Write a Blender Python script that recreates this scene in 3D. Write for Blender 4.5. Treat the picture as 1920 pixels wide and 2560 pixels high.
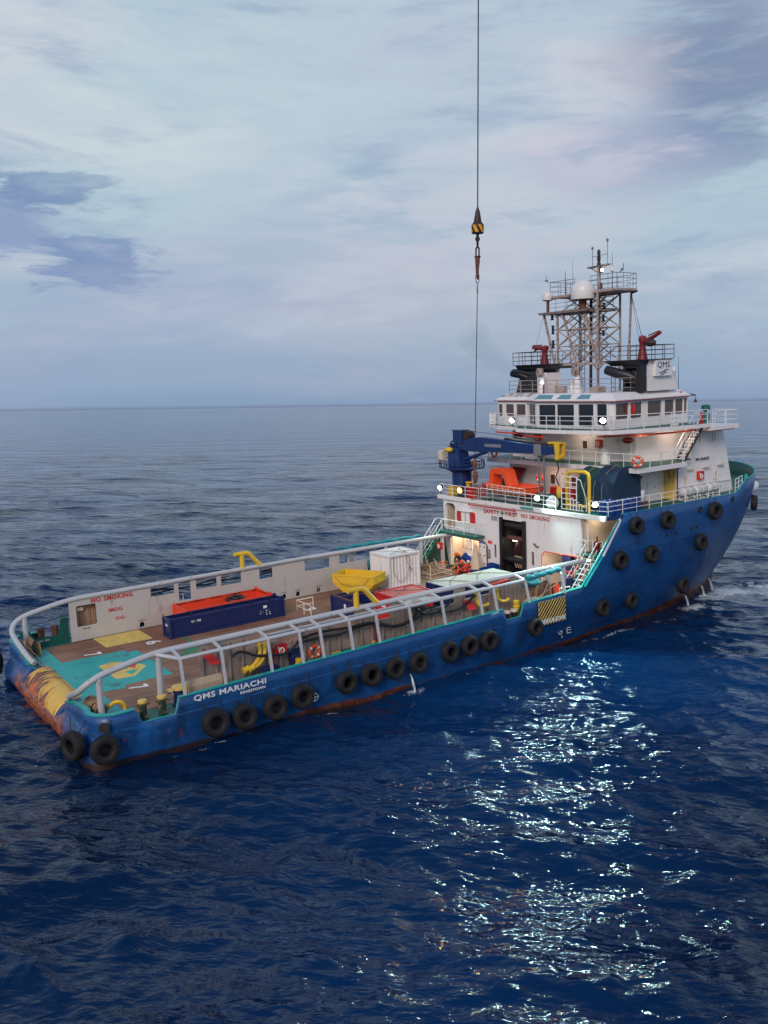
import bpy, bmesh, math, random
import numpy as np
from mathutils import Vector, Matrix, noise as mnoise
from mathutils.geometry import tessellate_polygon
random.seed(7)
R = math.radians
SC = bpy.context.scene
COL = SC.collection
for o in list(bpy.data.objects): bpy.data.objects.remove(o)

# ---------------------------------------------------------------- frames
# The ship is modelled in its own frame (x forward from the stern, y to port, z up from the keel line)
# and floats trimmed a little by the stern: MS carries that frame into the world, whose water is z = 0.
NUP = Vector((0.04262424, 0.01203085, 0.99901873)).normalized()
_x = (Vector((1, 0, 0)) - NUP * NUP.x).normalized()
_y = NUP.cross(_x)
MS = Matrix((_x, _y, NUP)).to_4x4() @ Matrix.Translation((-25, 0, 0))

# ---------------------------------------------------------------- camera
CAMP = Vector((-9.926, -46.001, 17.456))
YAW, PIT, ROL, FPX = R(55.443), R(8.730), R(-2.408), 2231.0
_fw = Vector((math.cos(YAW) * math.cos(PIT), math.sin(YAW) * math.cos(PIT), -math.sin(PIT)))
_r = Vector((math.sin(YAW), -math.cos(YAW), 0)); _u = _r.cross(_fw)
_r2 = _r * math.cos(ROL) + _u * math.sin(ROL); _u2 = -_r * math.sin(ROL) + _u * math.cos(ROL)
cam = bpy.data.cameras.new("camera"); camo = bpy.data.objects.new("camera", cam); COL.objects.link(camo)
mc = Matrix((_r2, _u2, -_fw)).transposed().to_4x4(); mc.translation = CAMP
camo.matrix_world = MS @ mc
cam.sensor_fit = 'VERTICAL'; cam.sensor_height = 36; cam.lens = FPX / 2560 * 36
cam.clip_start = 0.5; cam.clip_end = 60000
SC.camera = camo
CAMW = (MS @ mc).translation.copy()
def skydir(px, py):            # world direction of a point of the sky
    d = _fw + _r2 * ((px - 960) / FPX) - _u2 * ((py - 1280) / FPX)
    return (MS.to_3x3() @ d).normalized()

# ---------------------------------------------------------------- sky, sun, exposure
SC.view_settings.view_transform = 'Standard'; SC.view_settings.look = 'None'
SC.view_settings.exposure = 0.25; SC.view_settings.gamma = 1.0
SUN_EL, SUN_AZ = R(28), R(215)          # azimuth in world x/y, from +x counter-clockwise
w = bpy.data.worlds.new("World"); SC.world = w; w.use_nodes = True
nt = w.node_tree; N = nt.nodes; Lk = nt.links; N.clear()
def wn(t, **k):
    n = N.new(t)
    for a, b in k.items(): setattr(n, a, b)
    return n
wout = wn('ShaderNodeOutputWorld'); 
tc = wn('ShaderNodeTexCoord')
def wmath(op, a, b=None, c=None):
    n = wn('ShaderNodeMath', operation=op)
    for i, v in enumerate((a, b, c)):
        if v is None: continue
        if isinstance(v, (int, float)): n.inputs[i].default_value = v
        else: Lk.new(v, n.inputs[i])
    return n.outputs[0]
def wmix(f, a, b, bt='MIX'):
    n = wn('ShaderNodeMix', data_type='RGBA', blend_type=bt)
    for i, v in ((0, f), (6, a), (7, b)):
        if isinstance(v, (int, float)): n.inputs[i].default_value = v
        elif isinstance(v, tuple): n.inputs[i].default_value = v
        else: Lk.new(v, n.inputs[i])
    return n.outputs[2]
def lin(r, g, b):
    f = lambda c: (c / 255 / 12.92) if c / 255 <= .04045 else ((c / 255 + .055) / 1.055) ** 2.4
    return (f(r), f(g), f(b), 1)
sep = wn('ShaderNodeSeparateXYZ'); Lk.new(tc.outputs['Generated'], sep.inputs[0])
zz = sep.outputs[2]
mp = wn('ShaderNodeMapping'); Lk.new(tc.outputs['Generated'], mp.inputs[0])
mp.inputs['Scale'].default_value = (1, 1, 4.6); mp.inputs['Rotation'].default_value = (R(3), R(6), 0)
def wnoise(scale, det, rough, dist, vec, off=(0, 0, 0)):
    m2 = wn('ShaderNodeMapping'); Lk.new(vec, m2.inputs[0]); m2.inputs['Location'].default_value = off
    n = wn('ShaderNodeTexNoise'); n.inputs['Scale'].default_value = scale; n.inputs['Detail'].default_value = det
    n.inputs['Roughness'].default_value = rough; n.inputs['Distortion'].default_value = dist
    Lk.new(m2.outputs[0], n.inputs['Vector']); return n.outputs[0]
def wramp(f, stops):
    n = wn('ShaderNodeValToRGB'); Lk.new(f, n.inputs[0]); e = n.color_ramp.elements
    n.color_ramp.interpolation = 'EASE'
    while len(e) < len(stops): e.new(.5)
    for i, (p_, c_) in enumerate(stops): e[i].position = p_; e[i].color = c_
    return n.outputs[0]
n1 = wnoise(2.6, 8, .55, .5, mp.outputs[0], (3.1, 1.7, .4))
n2 = wnoise(5.2, 9, .62, .35, mp.outputs[0], (8.3, 2.2, 5.4))
n3 = wnoise(1.5, 3, .5, .3, mp.outputs[0], (1.3, 7.2, 2.4))
n4 = wnoise(9.5, 10, .68, .3, mp.outputs[0], (4.4, 2.9, 7.1))
g = lambda v: (v, v, v, 1)
base = wramp(zz, [(0.0, lin(134, 158, 190)), (.035, lin(145, 168, 196)), (.10, lin(166, 186, 206)), (.22, lin(178, 200, 212)), (.40, lin(176, 198, 212)), (.55, lin(140, 168, 200)), (1.0, lin(92, 128, 178))])
lift = wramp(zz, [(0.02, g(0)), (.13, g(1)), (.40, g(1)), (.75, g(.25))])
pink = wramp(n1, [(.48, g(0)), (.64, g(1))])
c1 = wmix(wmath('MULTIPLY', wmath('MULTIPLY', pink, lift), .75), base, lin(208, 214, 221))
slate = wramp(n2, [(.50, g(0)), (.68, g(1))])
c2 = wmix(wmath('MULTIPLY', wmath('MULTIPLY', slate, lift), .55), c1, lin(140, 158, 192))
lav = wramp(n3, [(.42, g(0)), (.6, g(1))])
c3 = wmix(wmath('MULTIPLY', lav, .25), c2, lin(172, 184, 208))
# fine streaks of texture through the whole layer
stre = wramp(n4, [(.36, g(0)), (.66, g(1))])
c3 = wmix(wmath('MULTIPLY', wmath('MULTIPLY', stre, lift), .22), c3, lin(150, 168, 196))
cur = c3
# the darker cloud banks that stand in this sky, each round its own direction
BANKS = [((120, 480), .026, .8, lin(92, 124, 172), 3.2), ((235, 655), .040, .75, lin(96, 128, 178), 2.4), ((20, 560), .05, .7, lin(122, 140, 188), 1.6),
         ((1770, 190), .11, 1.0, lin(128, 146, 176), 1.3), ((1540, 390), .075, .65, lin(140, 158, 192), 1.8), ((1900, 20), .07, .6, lin(132, 146, 176), 1),
         ((880, 560), .13, .35, lin(150, 166, 200), 2.0), ((400, 760), .1, .35, lin(140, 156, 196), 3.0), ((1280, 840), .16, .22, lin(150, 160, 180), 2)]
LIGHTS_ = [((1500, 230), .07, .35, lin(228, 218, 224), 1.6), ((1250, 500), .09, .4, lin(214, 208, 218), 2.5),
           ((1000, 60), .2, .3, lin(205, 208, 220), 1.5), ((500, 330), .14, .35, lin(196, 214, 220), 2.0), ((980, 720), .14, .22, lin(204, 200, 214), 3)]
for (pp, rad, amt, colr, ast) in BANKS + LIGHTS_:
    d = skydir(*pp)
    side = Vector((d.y, -d.x, 0)).normalized(); up = side.cross(d)
    def dotn(v):
        n = wn('ShaderNodeVectorMath', operation='DOT_PRODUCT'); Lk.new(tc.outputs['Generated'], n.inputs[0]); n.inputs[1].default_value = v; return n.outputs['Value']
    a = wmath('DIVIDE', dotn(side), rad * ast); b = wmath('DIVIDE', dotn(up), rad)
    b = wmath('ADD', b, -0.0)
    rr = wmath('SQRT', wmath('ADD', wmath('MULTIPLY', a, a), wmath('MULTIPLY', b, b)))
    nn = wmath('ADD', wmath('MULTIPLY', wmath('SUBTRACT', n2, .5), 2.4), wmath('MULTIPLY', wmath('SUBTRACT', n4, .5), 3.0 if rad < .045 else 1.0))
    rr = wmath('ADD', rr, nn)
    front = wmath('GREATER_THAN', dotn(d), 0.2)
    m = wramp(rr, [(0.15, g(1)), (.95, g(0))] if rad > .045 else [(.35, g(1)), (.85, g(0))])
    cur = wmix(wmath('MULTIPLY', wmath('MULTIPLY', m, front), amt), cur, colr)
# below the horizon the dome is hidden by the sea; keep it dark
cur = wmix(wramp(zz, [(0.0, g(1)), (0.004, g(0))]), cur, lin(120, 135, 165))
sk = wn('ShaderNodeTexSky', sky_type='NISHITA'); sk.sun_disc = False; sk.sun_elevation = SUN_EL
sk.sun_rotation = math.pi / 2 - SUN_AZ; sk.dust_density = 3; sk.air_density = 1.5
bg1 = wn('ShaderNodeBackground'); Lk.new(sk.outputs[0], bg1.inputs[0]); bg1.inputs[1].default_value = .06
bg2 = wn('ShaderNodeBackground'); Lk.new(cur, bg2.inputs[0]); bg2.inputs[1].default_value = .89
mx = wn('ShaderNodeMixShader'); mx.inputs[0].default_value = .93
Lk.new(bg1.outputs[0], mx.inputs[1]); Lk.new(bg2.outputs[0], mx.inputs[2]); Lk.new(mx.outputs[0], wout.inputs[0])
sl = bpy.data.lights.new("sun", 'SUN'); sl.energy = 1.5; sl.specular_factor = .15; sl.angle = R(20); sl.color = (1, .86, .76)
so = bpy.data.objects.new("sun", sl); COL.objects.link(so)
sdir = Vector((math.cos(SUN_AZ) * math.cos(SUN_EL), math.sin(SUN_AZ) * math.cos(SUN_EL), math.sin(SUN_EL)))
so.rotation_euler = sdir.to_track_quat('Z', 'Y').to_euler(); so.location = (0, 0, 60)

# ---------------------------------------------------------------- materials
MATS = {}
def mat(name, col, rough=.5, metal=0., var=.12, vs=1.5, dirt=None, damt=.0, ds=3., bump=.0, bs=20., emit=None, estr=0., spec=.5, streak=False, alpha=None, trans=0.):
    if name in MATS: return MATS[name]
    m = bpy.data.materials.new(name); m.use_nodes = True; t = m.node_tree; n = t.nodes; l = t.links
    b = n['Principled BSDF']; b.inputs['Roughness'].default_value = rough; b.inputs['Metallic'].default_value = metal
    b.inputs['Specular IOR Level'].default_value = spec
    if len(col) == 3: col = (*col, 1)
    if emit:
        b.inputs['Emission Color'].default_value = (*emit, 1); b.inputs['Emission Strength'].default_value = estr
    if trans: b.inputs['Transmission Weight'].default_value = trans
    co = n.new('ShaderNodeTexCoord')
    no = n.new('ShaderNodeTexNoise'); no.inputs['Scale'].default_value = vs; no.inputs['Detail'].default_value = 5
    l.new(co.outputs['Object'], no.inputs['Vector'])
    mi = n.new('ShaderNodeMix'); mi.data_type = 'RGBA'
    lo = tuple(c * (1 - var) for c in col[:3]) + (1,); hi = tuple(min(1, c * (1 + var)) for c in col[:3]) + (1,)
    mi.inputs[6].default_value = lo; mi.inputs[7].default_value = hi; l.new(no.outputs[0], mi.inputs[0])
    out = mi.outputs[2]
    if dirt:
        mp = n.new('ShaderNodeMapping'); l.new(co.outputs['Object'], mp.inputs[0])
        if streak: mp.inputs['Scale'].default_value = (1, 1, .18)
        n2 = n.new('ShaderNodeTexNoise'); n2.inputs['Scale'].default_value = ds; n2.inputs['Detail'].default_value = 8; n2.inputs['Roughness'].default_value = .65
        l.new(mp.outputs[0], n2.inputs['Vector'])
        rp = n.new('ShaderNodeValToRGB'); l.new(n2.outputs[0], rp.inputs[0])
        e = rp.color_ramp.elements; e[0].position = .66 - .26 * damt; e[1].position = e[0].position + .12
        e[0].color = (0, 0, 0, 1); e[1].color = (1, 1, 1, 1)
        ml = n.new('ShaderNodeMath'); ml.operation = 'MULTIPLY'; l.new(rp.outputs[0], ml.inputs[0]); ml.inputs[1].default_value = .85
        m2 = n.new('ShaderNodeMix'); m2.data_type = 'RGBA'; l.new(ml.outputs[0], m2.inputs[0]); l.new(out, m2.inputs[6]); m2.inputs[7].default_value = (*dirt, 1)
        out = m2.outputs[2]
    l.new(out, b.inputs['Base Color'])
    if bump:
        n3 = n.new('ShaderNodeTexNoise'); n3.inputs['Scale'].default_value = bs; n3.inputs['Detail'].default_value = 4; l.new(co.outputs['Object'], n3.inputs['Vector'])
        bp = n.new('ShaderNodeBump'); bp.inputs['Strength'].default_value = bump; bp.inputs['Distance'].default_value = .05
        l.new(n3.outputs[0], bp.inputs['Height']); l.new(bp.outputs[0], b.inputs['Normal'])
    MATS[name] = m; return m
RUST = (.17, .055, .022)
M = dict(
 white=mat('white_paint', (.78, .74, .74), .42, dirt=(.42, .27, .19), damt=.18, ds=2.2, streak=True, bump=.15, bs=1.3, var=.05),
 white_clean=mat('white_rail_paint', (.80, .78, .78), .4, dirt=(.4, .28, .2), damt=.2, ds=5, var=.05),
 dirty=mat('sooty_white', (.55, .52, .50), .6, dirt=(.10, .08, .07), damt=.75, ds=1.6, streak=True),
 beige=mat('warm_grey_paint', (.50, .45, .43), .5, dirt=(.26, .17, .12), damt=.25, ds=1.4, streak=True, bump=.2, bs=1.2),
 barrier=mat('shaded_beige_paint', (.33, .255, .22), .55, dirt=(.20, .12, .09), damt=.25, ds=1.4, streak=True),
 railg=mat('pale_grey_pipe', (.47, .47, .50), .4, dirt=(.26, .17, .12), damt=.26, ds=3.5, var=.06),
 teal=mat('turquoise_paint', (.012, .36, .33), .45, dirt=(.015, .15, .14), damt=.42, ds=1.1, bump=.1, bs=3, var=.2),
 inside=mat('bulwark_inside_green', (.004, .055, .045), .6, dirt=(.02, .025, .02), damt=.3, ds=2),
 green=mat('dark_green_deck', (.008, .11, .085), .5, dirt=(.05, .06, .05), damt=.3, ds=2),
 kelly=mat('mid_green_paint', (.015, .22, .09), .5, dirt=(.02, .1, .05), damt=.2),
 yellow=mat('yellow_paint', (.75, .46, .03), .45, dirt=(.30, .14, .03), damt=.22, ds=4),
 paleyellow=mat('pale_yellow_paint', (.72, .50, .12), .5, dirt=(.36, .20, .07), damt=.4, ds=2.2, var=.18),
 red=mat('red_paint', (.55, .02, .018), .4, dirt=(.2, .02, .02), damt=.1),
 darkred=mat('dark_red_paint', (.25, .018, .02), .5, dirt=(.08, .02, .02), damt=.2),
 orange=mat('orange_paint', (.85, .09, .02), .42, dirt=(.5, .06, .03), damt=.1),
 redorange=mat('orange_red_steel', (.80, .06, .02), .5, dirt=(.35, .05, .03), damt=.18, ds=4),
 navy=mat('navy_container_paint', (.011, .022, .11), .4, dirt=(.06, .035, .03), damt=.34, ds=4, bump=.2, bs=3),
 craneblue=mat('crane_blue_paint', (.007, .030, .13), .35, dirt=(.01, .02, .05), damt=.2),
 drum=mat('blue_plastic', (.006, .045, .24), .35),
 black=mat('black_paint', (.012, .011, .016), .45, var=.3),
 rubber=mat('tyre_rubber', (.009, .0075, .009), .7, dirt=(.022, .016, .014), damt=.3, ds=4, bump=.6, bs=12),
 hose=mat('black_hose', (.012, .012, .016), .5),
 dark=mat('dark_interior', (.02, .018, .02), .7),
 mast=mat('weathered_mast_paint', (.42, .33, .29), .6, dirt=(.11, .045, .035), damt=.6, ds=3),
 maroon=mat('maroon_monitor_paint', (.20, .013, .02), .45, dirt=(.1, .01, .02), damt=.2),
 dome=mat('radome_white', (.72, .70, .68), .35, dirt=(.40, .25, .14), damt=.15, ds=2),
 rope=mat('tan_rope', (.36, .21, .13), .9, var=.35, vs=14, bump=.8, bs=35),
 ropew=mat('pale_rope', (.50, .38, .27), .9, var=.35, vs=14, bump=.8, bs=35),
 rust=mat('rusty_steel', (.16, .06, .035), .8, dirt=(.05, .02, .02), damt=.5, ds=6),
 dsteel=mat('dark_weathered_steel', (.05, .028, .03), .55, metal=.3, dirt=(.12, .05, .03), damt=.4, ds=8),
 steel=mat('galvanised_steel', (.33, .33, .35), .45, metal=.6),
 glass=mat('dark_window_glass', (.012, .014, .02), .06, spec=.8),
 glassb=mat('blue_window_glass', (.10, .26, .30), .08, spec=.8),
 brownglass=mat('brown_tinted_glass', (.10, .06, .045), .1, spec=.8),
 gun=mat('warm_cream_paint', (.72, .58, .46), .5, dirt=(.35, .2, .12), damt=.25),
 tarp=mat('green_tarpaulin', (.008, .055, .055), .75, bump=.7, bs=2.5, var=.3),
 tarpb=mat('blue_tarpaulin', (.006, .028, .065), .75, bump=.7, bs=2.5, var=.3),
 tealcloth=mat('turquoise_tarpaulin', (.01, .22, .27), .7, bump=.6, bs=5, var=.25),
 cream=mat('cream_fabric', (.62, .50, .36), .85, var=.15),
 whitetxt=mat('white_lettering', (.8, .8, .8), .5), redtxt=mat('red_lettering', (.55, .02, .02), .5), blacktxt=mat('black_lettering', (.03, .03, .04), .5),
 navytxt=mat('navy_lettering', (.015, .03, .12), .5),
 skin=mat('skin', (.35, .18, .12), .6), coverall=mat('orange_coverall', (.80, .07, .02), .8, bump=.4, bs=9), coverallr=mat('red_coverall', (.62, .02, .02), .8, bump=.4, bs=9), navycloth=mat('navy_coverall', (.015, .02, .06), .8, bump=.4, bs=9),
 lamp=mat('lit_lamp_lens', (.9, 1, .95), .3, emit=(.90, 1, .93), estr=20), lampw=mat('lit_warm_tube', (1, .95, .8), .3, emit=(1, .93, .76), estr=9), lampo=mat('lit_orange_lens', (1, .5, .1), .3, emit=(1, .36, .03), estr=22),
)

# ---------------------------------------------------------------- mesh builder
class MB:
    def __init__(s): s.v = []; s.f = []; s.mi = []; s.cur = 0
    def add(s, vs, fs):
        k = len(s.v); s.v += [tuple(p) for p in vs]; s.f += [tuple(i + k for i in f) for f in fs]; s.mi += [s.cur] * len(fs); return s
    def box(s, x0, x1, y0, y1, z0, z1):
        if x0 > x1: x0, x1 = x1, x0
        if y0 > y1: y0, y1 = y1, y0
        if z0 > z1: z0, z1 = z1, z0
        return s.add([(x, y, z) for x in (x0, x1) for y in (y0, y1) for z in (z0, z1)],
              [(0, 1, 3, 2), (4, 6, 7, 5), (0, 4, 5, 1), (2, 3, 7, 6), (0, 2, 6, 4), (1, 5, 7, 3)])
    def obox(s, c, size, rz=0, ry=0, rx=0):
        m = Matrix.Translation(c) @ Matrix.Rotation(rz, 4, 'Z') @ Matrix.Rotation(ry, 4, 'Y') @ Matrix.Rotation(rx, 4, 'X')
        h = [q / 2 for q in size]
        return s.add([m @ Vector((a * h[0], b * h[1], c_ * h[2])) for a in (-1, 1) for b in (-1, 1) for c_ in (-1, 1)],
              [(0, 1, 3, 2), (4, 6, 7, 5), (0, 4, 5, 1), (2, 3, 7, 6), (0, 2, 6, 4), (1, 5, 7, 3)])
    def hexa(s, b, t):            # bottom quad, top quad
        return s.add(list(b) + list(t), [(3, 2, 1, 0), (4, 5, 6, 7)] + [(i, (i + 1) % 4, 4 + (i + 1) % 4, 4 + i) for i in range(4)])
    def tube(s, pts, r, n=8, closed=False, cap=True, sq=False, up=None):
        P = [Vector(p) for p in pts]
        if isinstance(r, (int, float)): r = [r] * len(P)
        rings = []; prev = None; m = len(P)
        for i, p in enumerate(P):
            if closed: t = (P[(i + 1) % m] - P[i - 1])
            elif i == 0: t = P[1] - P[0]
            elif i == m - 1: t = P[-1] - P[-2]
            else: t = (P[i + 1] - P[i]).normalized() + (P[i] - P[i - 1]).normalized()
            if t.length < 1e-9: t = Vector((0, 0, 1))
            t.normalize()
            if prev is None:
                a = Vector(up) if up else (Vector((0, 0, 1)) if abs(t.z) < .9 else Vector((1, 0, 0)))
            else: a = prev
            a = (a - t * a.dot(t))
            if a.length < 1e-6: a = t.orthogonal()
            a.normalize(); b = t.cross(a); prev = a
            k = 1.0
            if 0 < i < m - 1 or closed:
                t0 = (P[i] - P[i - 1]).normalized(); k = 1 / max(.5, math.sqrt(max(.0, (1 + t0.dot((P[(i + 1) % m] - P[i]).normalized())) / 2)))
                k = min(k, 1.5)
            off = math.pi / 4 if sq else 0
            rings.append([p + (a * math.cos(2 * math.pi * j / n + off) + b * math.sin(2 * math.pi * j / n + off)) * r[i] * (k if sq else 1) for j in range(n)])
        vs = [q for rg in rings for q in rg]; fs = []
        for i in range(m if closed else m - 1):
            i2 = (i + 1) % m
            for j in range(n): fs.append((i * n + j, i * n + (j + 1) % n, i2 * n + (j + 1) % n, i2 * n + j))
        if cap and not closed: fs += [tuple(range(n))[::-1], tuple((m - 1) * n + j for j in range(n))]
        return s.add(vs, fs)
    def cyl(s, p0, p1, r0, r1=None, n=12): return s.tube([p0, p1], [r0, r0 if r1 is None else r1], n)
    def lathe(s, prof, c, axis='Z', n=20, rotm=None):       # prof: (r, h)
        vs = []; fs = []; c = Vector(c)
        for r, h in prof:
            for j in range(n):
                a = 2 * math.pi * j / n
                p = {'Z': Vector((r * math.cos(a), r * math.sin(a), h)), 'Y': Vector((r * math.cos(a), h, r * math.sin(a))), 'X': Vector((h, r * math.cos(a), r * math.sin(a)))}[axis]
                if rotm: p = rotm @ p
                vs.append(c + p)
        m = len(prof)
        for i in range(m - 1):
            for j in range(n): fs.append((i * n + j, i * n + (j + 1) % n, (i + 1) * n + (j + 1) % n, (i + 1) * n + j))
        if prof[0][0] > 1e-4: fs.append(tuple(range(n))[::-1])
        if prof[-1][0] > 1e-4: fs.append(tuple((m - 1) * n + j for j in range(n)))
        return s.add(vs, fs)
    def ell(s, c, rad, n=14, m=9, rotm=None):
        prof = [(math.sin(math.pi * i / m), -math.cos(math.pi * i / m)) for i in range(m + 1)]
        vs = []; fs = []; c = Vector(c)
        for r, h in prof:
            for j in range(n):
                a = 2 * math.pi * j / n
                p = Vector((r * math.cos(a) * rad[0], r * math.sin(a) * rad[1], h * rad[2]))
                vs.append(c + (rotm @ p if rotm else p))
        for i in range(m):
            for j in range(n): fs.append((i * n + j, i * n + (j + 1) % n, (i + 1) * n + (j + 1) % n, (i + 1) * n + j))
        return s.add(vs, fs)
    def torus(s, c, R0, r0, axis='Y', n=20, k=8, rotm=None):
        prof = [(R0 + r0 * math.cos(2 * math.pi * i / k), r0 * math.sin(2 * math.pi * i / k)) for i in range(k)]
        vs = []; fs = []; c = Vector(c)
        for j in range(n):
            a = 2 * math.pi * j / n
            for r, h in prof:
                p = {'Z': Vector((r * math.cos(a), r * math.sin(a), h)), 'Y': Vector((r * math.cos(a), h, r * math.sin(a))), 'X': Vector((h, r * math.cos(a), r * math.sin(a)))}[axis]
                vs.append(c + (rotm @ p if rotm else p))
        for j in range(n):
            for i in range(k): fs.append((j * k + i, j * k + (i + 1) % k, ((j + 1) % n) * k + (i + 1) % k, ((j + 1) % n) * k + i))
        return s.add(vs, fs)
    def plate(s, outer, holes, o, u, v, th):    # polygon with holes in the plane (o; u, v), th along u x v
        o, u, v = Vector(o), Vector(u), Vector(v); nn = u.cross(v).normalized() * th
        loops = [list(outer)] + [list(h) for h in holes]
        flat = [q for L_ in loops for q in L_]
        tri = tessellate_polygon([[Vector((a, b, 0)) for a, b in L_] for L_ in loops])
        A = [o + u * a + v * b for a, b in flat]; B = [p + nn for p in A]; k = len(A)
        fs = []
        for t in tri:
            p, q, r_ = (Vector(flat[i]).to_3d() for i in t)
            if (q - p).cross(r_ - p).z < 0: t = t[::-1]
            fs.append(tuple(t[::-1])); fs.append(tuple(i + k for i in t))
        st = 0
        for li, L_ in enumerate(loops):
            m = len(L_); area = sum(L_[i][0] * L_[(i + 1) % m][1] - L_[(i + 1) % m][0] * L_[i][1] for i in range(m))
            ccw = area > 0
            if li: ccw = not ccw
            for i in range(m):
                a, b = st + i, st + (i + 1) % m
                fs.append((a, b, b + k, a + k) if ccw else (b, a, a + k, b + k))
            st += m
        return s.add(A + B, fs)
    def build(s, name, m, parent=None, origin=(0, 0, 0), smooth=False, bevel=0, label=None, auto=False):
        me = bpy.data.meshes.new(name); ox, oy, oz = origin
        me.from_pydata([(x - ox, y - oy, z - oz) for x, y, z in s.v], [], s.f); me.update()
        for mm in (m if isinstance(m, (list, tuple)) else [m]): me.materials.append(mm)
        me.polygons.foreach_set('material_index', s.mi)
        if smooth: me.polygons.foreach_set('use_smooth', [True] * len(me.polygons))
        if auto: me.set_sharp_from_angle(angle=R(40)) if hasattr(me, 'set_sharp_from_angle') else None
        o = bpy.data.objects.new(name, me); COL.objects.link(o)
        if parent is not None: o.parent = parent
        if bevel:
            b = o.modifiers.new('bevel', 'BEVEL'); b.width = bevel; b.segments = 2; b.limit_method = 'ANGLE'
        if label: o['label'] = label
        return o
def sm(name, mb, m, parent, **k): return mb.build(name, m, parent, smooth=True, auto=True, **k)
def thing(name, label, cat, loc=(0, 0, 0), rz=0, group=None, ship=True, rx=0, ry=0):
    o = bpy.data.objects.new(name, None); COL.objects.link(o); o.empty_display_size = .3
    m = Matrix.Translation(loc) @ Matrix.Rotation(rz, 4, 'Z') @ Matrix.Rotation(ry, 4, 'Y') @ Matrix.Rotation(rx, 4, 'X')
    o.matrix_world = (MS @ m) if ship else m
    o['label'] = label; o['category'] = cat
    if group: o['group'] = group
    return o
def single(name, mb, m, label, cat, loc=(0, 0, 0), rz=0, group=None, ship=True, smooth=True, bevel=0):
    o = mb.build(name, m, None, smooth=smooth, auto=smooth, bevel=bevel)
    mm = Matrix.Translation(loc) @ Matrix.Rotation(rz, 4, 'Z')
    o.matrix_world = (MS @ mm) if ship else mm
    o['label'] = label; o['category'] = cat
    if group: o['group'] = group
    return o
def clone(o, loc, rz, label, group, ship=True, rx=0, ry=0):
    c = o.copy(); COL.objects.link(c)
    m = Matrix.Translation(loc) @ Matrix.Rotation(rz, 4, 'Z') @ Matrix.Rotation(ry, 4, 'Y') @ Matrix.Rotation(rx, 4, 'X')
    c.matrix_world = (MS @ m) if ship else m
    c['label'] = label; c['group'] = group
    for ch in o.children:
        d = ch.copy(); COL.objects.link(d); d.parent = c
        for g2 in ch.children:
            e = g2.copy(); COL.objects.link(e); e.parent = d
    return c
def rrect(a0, a1, b0, b1, r, k=4):
    out = []
    for cx, cy, s0 in ((a1 - r, b1 - r, 0), (a0 + r, b1 - r, 90), (a0 + r, b0 + r, 180), (a1 - r, b0 + r, 270)):
        for i in range(k + 1):
            a = R(s0 + 90 * i / k); out.append((cx + r * math.cos(a), cy + r * math.sin(a)))
    return out
def rect(a0, a1, b0, b1): return [(a0, b0), (a1, b0), (a1, b1), (a0, b1)]
def rail(mb, path, h=1.0, rails=3, sp=1.3, r=.025, closed=False, pr=None):
    P = [Vector(p) for p in path]
    if closed: P = P + [P[0]]
    for k in range(rails):
        zz = h * (k + 1) / rails
        mb.tube([p + Vector((0, 0, zz)) for p in P], r * (1.15 if k == rails - 1 else .8), 6)
    for a, b in zip(P[:-1], P[1:]):
        L_ = (b - a).length; n = max(1, round(L_ / sp))
        for i in range(n + 1):
            q = a.lerp(b, i / n); mb.tube([q, q + Vector((0, 0, h))], pr or r, 6)
    return mb
def frus(mb, b, t):      # closed loft between two equal loops
    n = len(b); return mb.add(list(b) + list(t), [tuple(range(n))[::-1], tuple(range(n, 2 * n))] + [(i, (i + 1) % n, n + (i + 1) % n, n + i) for i in range(n)])
def prism(mb, pts, z0, z1): 
    area = sum(pts[i][0] * pts[(i + 1) % len(pts)][1] - pts[(i + 1) % len(pts)][0] * pts[i][1] for i in range(len(pts)))
    if area < 0: pts = pts[::-1]
    return frus(mb, [(x, y, z0) for x, y in pts], [(x, y, z1) for x, y in pts])
FONTCACHE = {}
def text(name, s_, m, parent, o, u, v, width, height, bold=.012, th=.012, label=None, spacing=1.0):
    cu = bpy.data.curves.new('lettering', 'FONT'); cu.body = s_; cu.offset = bold; cu.space_character = spacing; cu.resolution_u = 3
    ob = bpy.data.objects.new('lettering', cu); COL.objects.link(ob)
    dg = bpy.context.evaluated_depsgraph_get(); me = bpy.data.meshes.new_from_object(ob.evaluated_get(dg))
    bpy.data.objects.remove(ob); bpy.data.curves.remove(cu)
    n = len(me.vertices); co = np.zeros(n * 3); me.vertices.foreach_get('co', co); co = co.reshape(-1, 3)
    mn, mx_ = co.min(0), co.max(0)
    fs = [tuple(p.vertices) for p in me.polygons]; bpy.data.meshes.remove(me)
    o, u, v = Vector(o), Vector(u).normalized(), Vector(v).normalized(); nn = u.cross(v) * th
    A = []
    for c in co:
        A.append(o + u * float((c[0] - mn[0]) / (mx_[0] - mn[0]) * width) + v * float((c[1] - mn[1]) / (mx_[1] - mn[1]) * height) + nn)
    B = [p - nn for p in A]
    mb = MB()
    # boundary edges give the thin sides
    ec = {}
    for f in fs:
        for i in range(len(f)):
            a, b = f[i], f[(i + 1) % len(f)]; ec[(a, b)] = 1
    side = [(b, a, a + n, b + n) for (a, b) in ec if (b, a) not in ec]
    mb.add(A + B, fs + side)
    return mb.build(name, m, parent, label=label)
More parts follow.
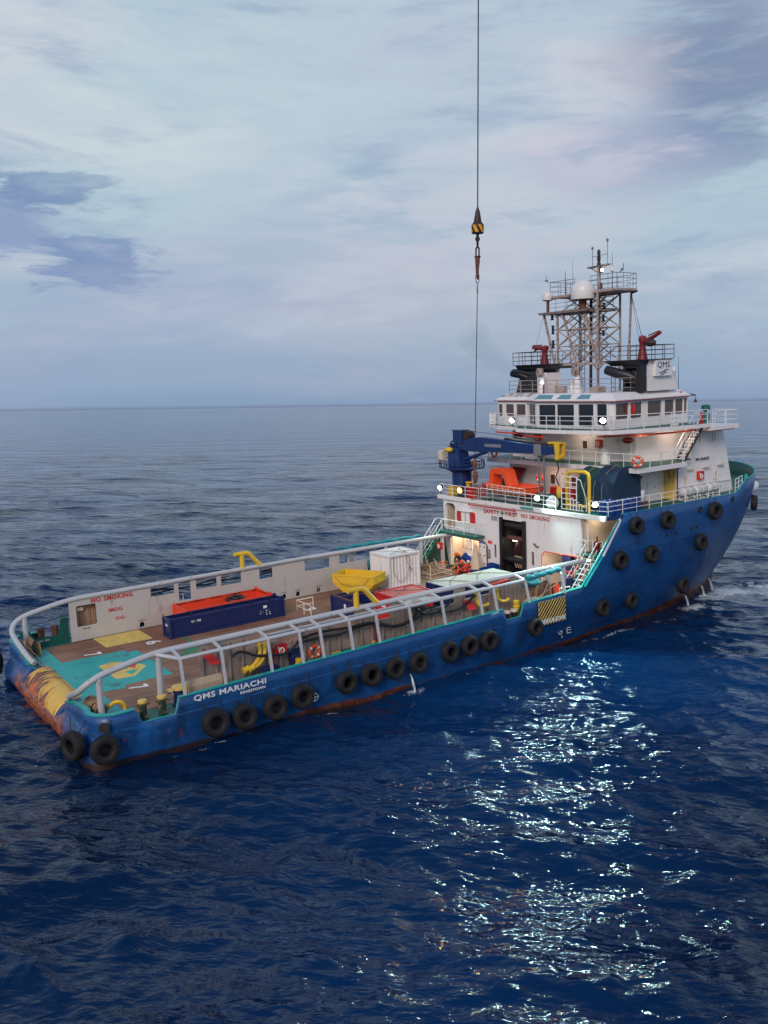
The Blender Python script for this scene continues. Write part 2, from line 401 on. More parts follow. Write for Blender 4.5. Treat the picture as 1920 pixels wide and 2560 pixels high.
# ================================================================ WATER
def build_water():
    rng = np.random.RandomState(5)
    cx, cy = CAMW.x, CAMW.y
    fwd = (MS.to_3x3() @ _fw); az0 = math.atan2(fwd.y, fwd.x)
    rad = [0.5, 4, 8, 12, 15]
    while rad[-1] < 330: rad.append(rad[-1] + min(3.2, max(.15, rad[-1] ** 2 / (17.4 * 892) * .8)))
    while rad[-1] < 45000: rad.append(rad[-1] * 1.06 + 1)
    rad = np.array(rad)
    fine = np.arange(-31, 31.01, .14); coarse = np.arange(34, 326.1, 4)
    ang = np.radians(np.concatenate([fine, coarse])) + az0
    na, nr = len(ang), len(rad)
    dstep = np.gradient(rad)
    astep = np.where(np.arange(na) < len(fine), math.radians(.14), math.radians(4))
    RR, AA = np.meshgrid(rad, ang, indexing='ij')
    X = cx + RR * np.cos(AA); Y = cy + RR * np.sin(AA)
    cell = np.maximum(dstep[:, None] * np.ones((1, na)), RR * astep[None, :])
    Z = np.zeros_like(X); DX = np.zeros_like(X); DY = np.zeros_like(X)
    wind = az0 + math.radians(168)
    lam = np.exp(rng.uniform(math.log(.7), math.log(15), 110))
    for L_ in lam:
        th = wind + rng.normal(0, .55) + (rng.uniform(-1.6, 1.6) if L_ < 2.5 else 0)
        k = 2 * math.pi / L_
        slope = .034 * (1.25 if L_ < 3 else 1.0) * (.55 if L_ > 9 else 1)
        a = slope / k * rng.uniform(.5, 1.4)
        ph = rng.uniform(0, 2 * math.pi)
        att = np.clip((L_ / cell - 2.2) / 2.5, 0, 1)
        arg = k * (math.cos(th) * X + math.sin(th) * Y) + ph
        # long groups so that the crests break up
        kg = k * .13; tg = th + rng.uniform(-1.5, 1.5)
        env = .35 + .65 * (.5 + .5 * np.sin(kg * (math.cos(tg) * X + math.sin(tg) * Y) + rng.uniform(0, 6.28))) ** 1.2
        a_ = a * att * env * 1.15
        Z += a_ * np.cos(arg); q = .85
        DX -= q * a_ * math.cos(th) * np.sin(arg); DY -= q * a_ * math.sin(th) * np.sin(arg)
    # rougher, churned water along the bow
    co = np.stack([X + DX, Y + DY, Z], -1).reshape(-1, 3)
    idx = np.arange(nr * na).reshape(nr, na)
    a = idx[:-1]; b = idx[1:]
    F = np.stack([a, b, np.roll(b, -1, 1), np.roll(a, -1, 1)], -1).reshape(-1, 4)
    me = bpy.data.meshes.new('sea')
    nv = len(co); nf = len(F) + 1
    me.vertices.add(nv); me.vertices.foreach_set('co', co.ravel().astype(np.float32))
    loops = np.concatenate([F.ravel(), idx[0]]).astype(np.int32)
    me.loops.add(len(loops)); me.loops.foreach_set('vertex_index', loops)
    ls = np.concatenate([np.arange(len(F)) * 4, [len(F) * 4]]).astype(np.int32)
    me.polygons.add(nf); me.polygons.foreach_set('loop_start', ls)
    me.update(calc_edges=True); me.validate()
    me.polygons.foreach_set('use_smooth', [True] * len(me.polygons))
    # foam: where the crests pinch, near the bow and along the side
    inv = MS.inverted(); im = np.array(inv)
    S = co @ im[:3, :3].T + im[:3, 3]
    sx, sy = S[:, 0], S[:, 1]
    def blob(x, y, rx, ry): return np.exp(-(((sx - x) / rx) ** 2 + ((sy - y) / ry) ** 2))
    foam = .95 * blob(46, -5.2, 1.4, .9) + 1.0 * blob(50, -4.0, 1.6, 1.1) + .9 * blob(53.2, -3.6, 1.5, 1.3) + .8 * blob(57, -7, 4.0, 3.5) + .62 * blob(64, -12, 8, 6) + .55 * blob(62, -22, 9, 6) + .5 * blob(55, -14, 6, 4) + .3 * blob(56, -3, 5, 2)
    foam += .75 * blob(17.3, -8.7, .7, .5) + .6 * blob(12, -8.5, 1.2, .35) + .4 * blob(41, -6.8, 5, 1.2) + .55 * blob(22, -8.5, 4, .22) + .5 * blob(33, -6.6, 5, .3) + .5 * blob(6, -8.6, 4, .2) + .3 * blob(-1.6, -6, .7, 3)
    at = me.attributes.new('foam', 'FLOAT', 'POINT'); at.data.foreach_set('value', np.clip(foam, 0, 1).astype(np.float32))
    o = bpy.data.objects.new('sea', me); COL.objects.link(o); o['kind'] = 'structure'
    m = bpy.data.materials.new('sea_water'); m.use_nodes = True; t = m.node_tree; n = t.nodes; l = t.links
    b = n['Principled BSDF']; b.inputs['IOR'].default_value = 1.31; b.inputs['Specular Tint'].default_value = (.35, .68, 1, 1)
    geo = n.new('ShaderNodeNewGeometry')
    vd = n.new('ShaderNodeVectorMath'); vd.operation = 'LENGTH'
    # scattering colour varies slowly from navy to a clearer blue patch
    tn = n.new('ShaderNodeTexNoise'); tn.inputs['Scale'].default_value = .028; tn.inputs['Detail'].default_value = 2; l.new(geo.outputs['Position'], tn.inputs['Vector'])
    rp = n.new('ShaderNodeValToRGB'); l.new(tn.outputs[0], rp.inputs[0]); e = rp.color_ramp.elements
    e[0].position = .40; e[0].color = (.0008, .009, .036, 1); e[1].position = .68; e[1].color = (.0018, .030, .108, 1)
    def bn(scale, det, rough, sx_, rot, dist=0):
        mp = n.new('ShaderNodeMapping'); mp.vector_type = 'TEXTURE'; l.new(geo.outputs['Position'], mp.inputs[0]); mp.inputs['Scale'].default_value = (1, 1 / sx_, 1); mp.inputs['Rotation'].default_value = (0, 0, rot)
        q = n.new('ShaderNodeTexNoise'); q.inputs['Scale'].default_value = scale; q.inputs['Detail'].default_value = det; q.inputs['Roughness'].default_value = rough; q.inputs['Distortion'].default_value = dist
        l.new(mp.outputs[0], q.inputs['Vector']); return q.outputs[0]
    r0 = az0 + math.radians(-6)
    h1 = bn(2.7, 3, .5, .42, r0 + .05, .5); h2 = bn(.75, 3, .5, .38, r0 - .2, .4); h3 = bn(.25, 3, .5, .35, r0 - .15)
    def bump(h, dist, st, prev=None):
        q = n.new('ShaderNodeBump'); q.inputs['Strength'].default_value = st; q.inputs['Distance'].default_value = dist; l.new(h, q.inputs['Height'])
        if prev: l.new(prev, q.inputs['Normal'])
        return q.outputs[0]
    h4 = bn(.06, 2, .5, .4, r0 + .1); nb = bump(h4, 2.6, 1.0); nb = bump(h3, .95, 1.0, nb); nb = bump(h2, .34, 1.0, nb); nb = bump(h1, .105, 1.0, nb)
    l.new(nb, b.inputs['Normal'])
    b.inputs['Roughness'].default_value = .07
    # foam
    fa = n.new('ShaderNodeAttribute'); fa.attribute_name = 'foam'
    fn = n.new('ShaderNodeTexNoise'); fn.inputs['Scale'].default_value = 1.3; fn.inputs['Detail'].default_value = 9; fn.inputs['Roughness'].default_value = .7; fn.inputs['Distortion'].default_value = 1.2; l.new(geo.outputs['Position'], fn.inputs['Vector'])
    ad = n.new('ShaderNodeMath'); ad.operation = 'MULTIPLY_ADD'; l.new(fa.outputs['Fac'], ad.inputs[0]); ad.inputs[1].default_value = .42; l.new(fn.outputs[0], ad.inputs[2])
    fr = n.new('ShaderNodeValToRGB'); l.new(ad.outputs[0], fr.inputs[0]); e = fr.color_ramp.elements
    e[0].position = .72; e[0].color = (0, 0, 0, 1); e[1].position = .86; e[1].color = (1, 1, 1, 1)
    fm = n.new('ShaderNodeMath'); fm.operation = 'MULTIPLY'; l.new(fr.outputs[0], fm.inputs[0]); fm.inputs[1].default_value = .85
    mi = n.new('ShaderNodeMix'); mi.data_type = 'RGBA'; l.new(fm.outputs[0], mi.inputs[0]); l.new(rp.outputs[0], mi.inputs[6]); mi.inputs[7].default_value = (.62, .68, .74, 1)
    l.new(mi.outputs[2], b.inputs['Base Color'])
    ro = n.new('ShaderNodeMath'); ro.operation = 'MULTIPLY_ADD'; l.new(fm.outputs[0], ro.inputs[0]); ro.inputs[1].default_value = .5; ro.inputs[2].default_value = .045
    l.new(ro.outputs[0], b.inputs['Roughness'])
    me.materials.append(m)
    return o
build_water()
# ================================================================ SHIP: HULL
ship = thing('supply_ship', 'blue and white offshore supply ship with a long open cargo deck, afloat', 'ship')
HB = 8.3
def zt(x): return 3.17 + .02 * x
def zwl(x): return -.0427 * (x - 25)
def xst(z): return 55.8 + .14 * max(-3, z + 1.3)
def wl_half(x):
    P = [(0, 8.15), (14, 8.12), (20, 7.85), (25, 7.3), (31, 6.4), (38, 4.95)]
    for (a, b), (c, d) in zip(P[:-1], P[1:]):
        if x <= c: t = max(0, (x - a) / (c - a)); return b + (d - b) * t
    return P[-1][1]
def ztop(x):
    if x < 30.9: return zt(x)
    if x < 34.5: return zt(30.9) + (x - 30.9) / 3.6 * (8.05 - zt(30.9)) if x > 31.0 else zt(30.9)
    if x < 47.3: return 8.05
    if x < 48.6: return 8.05 + (x - 47.3) / 1.3 * .75
    return 8.8 + (x - 48.6) * .03
def g_(t, p): t = min(1, max(0, t)); return 1 - (1 - t) ** p
def side_y(x, z):            # half breadth for x <= 38
    w_ = wl_half(x); z0 = zwl(x)
    p = 4.5 if x < 26 else 4.5 - (x - 26) / 12 * 2.3
    return w_ + (HB - w_) * g_((z - z0) / (8.05 - z0) * (1 + .9 * max(0, (30 - x)) / 30), p) if z > z0 else w_ - .05 * (z0 - z)
def fore_pt(u, z):           # u in 0..1 from x = 38 to the stem
    xs = xst(z); x = 38 + u * (xs - 38); z0 = -1.1
    w_ = 4.95 * (1 - u ** 1.6)
    uf = max(0, (u - .3) / .7); top = HB * max(0, 1 - uf ** 2.3) ** (1 / 1.5)
    p = 2.2 - .75 * u
    return x, w_ + (top - w_) * g_((z - z0) / (8.6 - z0), p)
def hull_y(x, z):            # outer half breadth anywhere, with outward normal
    if x <= 38: return side_y(x, z)
    u = (x - 38) / (xst(z) - 38)
    return fore_pt(min(1, max(0, u)), z)[1]
def hull_n(x, z):            # outward normal on the starboard side
    e = .05; y = -hull_y(x, z)
    a = Vector((2 * e, -hull_y(x + e, z) + hull_y(x - e, z), 0)); b = Vector((0, -hull_y(x, z + e) + hull_y(x, z - e), 2 * e))
    nn = a.cross(b); 
    if nn.y > 0: nn.negate()
    return nn.normalized()
NV = 15
def column(kind, s):
    """points from keel to top for one station of the starboard side"""
    out = []
    if kind == 'side':
        x, top = s
        for i in range(NV):
            t = i / (NV - 1); z = -3.2 + (top + 3.2) * t
            out.append((x, -side_y(x, z), z))
    elif kind == 'fore':
        u = s
        zt_ = None
        for i in range(NV):
            t = i / (NV - 1)
            # the top height follows the sheer at this station
            x8 = 38 + u * (xst(8.6) - 38); top = ztop(x8); z = -3.2 + (top + 3.2) * t
            x, y = fore_pt(u, z); out.append((x, -y, z))
    else:                       # stern: plan point, outward normal, bulge amount, top
        (px, py), (nx, ny), bl, top = s
        mid = 1.0 if py > -3.2 else .62
        prof = [(-3.2, -5.0), (-1.5, -4.2), (-.3, -2.8), (.35, -1.6), (.75, -.75), (1.05, -.28), (1.3, -.06), (1.55, 0), (1.85, -.09 * mid), (2.15, -.27 * mid), (2.4, -.52 * mid), (2.6, -.75 * mid), (2.8, -.80 * mid), (3.0, -.86 * mid), (3.4, -.92 * mid)]
        for i, (z, o) in enumerate(prof):
            t = i / (NV - 1)
            zs = -3.2 + (top + 3.2) * t
            # squeeze the bulged profile under the local top
            zb = z if z < 1.9 else 1.9 + (z - 1.9) / 1.5 * (top - 1.9)
            zz_ = zb * bl + zs * (1 - bl); o *= bl
            out.append((px + nx * o, py + ny * o, zz_))
    return out
cols = []
# centre to corner across the stern
YS = [0, 1.2, 2.4, 3.1, 3.6, 4.4, 5.4, 6.3, 6.9]
def stop_(y): return 2.52 if y < 3.15 else min(3.2, 2.62 + (y - 3.15) * .19)
for y in YS: cols.append(('stern', ((-.2, -y), (-1, 0), 1.0, stop_(y))))
cr = 1.4
for a in (15, 30, 45, 60, 75):
    t = R(a); px = -.2 + cr - cr * math.cos(t); py = -(HB - cr) - cr * math.sin(t)
    cols.append(('stern', ((px, py), (-math.cos(t), -math.sin(t)), 1 - a / 90, 3.2)))
xs_ = [1.2, 1.7, 2.18]
for x in xs_: cols.append(('side', (x, zt(x))))
for x, tp in ((2.5, 2.54), (3.2, 2.54), (4.03, 2.54), (4.22, None), (5, None)): cols.append(('side', (x, tp or zt(x))))
x = 6.5
while x < 24: cols.append(('side', (x, zt(x)))); x += 1.5
for x, tp in ((24.19, None), (24.5, 2.99), (25, 2.99), (25.6, 2.99), (25.83, None), (27, None), (29, None), (30.9, None)): cols.append(('side', (x, tp or zt(x))))
for x in (31.7, 32.5, 33.4, 34.0, 34.5, 36, 38): cols.append(('side', (x, ztop(x))))
for i in range(1, 33): cols.append(('fore', i / 32))
def hull_mesh():
    vs, fs = [], []
    C_ = [column(k, s) for k, s in cols]
    n = len(C_)
    for c in C_: vs += c
    for i in range(n - 1):
        for j in range(NV - 1): a = i * NV + j; fs.append((a, a + 1, a + NV + 1, a + NV))
    k = len(vs); vs2 = [(x, -y, z) for x, y, z in vs]
    fs2 = [tuple(q + k for q in f)[::-1] for f in fs]
    return vs + vs2, fs + fs2
hv, hf = hull_mesh()
me = bpy.data.meshes.new('hull'); me.from_pydata(hv, [], hf)
bm = bmesh.new(); bm.from_mesh(me); bmesh.ops.remove_doubles(bm, verts=bm.verts, dist=.002)
bmesh.ops.dissolve_degenerate(bm, dist=.001, edges=bm.edges); bmesh.ops.recalc_face_normals(bm, faces=bm.faces)
for f in bm.faces:
    if f.calc_center_median().x > 10 and abs(f.calc_center_median().y) > 5:
        out = f.normal.y * f.calc_center_median().y > 0; break
if not out: bmesh.ops.reverse_faces(bm, faces=bm.faces)
bm.to_mesh(me); bm.free()
me.polygons.foreach_set('use_smooth', [True] * len(me.polygons))
def hull_material():
    m = bpy.data.materials.new('blue_hull_paint'); m.use_nodes = True; t = m.node_tree; n = t.nodes; l = t.links; b = n['Principled BSDF']
    co = n.new('ShaderNodeTexCoord'); sp = n.new('ShaderNodeSeparateXYZ'); l.new(co.outputs['Object'], sp.inputs[0])
    def mth(op, a, b_=None, c=None):
        q = n.new('ShaderNodeMath'); q.operation = op
        for i, v in enumerate((a, b_, c)):
            if v is None: continue
            if isinstance(v, (int, float)): q.inputs[i].default_value = v
            else: l.new(v, q.inputs[i])
        return q.outputs[0]
    def noi(s, d, r, sc=(1, 1, 1), dist=0):
        mp = n.new('ShaderNodeMapping'); l.new(co.outputs['Object'], mp.inputs[0]); mp.inputs['Scale'].default_value = sc
        q = n.new('ShaderNodeTexNoise'); q.inputs['Scale'].default_value = s; q.inputs['Detail'].default_value = d; q.inputs['Roughness'].default_value = r; q.inputs['Distortion'].default_value = dist
        l.new(mp.outputs[0], q.inputs['Vector']); return q.outputs[0]
    def ramp(f, a, b_):
        q = n.new('ShaderNodeMapRange'); l.new(f, q.inputs[0]); q.inputs[1].default_value = a; q.inputs[2].default_value = b_; q.interpolation_type = 'SMOOTHSTEP'; return q.outputs[0]
    def mix(f, a, b_):
        q = n.new('ShaderNodeMix'); q.data_type = 'RGBA'
        for i, v in ((0, f), (6, a), (7, b_)):
            if isinstance(v, tuple): q.inputs[i].default_value = (*v, 1) if len(v) == 3 else v
            elif isinstance(v, (int, float)): q.inputs[i].default_value = v
            else: l.new(v, q.inputs[i])
        return q.outputs[2]
    big = noi(.35, 4, .6); fine = noi(3, 8, .65); med = noi(1.1, 6, .6, (1, 1, .45)); st = noi(1.6, 6, .6, (.35, 1, 2.2), .4)
    c = mix(ramp(big, .3, .7), (.006, .057, .188), (.010, .082, .268))
    # worn aft quarter: lighter scraped patches
    aft = ramp(sp.outputs[0], 9.0, -1.0)
    c = mix(mth('MULTIPLY', ramp(st, .55, .70), mth('MULTIPLY_ADD', aft, .75, .10)), c, (.02, .16, .50))
    c = mix(mth('MULTIPLY', ramp(fine, .64, .70), mth('MULTIPLY_ADD', aft, .5, .18)), c, (.16, .12, .12))
    # red and rust patches on the quarter
    q = noi(.9, 3, .5, (1, 1, 1.4), .8)
    c = mix(mth('MULTIPLY', ramp(q, .665, .69), mth('MULTIPLY', aft, .8)), c, (.40, .045, .02))
    # dark blotches in a band at tyre height, fading out forward
    zt_ = mth('SUBTRACT', sp.outputs[2], 1.9); band = ramp(mth('ABSOLUTE', zt_), 1.3, .5)
    band = mth('MULTIPLY', band, ramp(sp.outputs[0], 33, 24))
    c = mix(mth('MULTIPLY', mth('MULTIPLY', ramp(med, .42, .62), band), .62), c, (.012, .022, .055))
    # thin rust and dirt runs down the plates
    runs = noi(3.2, 5, .6, (1, 1, .10)); c = mix(mth('MULTIPLY', ramp(runs, .62, .72), mth('MULTIPLY', ramp(big, .42, .62), .55)), c, (.035, .035, .06))
    runs2 = noi(5.5, 4, .6, (1, 1, .07)); c = mix(mth('MULTIPLY', ramp(runs2, .68, .74), .5), c, (.11, .05, .035))
    # weld seams: thin paler lines along the plates
    for zline in (2.62, 5.35):
        d = mth('ABSOLUTE', mth('SUBTRACT', sp.outputs[2], mth('MULTIPLY_ADD', sp.outputs[0], .012, zline - .2)))
        c = mix(mth('MULTIPLY', ramp(d, .035, .01), mth('MULTIPLY', ramp(fine, .35, .6), .8)), c, (.03, .17, .48))
    xm = mth('ABSOLUTE', mth('SUBTRACT', mth('FRACT', mth('DIVIDE', sp.outputs[0], 3.1)), .5))
    c = mix(mth('MULTIPLY', ramp(xm, .012, .004), mth('MULTIPLY', ramp(fine, .45, .6), .4)), c, (.02, .11, .36))
    # boot-top: height above the water line, ragged
    hgt = mth('SUBTRACT', sp.outputs[2], mth('MULTIPLY_ADD', sp.outputs[0], -.0427, 1.07))
    rag = mth('MULTIPLY_ADD', noi(.5, 6, .6), 1.0, -.5)
    h2 = mth('SUBTRACT', hgt, mth('MULTIPLY', mth('MULTIPLY', rag, .8), mth('MULTIPLY_ADD', ramp(sp.outputs[0], 4, 12), .7, .3)))
    # wider brown rust forward
    fwdz = ramp(sp.outputs[0], 36, 47)
    lim = mth('ADD', mth('MULTIPLY_ADD', fwdz, 1.1, -.06), mth('MULTIPLY', ramp(sp.outputs[0], 4, 13), .36))
    rustc = mix(ramp(fine, .4, .62), (.09, .021, .012), (.17, .055, .028))
    c = mix(ramp(mth('SUBTRACT', h2, lim), .1, -.06), c, rustc)
    c = mix(mth('MULTIPLY', ramp(h2, .16, -.02), .9), c, (.022, .014, .014))
    # stern face below the roller: brown and orange rust
    sx = ramp(sp.outputs[0], .9, .35); sy = ramp(mth('ABSOLUTE', mth('SUBTRACT', sp.outputs[1], -.1)), 5.6, 3.9)
    sz = ramp(mth('ADD', sp.outputs[2], mth('MULTIPLY', rag, 1.5)), 2.5, 1.7)
    sr = mix(ramp(st, .40, .6), (.13, .05, .035), (.50, .115, .02))
    c = mix(mth('MULTIPLY', mth('MULTIPLY', sx, sy), sz), c, sr)
    l.new(c, b.inputs['Base Color']); b.inputs['Roughness'].default_value = .38
    bp = n.new('ShaderNodeBump'); bp.inputs['Strength'].default_value = .8; bp.inputs['Distance'].default_value = .12
    l.new(noi(.9, 3, .5), bp.inputs['Height']); l.new(bp.outputs[0], b.inputs['Normal'])
    return m
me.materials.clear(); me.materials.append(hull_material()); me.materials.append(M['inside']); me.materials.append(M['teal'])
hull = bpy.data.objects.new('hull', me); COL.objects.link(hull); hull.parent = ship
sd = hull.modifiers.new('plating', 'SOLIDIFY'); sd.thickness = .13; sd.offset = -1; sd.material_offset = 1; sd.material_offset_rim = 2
try: me.set_sharp_from_angle(angle=R(50))
except Exception: pass
# ================================================================ DECKS
def flat(name, poly, z0, z1, m, parent=ship, label=None):
    mb = MB(); prism(mb, poly, z0, z1); return mb.build(name, m, parent, label=label)
def wood_material():
    m = bpy.data.materials.new('timber_planks'); m.use_nodes = True; t = m.node_tree; n = t.nodes; l = t.links; b = n['Principled BSDF']
    co = n.new('ShaderNodeTexCoord'); mp = n.new('ShaderNodeMapping'); l.new(co.outputs['Object'], mp.inputs[0])
    br = n.new('ShaderNodeTexBrick'); l.new(mp.outputs[0], br.inputs[0]); br.inputs['Scale'].default_value = 1; br.inputs['Brick Width'].default_value = 3.4; br.inputs['Row Height'].default_value = .19
    br.inputs['Mortar Size'].default_value = .012; br.inputs['Color1'].default_value = (.17, .072, .040, 1); br.inputs['Color2'].default_value = (.29, .135, .075, 1); br.inputs['Mortar'].default_value = (.03, .015, .012, 1); br.offset = .37
    m2 = n.new('ShaderNodeMapping'); l.new(co.outputs['Object'], m2.inputs[0]); m2.inputs['Scale'].default_value = (.35, 5, 1)
    no = n.new('ShaderNodeTexNoise'); no.inputs['Scale'].default_value = 1.6; no.inputs['Detail'].default_value = 9; no.inputs['Roughness'].default_value = .7; l.new(m2.outputs[0], no.inputs['Vector'])
    rp = n.new('ShaderNodeValToRGB'); l.new(no.outputs[0], rp.inputs[0]); e = rp.color_ramp.elements; e[0].position = .35; e[0].color = (.45, .42, .42, 1); e[1].position = .66; e[1].color = (1.6, 1.55, 1.5, 1)
    mu = n.new('ShaderNodeMix'); mu.data_type = 'RGBA'; mu.blend_type = 'MULTIPLY'; mu.inputs[0].default_value = 1; l.new(br.outputs[0], mu.inputs[6]); l.new(rp.outputs[0], mu.inputs[7])
    n3 = n.new('ShaderNodeTexNoise'); n3.inputs['Scale'].default_value = .35; n3.inputs['Detail'].default_value = 3; l.new(co.outputs['Object'], n3.inputs['Vector'])
    r3 = n.new('ShaderNodeValToRGB'); l.new(n3.outputs[0], r3.inputs[0]); e = r3.color_ramp.elements; e[0].position = .4; e[0].color = (0, 0, 0, 1); e[1].position = .65; e[1].color = (.6, .6, .6, 1)
    m3 = n.new('ShaderNodeMix'); m3.data_type = 'RGBA'; l.new(r3.outputs[0], m3.inputs[0]); l.new(mu.outputs[2], m3.inputs[6]); m3.inputs[7].default_value = (.36, .19, .11, 1)
    l.new(m3.outputs[2], b.inputs['Base Color']); b.inputs['Roughness'].default_value = .6
    bp = n.new('ShaderNodeBump'); bp.inputs['Strength'].default_value = .5; bp.inputs['Distance'].default_value = .02; l.new(mu.outputs[2], bp.inputs['Height']); l.new(bp.outputs[0], b.inputs['Normal'])
    return m
WOOD = wood_material()
DZ = 2.55
flat('steel_deck', [(1.15, -3.2), (1.15, 3.2), (.75, 3.4), (.55, 6.6), (1.3, 7.9), (2, 8.1), (24, 8.1), (36.2, 6.7), (36.2, -6.7), (24, -8.1), (2, -8.1), (1.3, -7.9), (.55, -6.6), (.75, -3.4)], 2.2, DZ - .04, M['green'])
flat('timber_deck', [(2.0, -6.78), (2.0, 6.78), (33, 6.78), (33, -6.78)], DZ - .04, DZ, WOOD)
# turquoise working area painted at the stern, with the yellow pad in it
flat('turquoise_deck_paint', [(.95, 3.15), (.95, -3.15), (1.1, -6.5), (2.3, -6.45), (2.2, -3.05), (3.5, -3.1), (3.55, -2.75), (6.1, -2.75), (6.1, -.9), (6.1, 2.65), (5.55, 2.62), (5.5, 3.12), (2.05, 3.2), (2.05, 6.6), (1.1, 6.5)], DZ - .03, DZ + .008, M['teal'])
flat('deck_stripe', [(6.1, -.15), (6.1, .15), (10, .15), (10, -.15)], DZ - .03, DZ + .006, M['kelly'])
flat('painted_pad', [(3.45, 1.2), (4.25, 1.4), (5.15, .6), (5.5, -.5), (4.45, -1.75), (3.5, -1.6)], DZ, DZ + .014, M['paleyellow'])
mb = MB(); mb.lathe([(.27, DZ + .012), (.27, DZ + .018)], (4.0, .35, 0), n=20); mb.build('painted_disc', M['redorange'], ship); mb = MB(); prism(mb, [(4.75, .35), (5.15, .15), (4.9, -.5), (4.7, -.2)], DZ + .012, DZ + .018)
mb.build('painted_mark', M['redorange'], ship)
flat('green_painted_inset', [(4.25, -.75), (5.0, -.7), (4.4, -1.45)], DZ + .012, DZ + .019, M['teal'])
flat('yellow_deck_patch', [(4.87, 6.75), (7.66, 6.75), (7.67, 4.3), (4.9, 4.4)], DZ - .02, DZ + .01, M['paleyellow'])
flat('yellow_deck_patch', [(4.9, -4.8), (6.3, -4.8), (6.3, -6.4), (4.9, -6.4)], DZ - .02, DZ + .01, M['paleyellow'])
mb = MB()
for i in range(14):
    a0 = math.pi * i / 13; mb.v  # arc of green paint
pts = [(9.2 + 1.25 * math.cos(math.pi * i / 16), .35 + 1.35 * math.sin(math.pi * i / 16)) for i in range(17)]
flat('green_painted_circle', pts, DZ - .02, DZ + .009, M['kelly'])
flat('deck_stripe', [(9.1, 6.7), (9.25, 6.7), (9.25, -6.7), (9.1, -6.7)], DZ - .02, DZ + .006, M['kelly'])
def deck_digit(s_, x, y, w_, h_):     # read from the bow side: up = +y ... as in the photo, tops point forward
    text('deck_number', s_, M['whitetxt'], ship, (x + w_ / 2 if False else x, y, DZ + .004), (0, -1, 0), (1, 0, 0), w_, h_, bold=.02, th=.008)
deck_digit('7', 3.4, 3.85, .48, .95); deck_digit('7', 3.5, -3.3, .48, .95)
deck_digit('6', 6.95, 3.8, .62, .9); deck_digit('3', 17.6, 3.9, .62, .85); deck_digit('3', 23.2, -.9, .62, .85)
for y in (3.05, -3.0):
    flat('lashing_point', [(2.9, y), (3.45, y), (3.45, y - .22), (2.9, y - .22)], DZ, DZ + .02, M['teal'])

# flat turquoise capping along the bulwark tops
def capping(pts, w_):          # pts: (x, y, z, outward nx, ny) on the starboard side
    for s in (-1, 1):
        mb = MB(); vs = []
        for x, y, z, nx, ny in pts:
            for d, h in ((.03, 0), (-w_, 0), (-w_, .05), (.03, .05)): vs.append((x + nx * d, (y + ny * d) * -s, z + h))
        fs = [(i * 4 + j, i * 4 + (j + 1) % 4, (i + 1) * 4 + (j + 1) % 4, (i + 1) * 4 + j) for i in range(len(pts) - 1) for j in range(4)] + [(0, 1, 2, 3), tuple(len(vs) - 4 + j for j in range(4))[::-1]]
        mb.add(vs, fs); mb.build('bulwark_capping', M['teal'], hull)
q_ = []
for k, s in cols:
    if k == 'stern' and s[0][1] < -3.5: p_ = column(k, s)[-1]; q_.append((p_[0], p_[1], p_[2], s[1][0], s[1][1]))
    if k == 'side' and s[0] < 2.3: p_ = column(k, s)[-1]; q_.append((p_[0], p_[1], p_[2], 0, -1))
capping(q_, .26)
capping([(x, -side_y(x, zt(x)), zt(x), 0, -1) for x in (4.25, 8, 12, 16, 20, 24.15)], .2)
capping([(x, -side_y(x, zt(x)), zt(x), 0, -1) for x in (25.88, 28, 30.9)], .2)
capping([(x, -hull_y(x, ztop(x)), ztop(x), hull_n(x, 8.5).x, hull_n(x, 8.5).y) for x in (48.7, 50, 51.5, 53, 54.3, 55.4, 56.2, 56.8)], .08)
# ---------------------------------------------------------------- stern roller
mb = MB(); RC = (1.0, 0, 1.48)
prof = [(1.08, -3.02), (1.14, -2.95), (1.14, -2.6), (1.145, 0), (1.14, 2.6), (1.14, 2.95), (1.08, 3.02)]
mb.lathe(prof, RC, 'Y', 48)
mr = bpy.data.materials.new('worn_yellow_roller'); mr.use_nodes = True; t = mr.node_tree; n = t.nodes; l = t.links; b = n['Principled BSDF']
co = n.new('ShaderNodeTexCoord'); mp = n.new('ShaderNodeMapping'); l.new(co.outputs['Object'], mp.inputs[0]); mp.inputs['Scale'].default_value = (.8, 2.6, .8)
no = n.new('ShaderNodeTexNoise'); no.inputs['Scale'].default_value = .9; no.inputs['Detail'].default_value = 7; no.inputs['Roughness'].default_value = .6; no.inputs['Distortion'].default_value = .6; l.new(mp.outputs[0], no.inputs['Vector'])
sp = n.new('ShaderNodeSeparateXYZ'); l.new(co.outputs['Object'], sp.inputs[0])
mr_ = n.new('ShaderNodeMapRange'); l.new(sp.outputs[2], mr_.inputs[0]); mr_.inputs[1].default_value = 2.7; mr_.inputs[2].default_value = 1.25; mr_.inputs[3].default_value = -.10; mr_.inputs[4].default_value = .26
my = n.new('ShaderNodeMapRange'); l.new(sp.outputs[1], my.inputs[0]); my.inputs[1].default_value = -2.2; my.inputs[2].default_value = .6; my.inputs[3].default_value = -.16; my.inputs[4].default_value = .06
a1 = n.new('ShaderNodeMath'); l.new(no.outputs[0], a1.inputs[0]); l.new(mr_.outputs[0], a1.inputs[1]); a2 = n.new('ShaderNodeMath'); l.new(a1.outputs[0], a2.inputs[0]); l.new(my.outputs[0], a2.inputs[1])
rp = n.new('ShaderNodeValToRGB'); l.new(a2.outputs[0], rp.inputs[0]); e = rp.color_ramp.elements
for _ in range(3): e.new(.5)
for i, (p_, c_) in enumerate([(.44, (.72, .44, .07)), (.50, (.70, .30, .02)), (.53, (.14, .05, .045)), (.60, (.15, .05, .04)), (.66, (.55, .13, .015))]): e[i].position = p_; e[i].color = (*c_, 1)
l.new(rp.outputs[0], b.inputs['Base Color']); b.inputs['Roughness'].default_value = .45
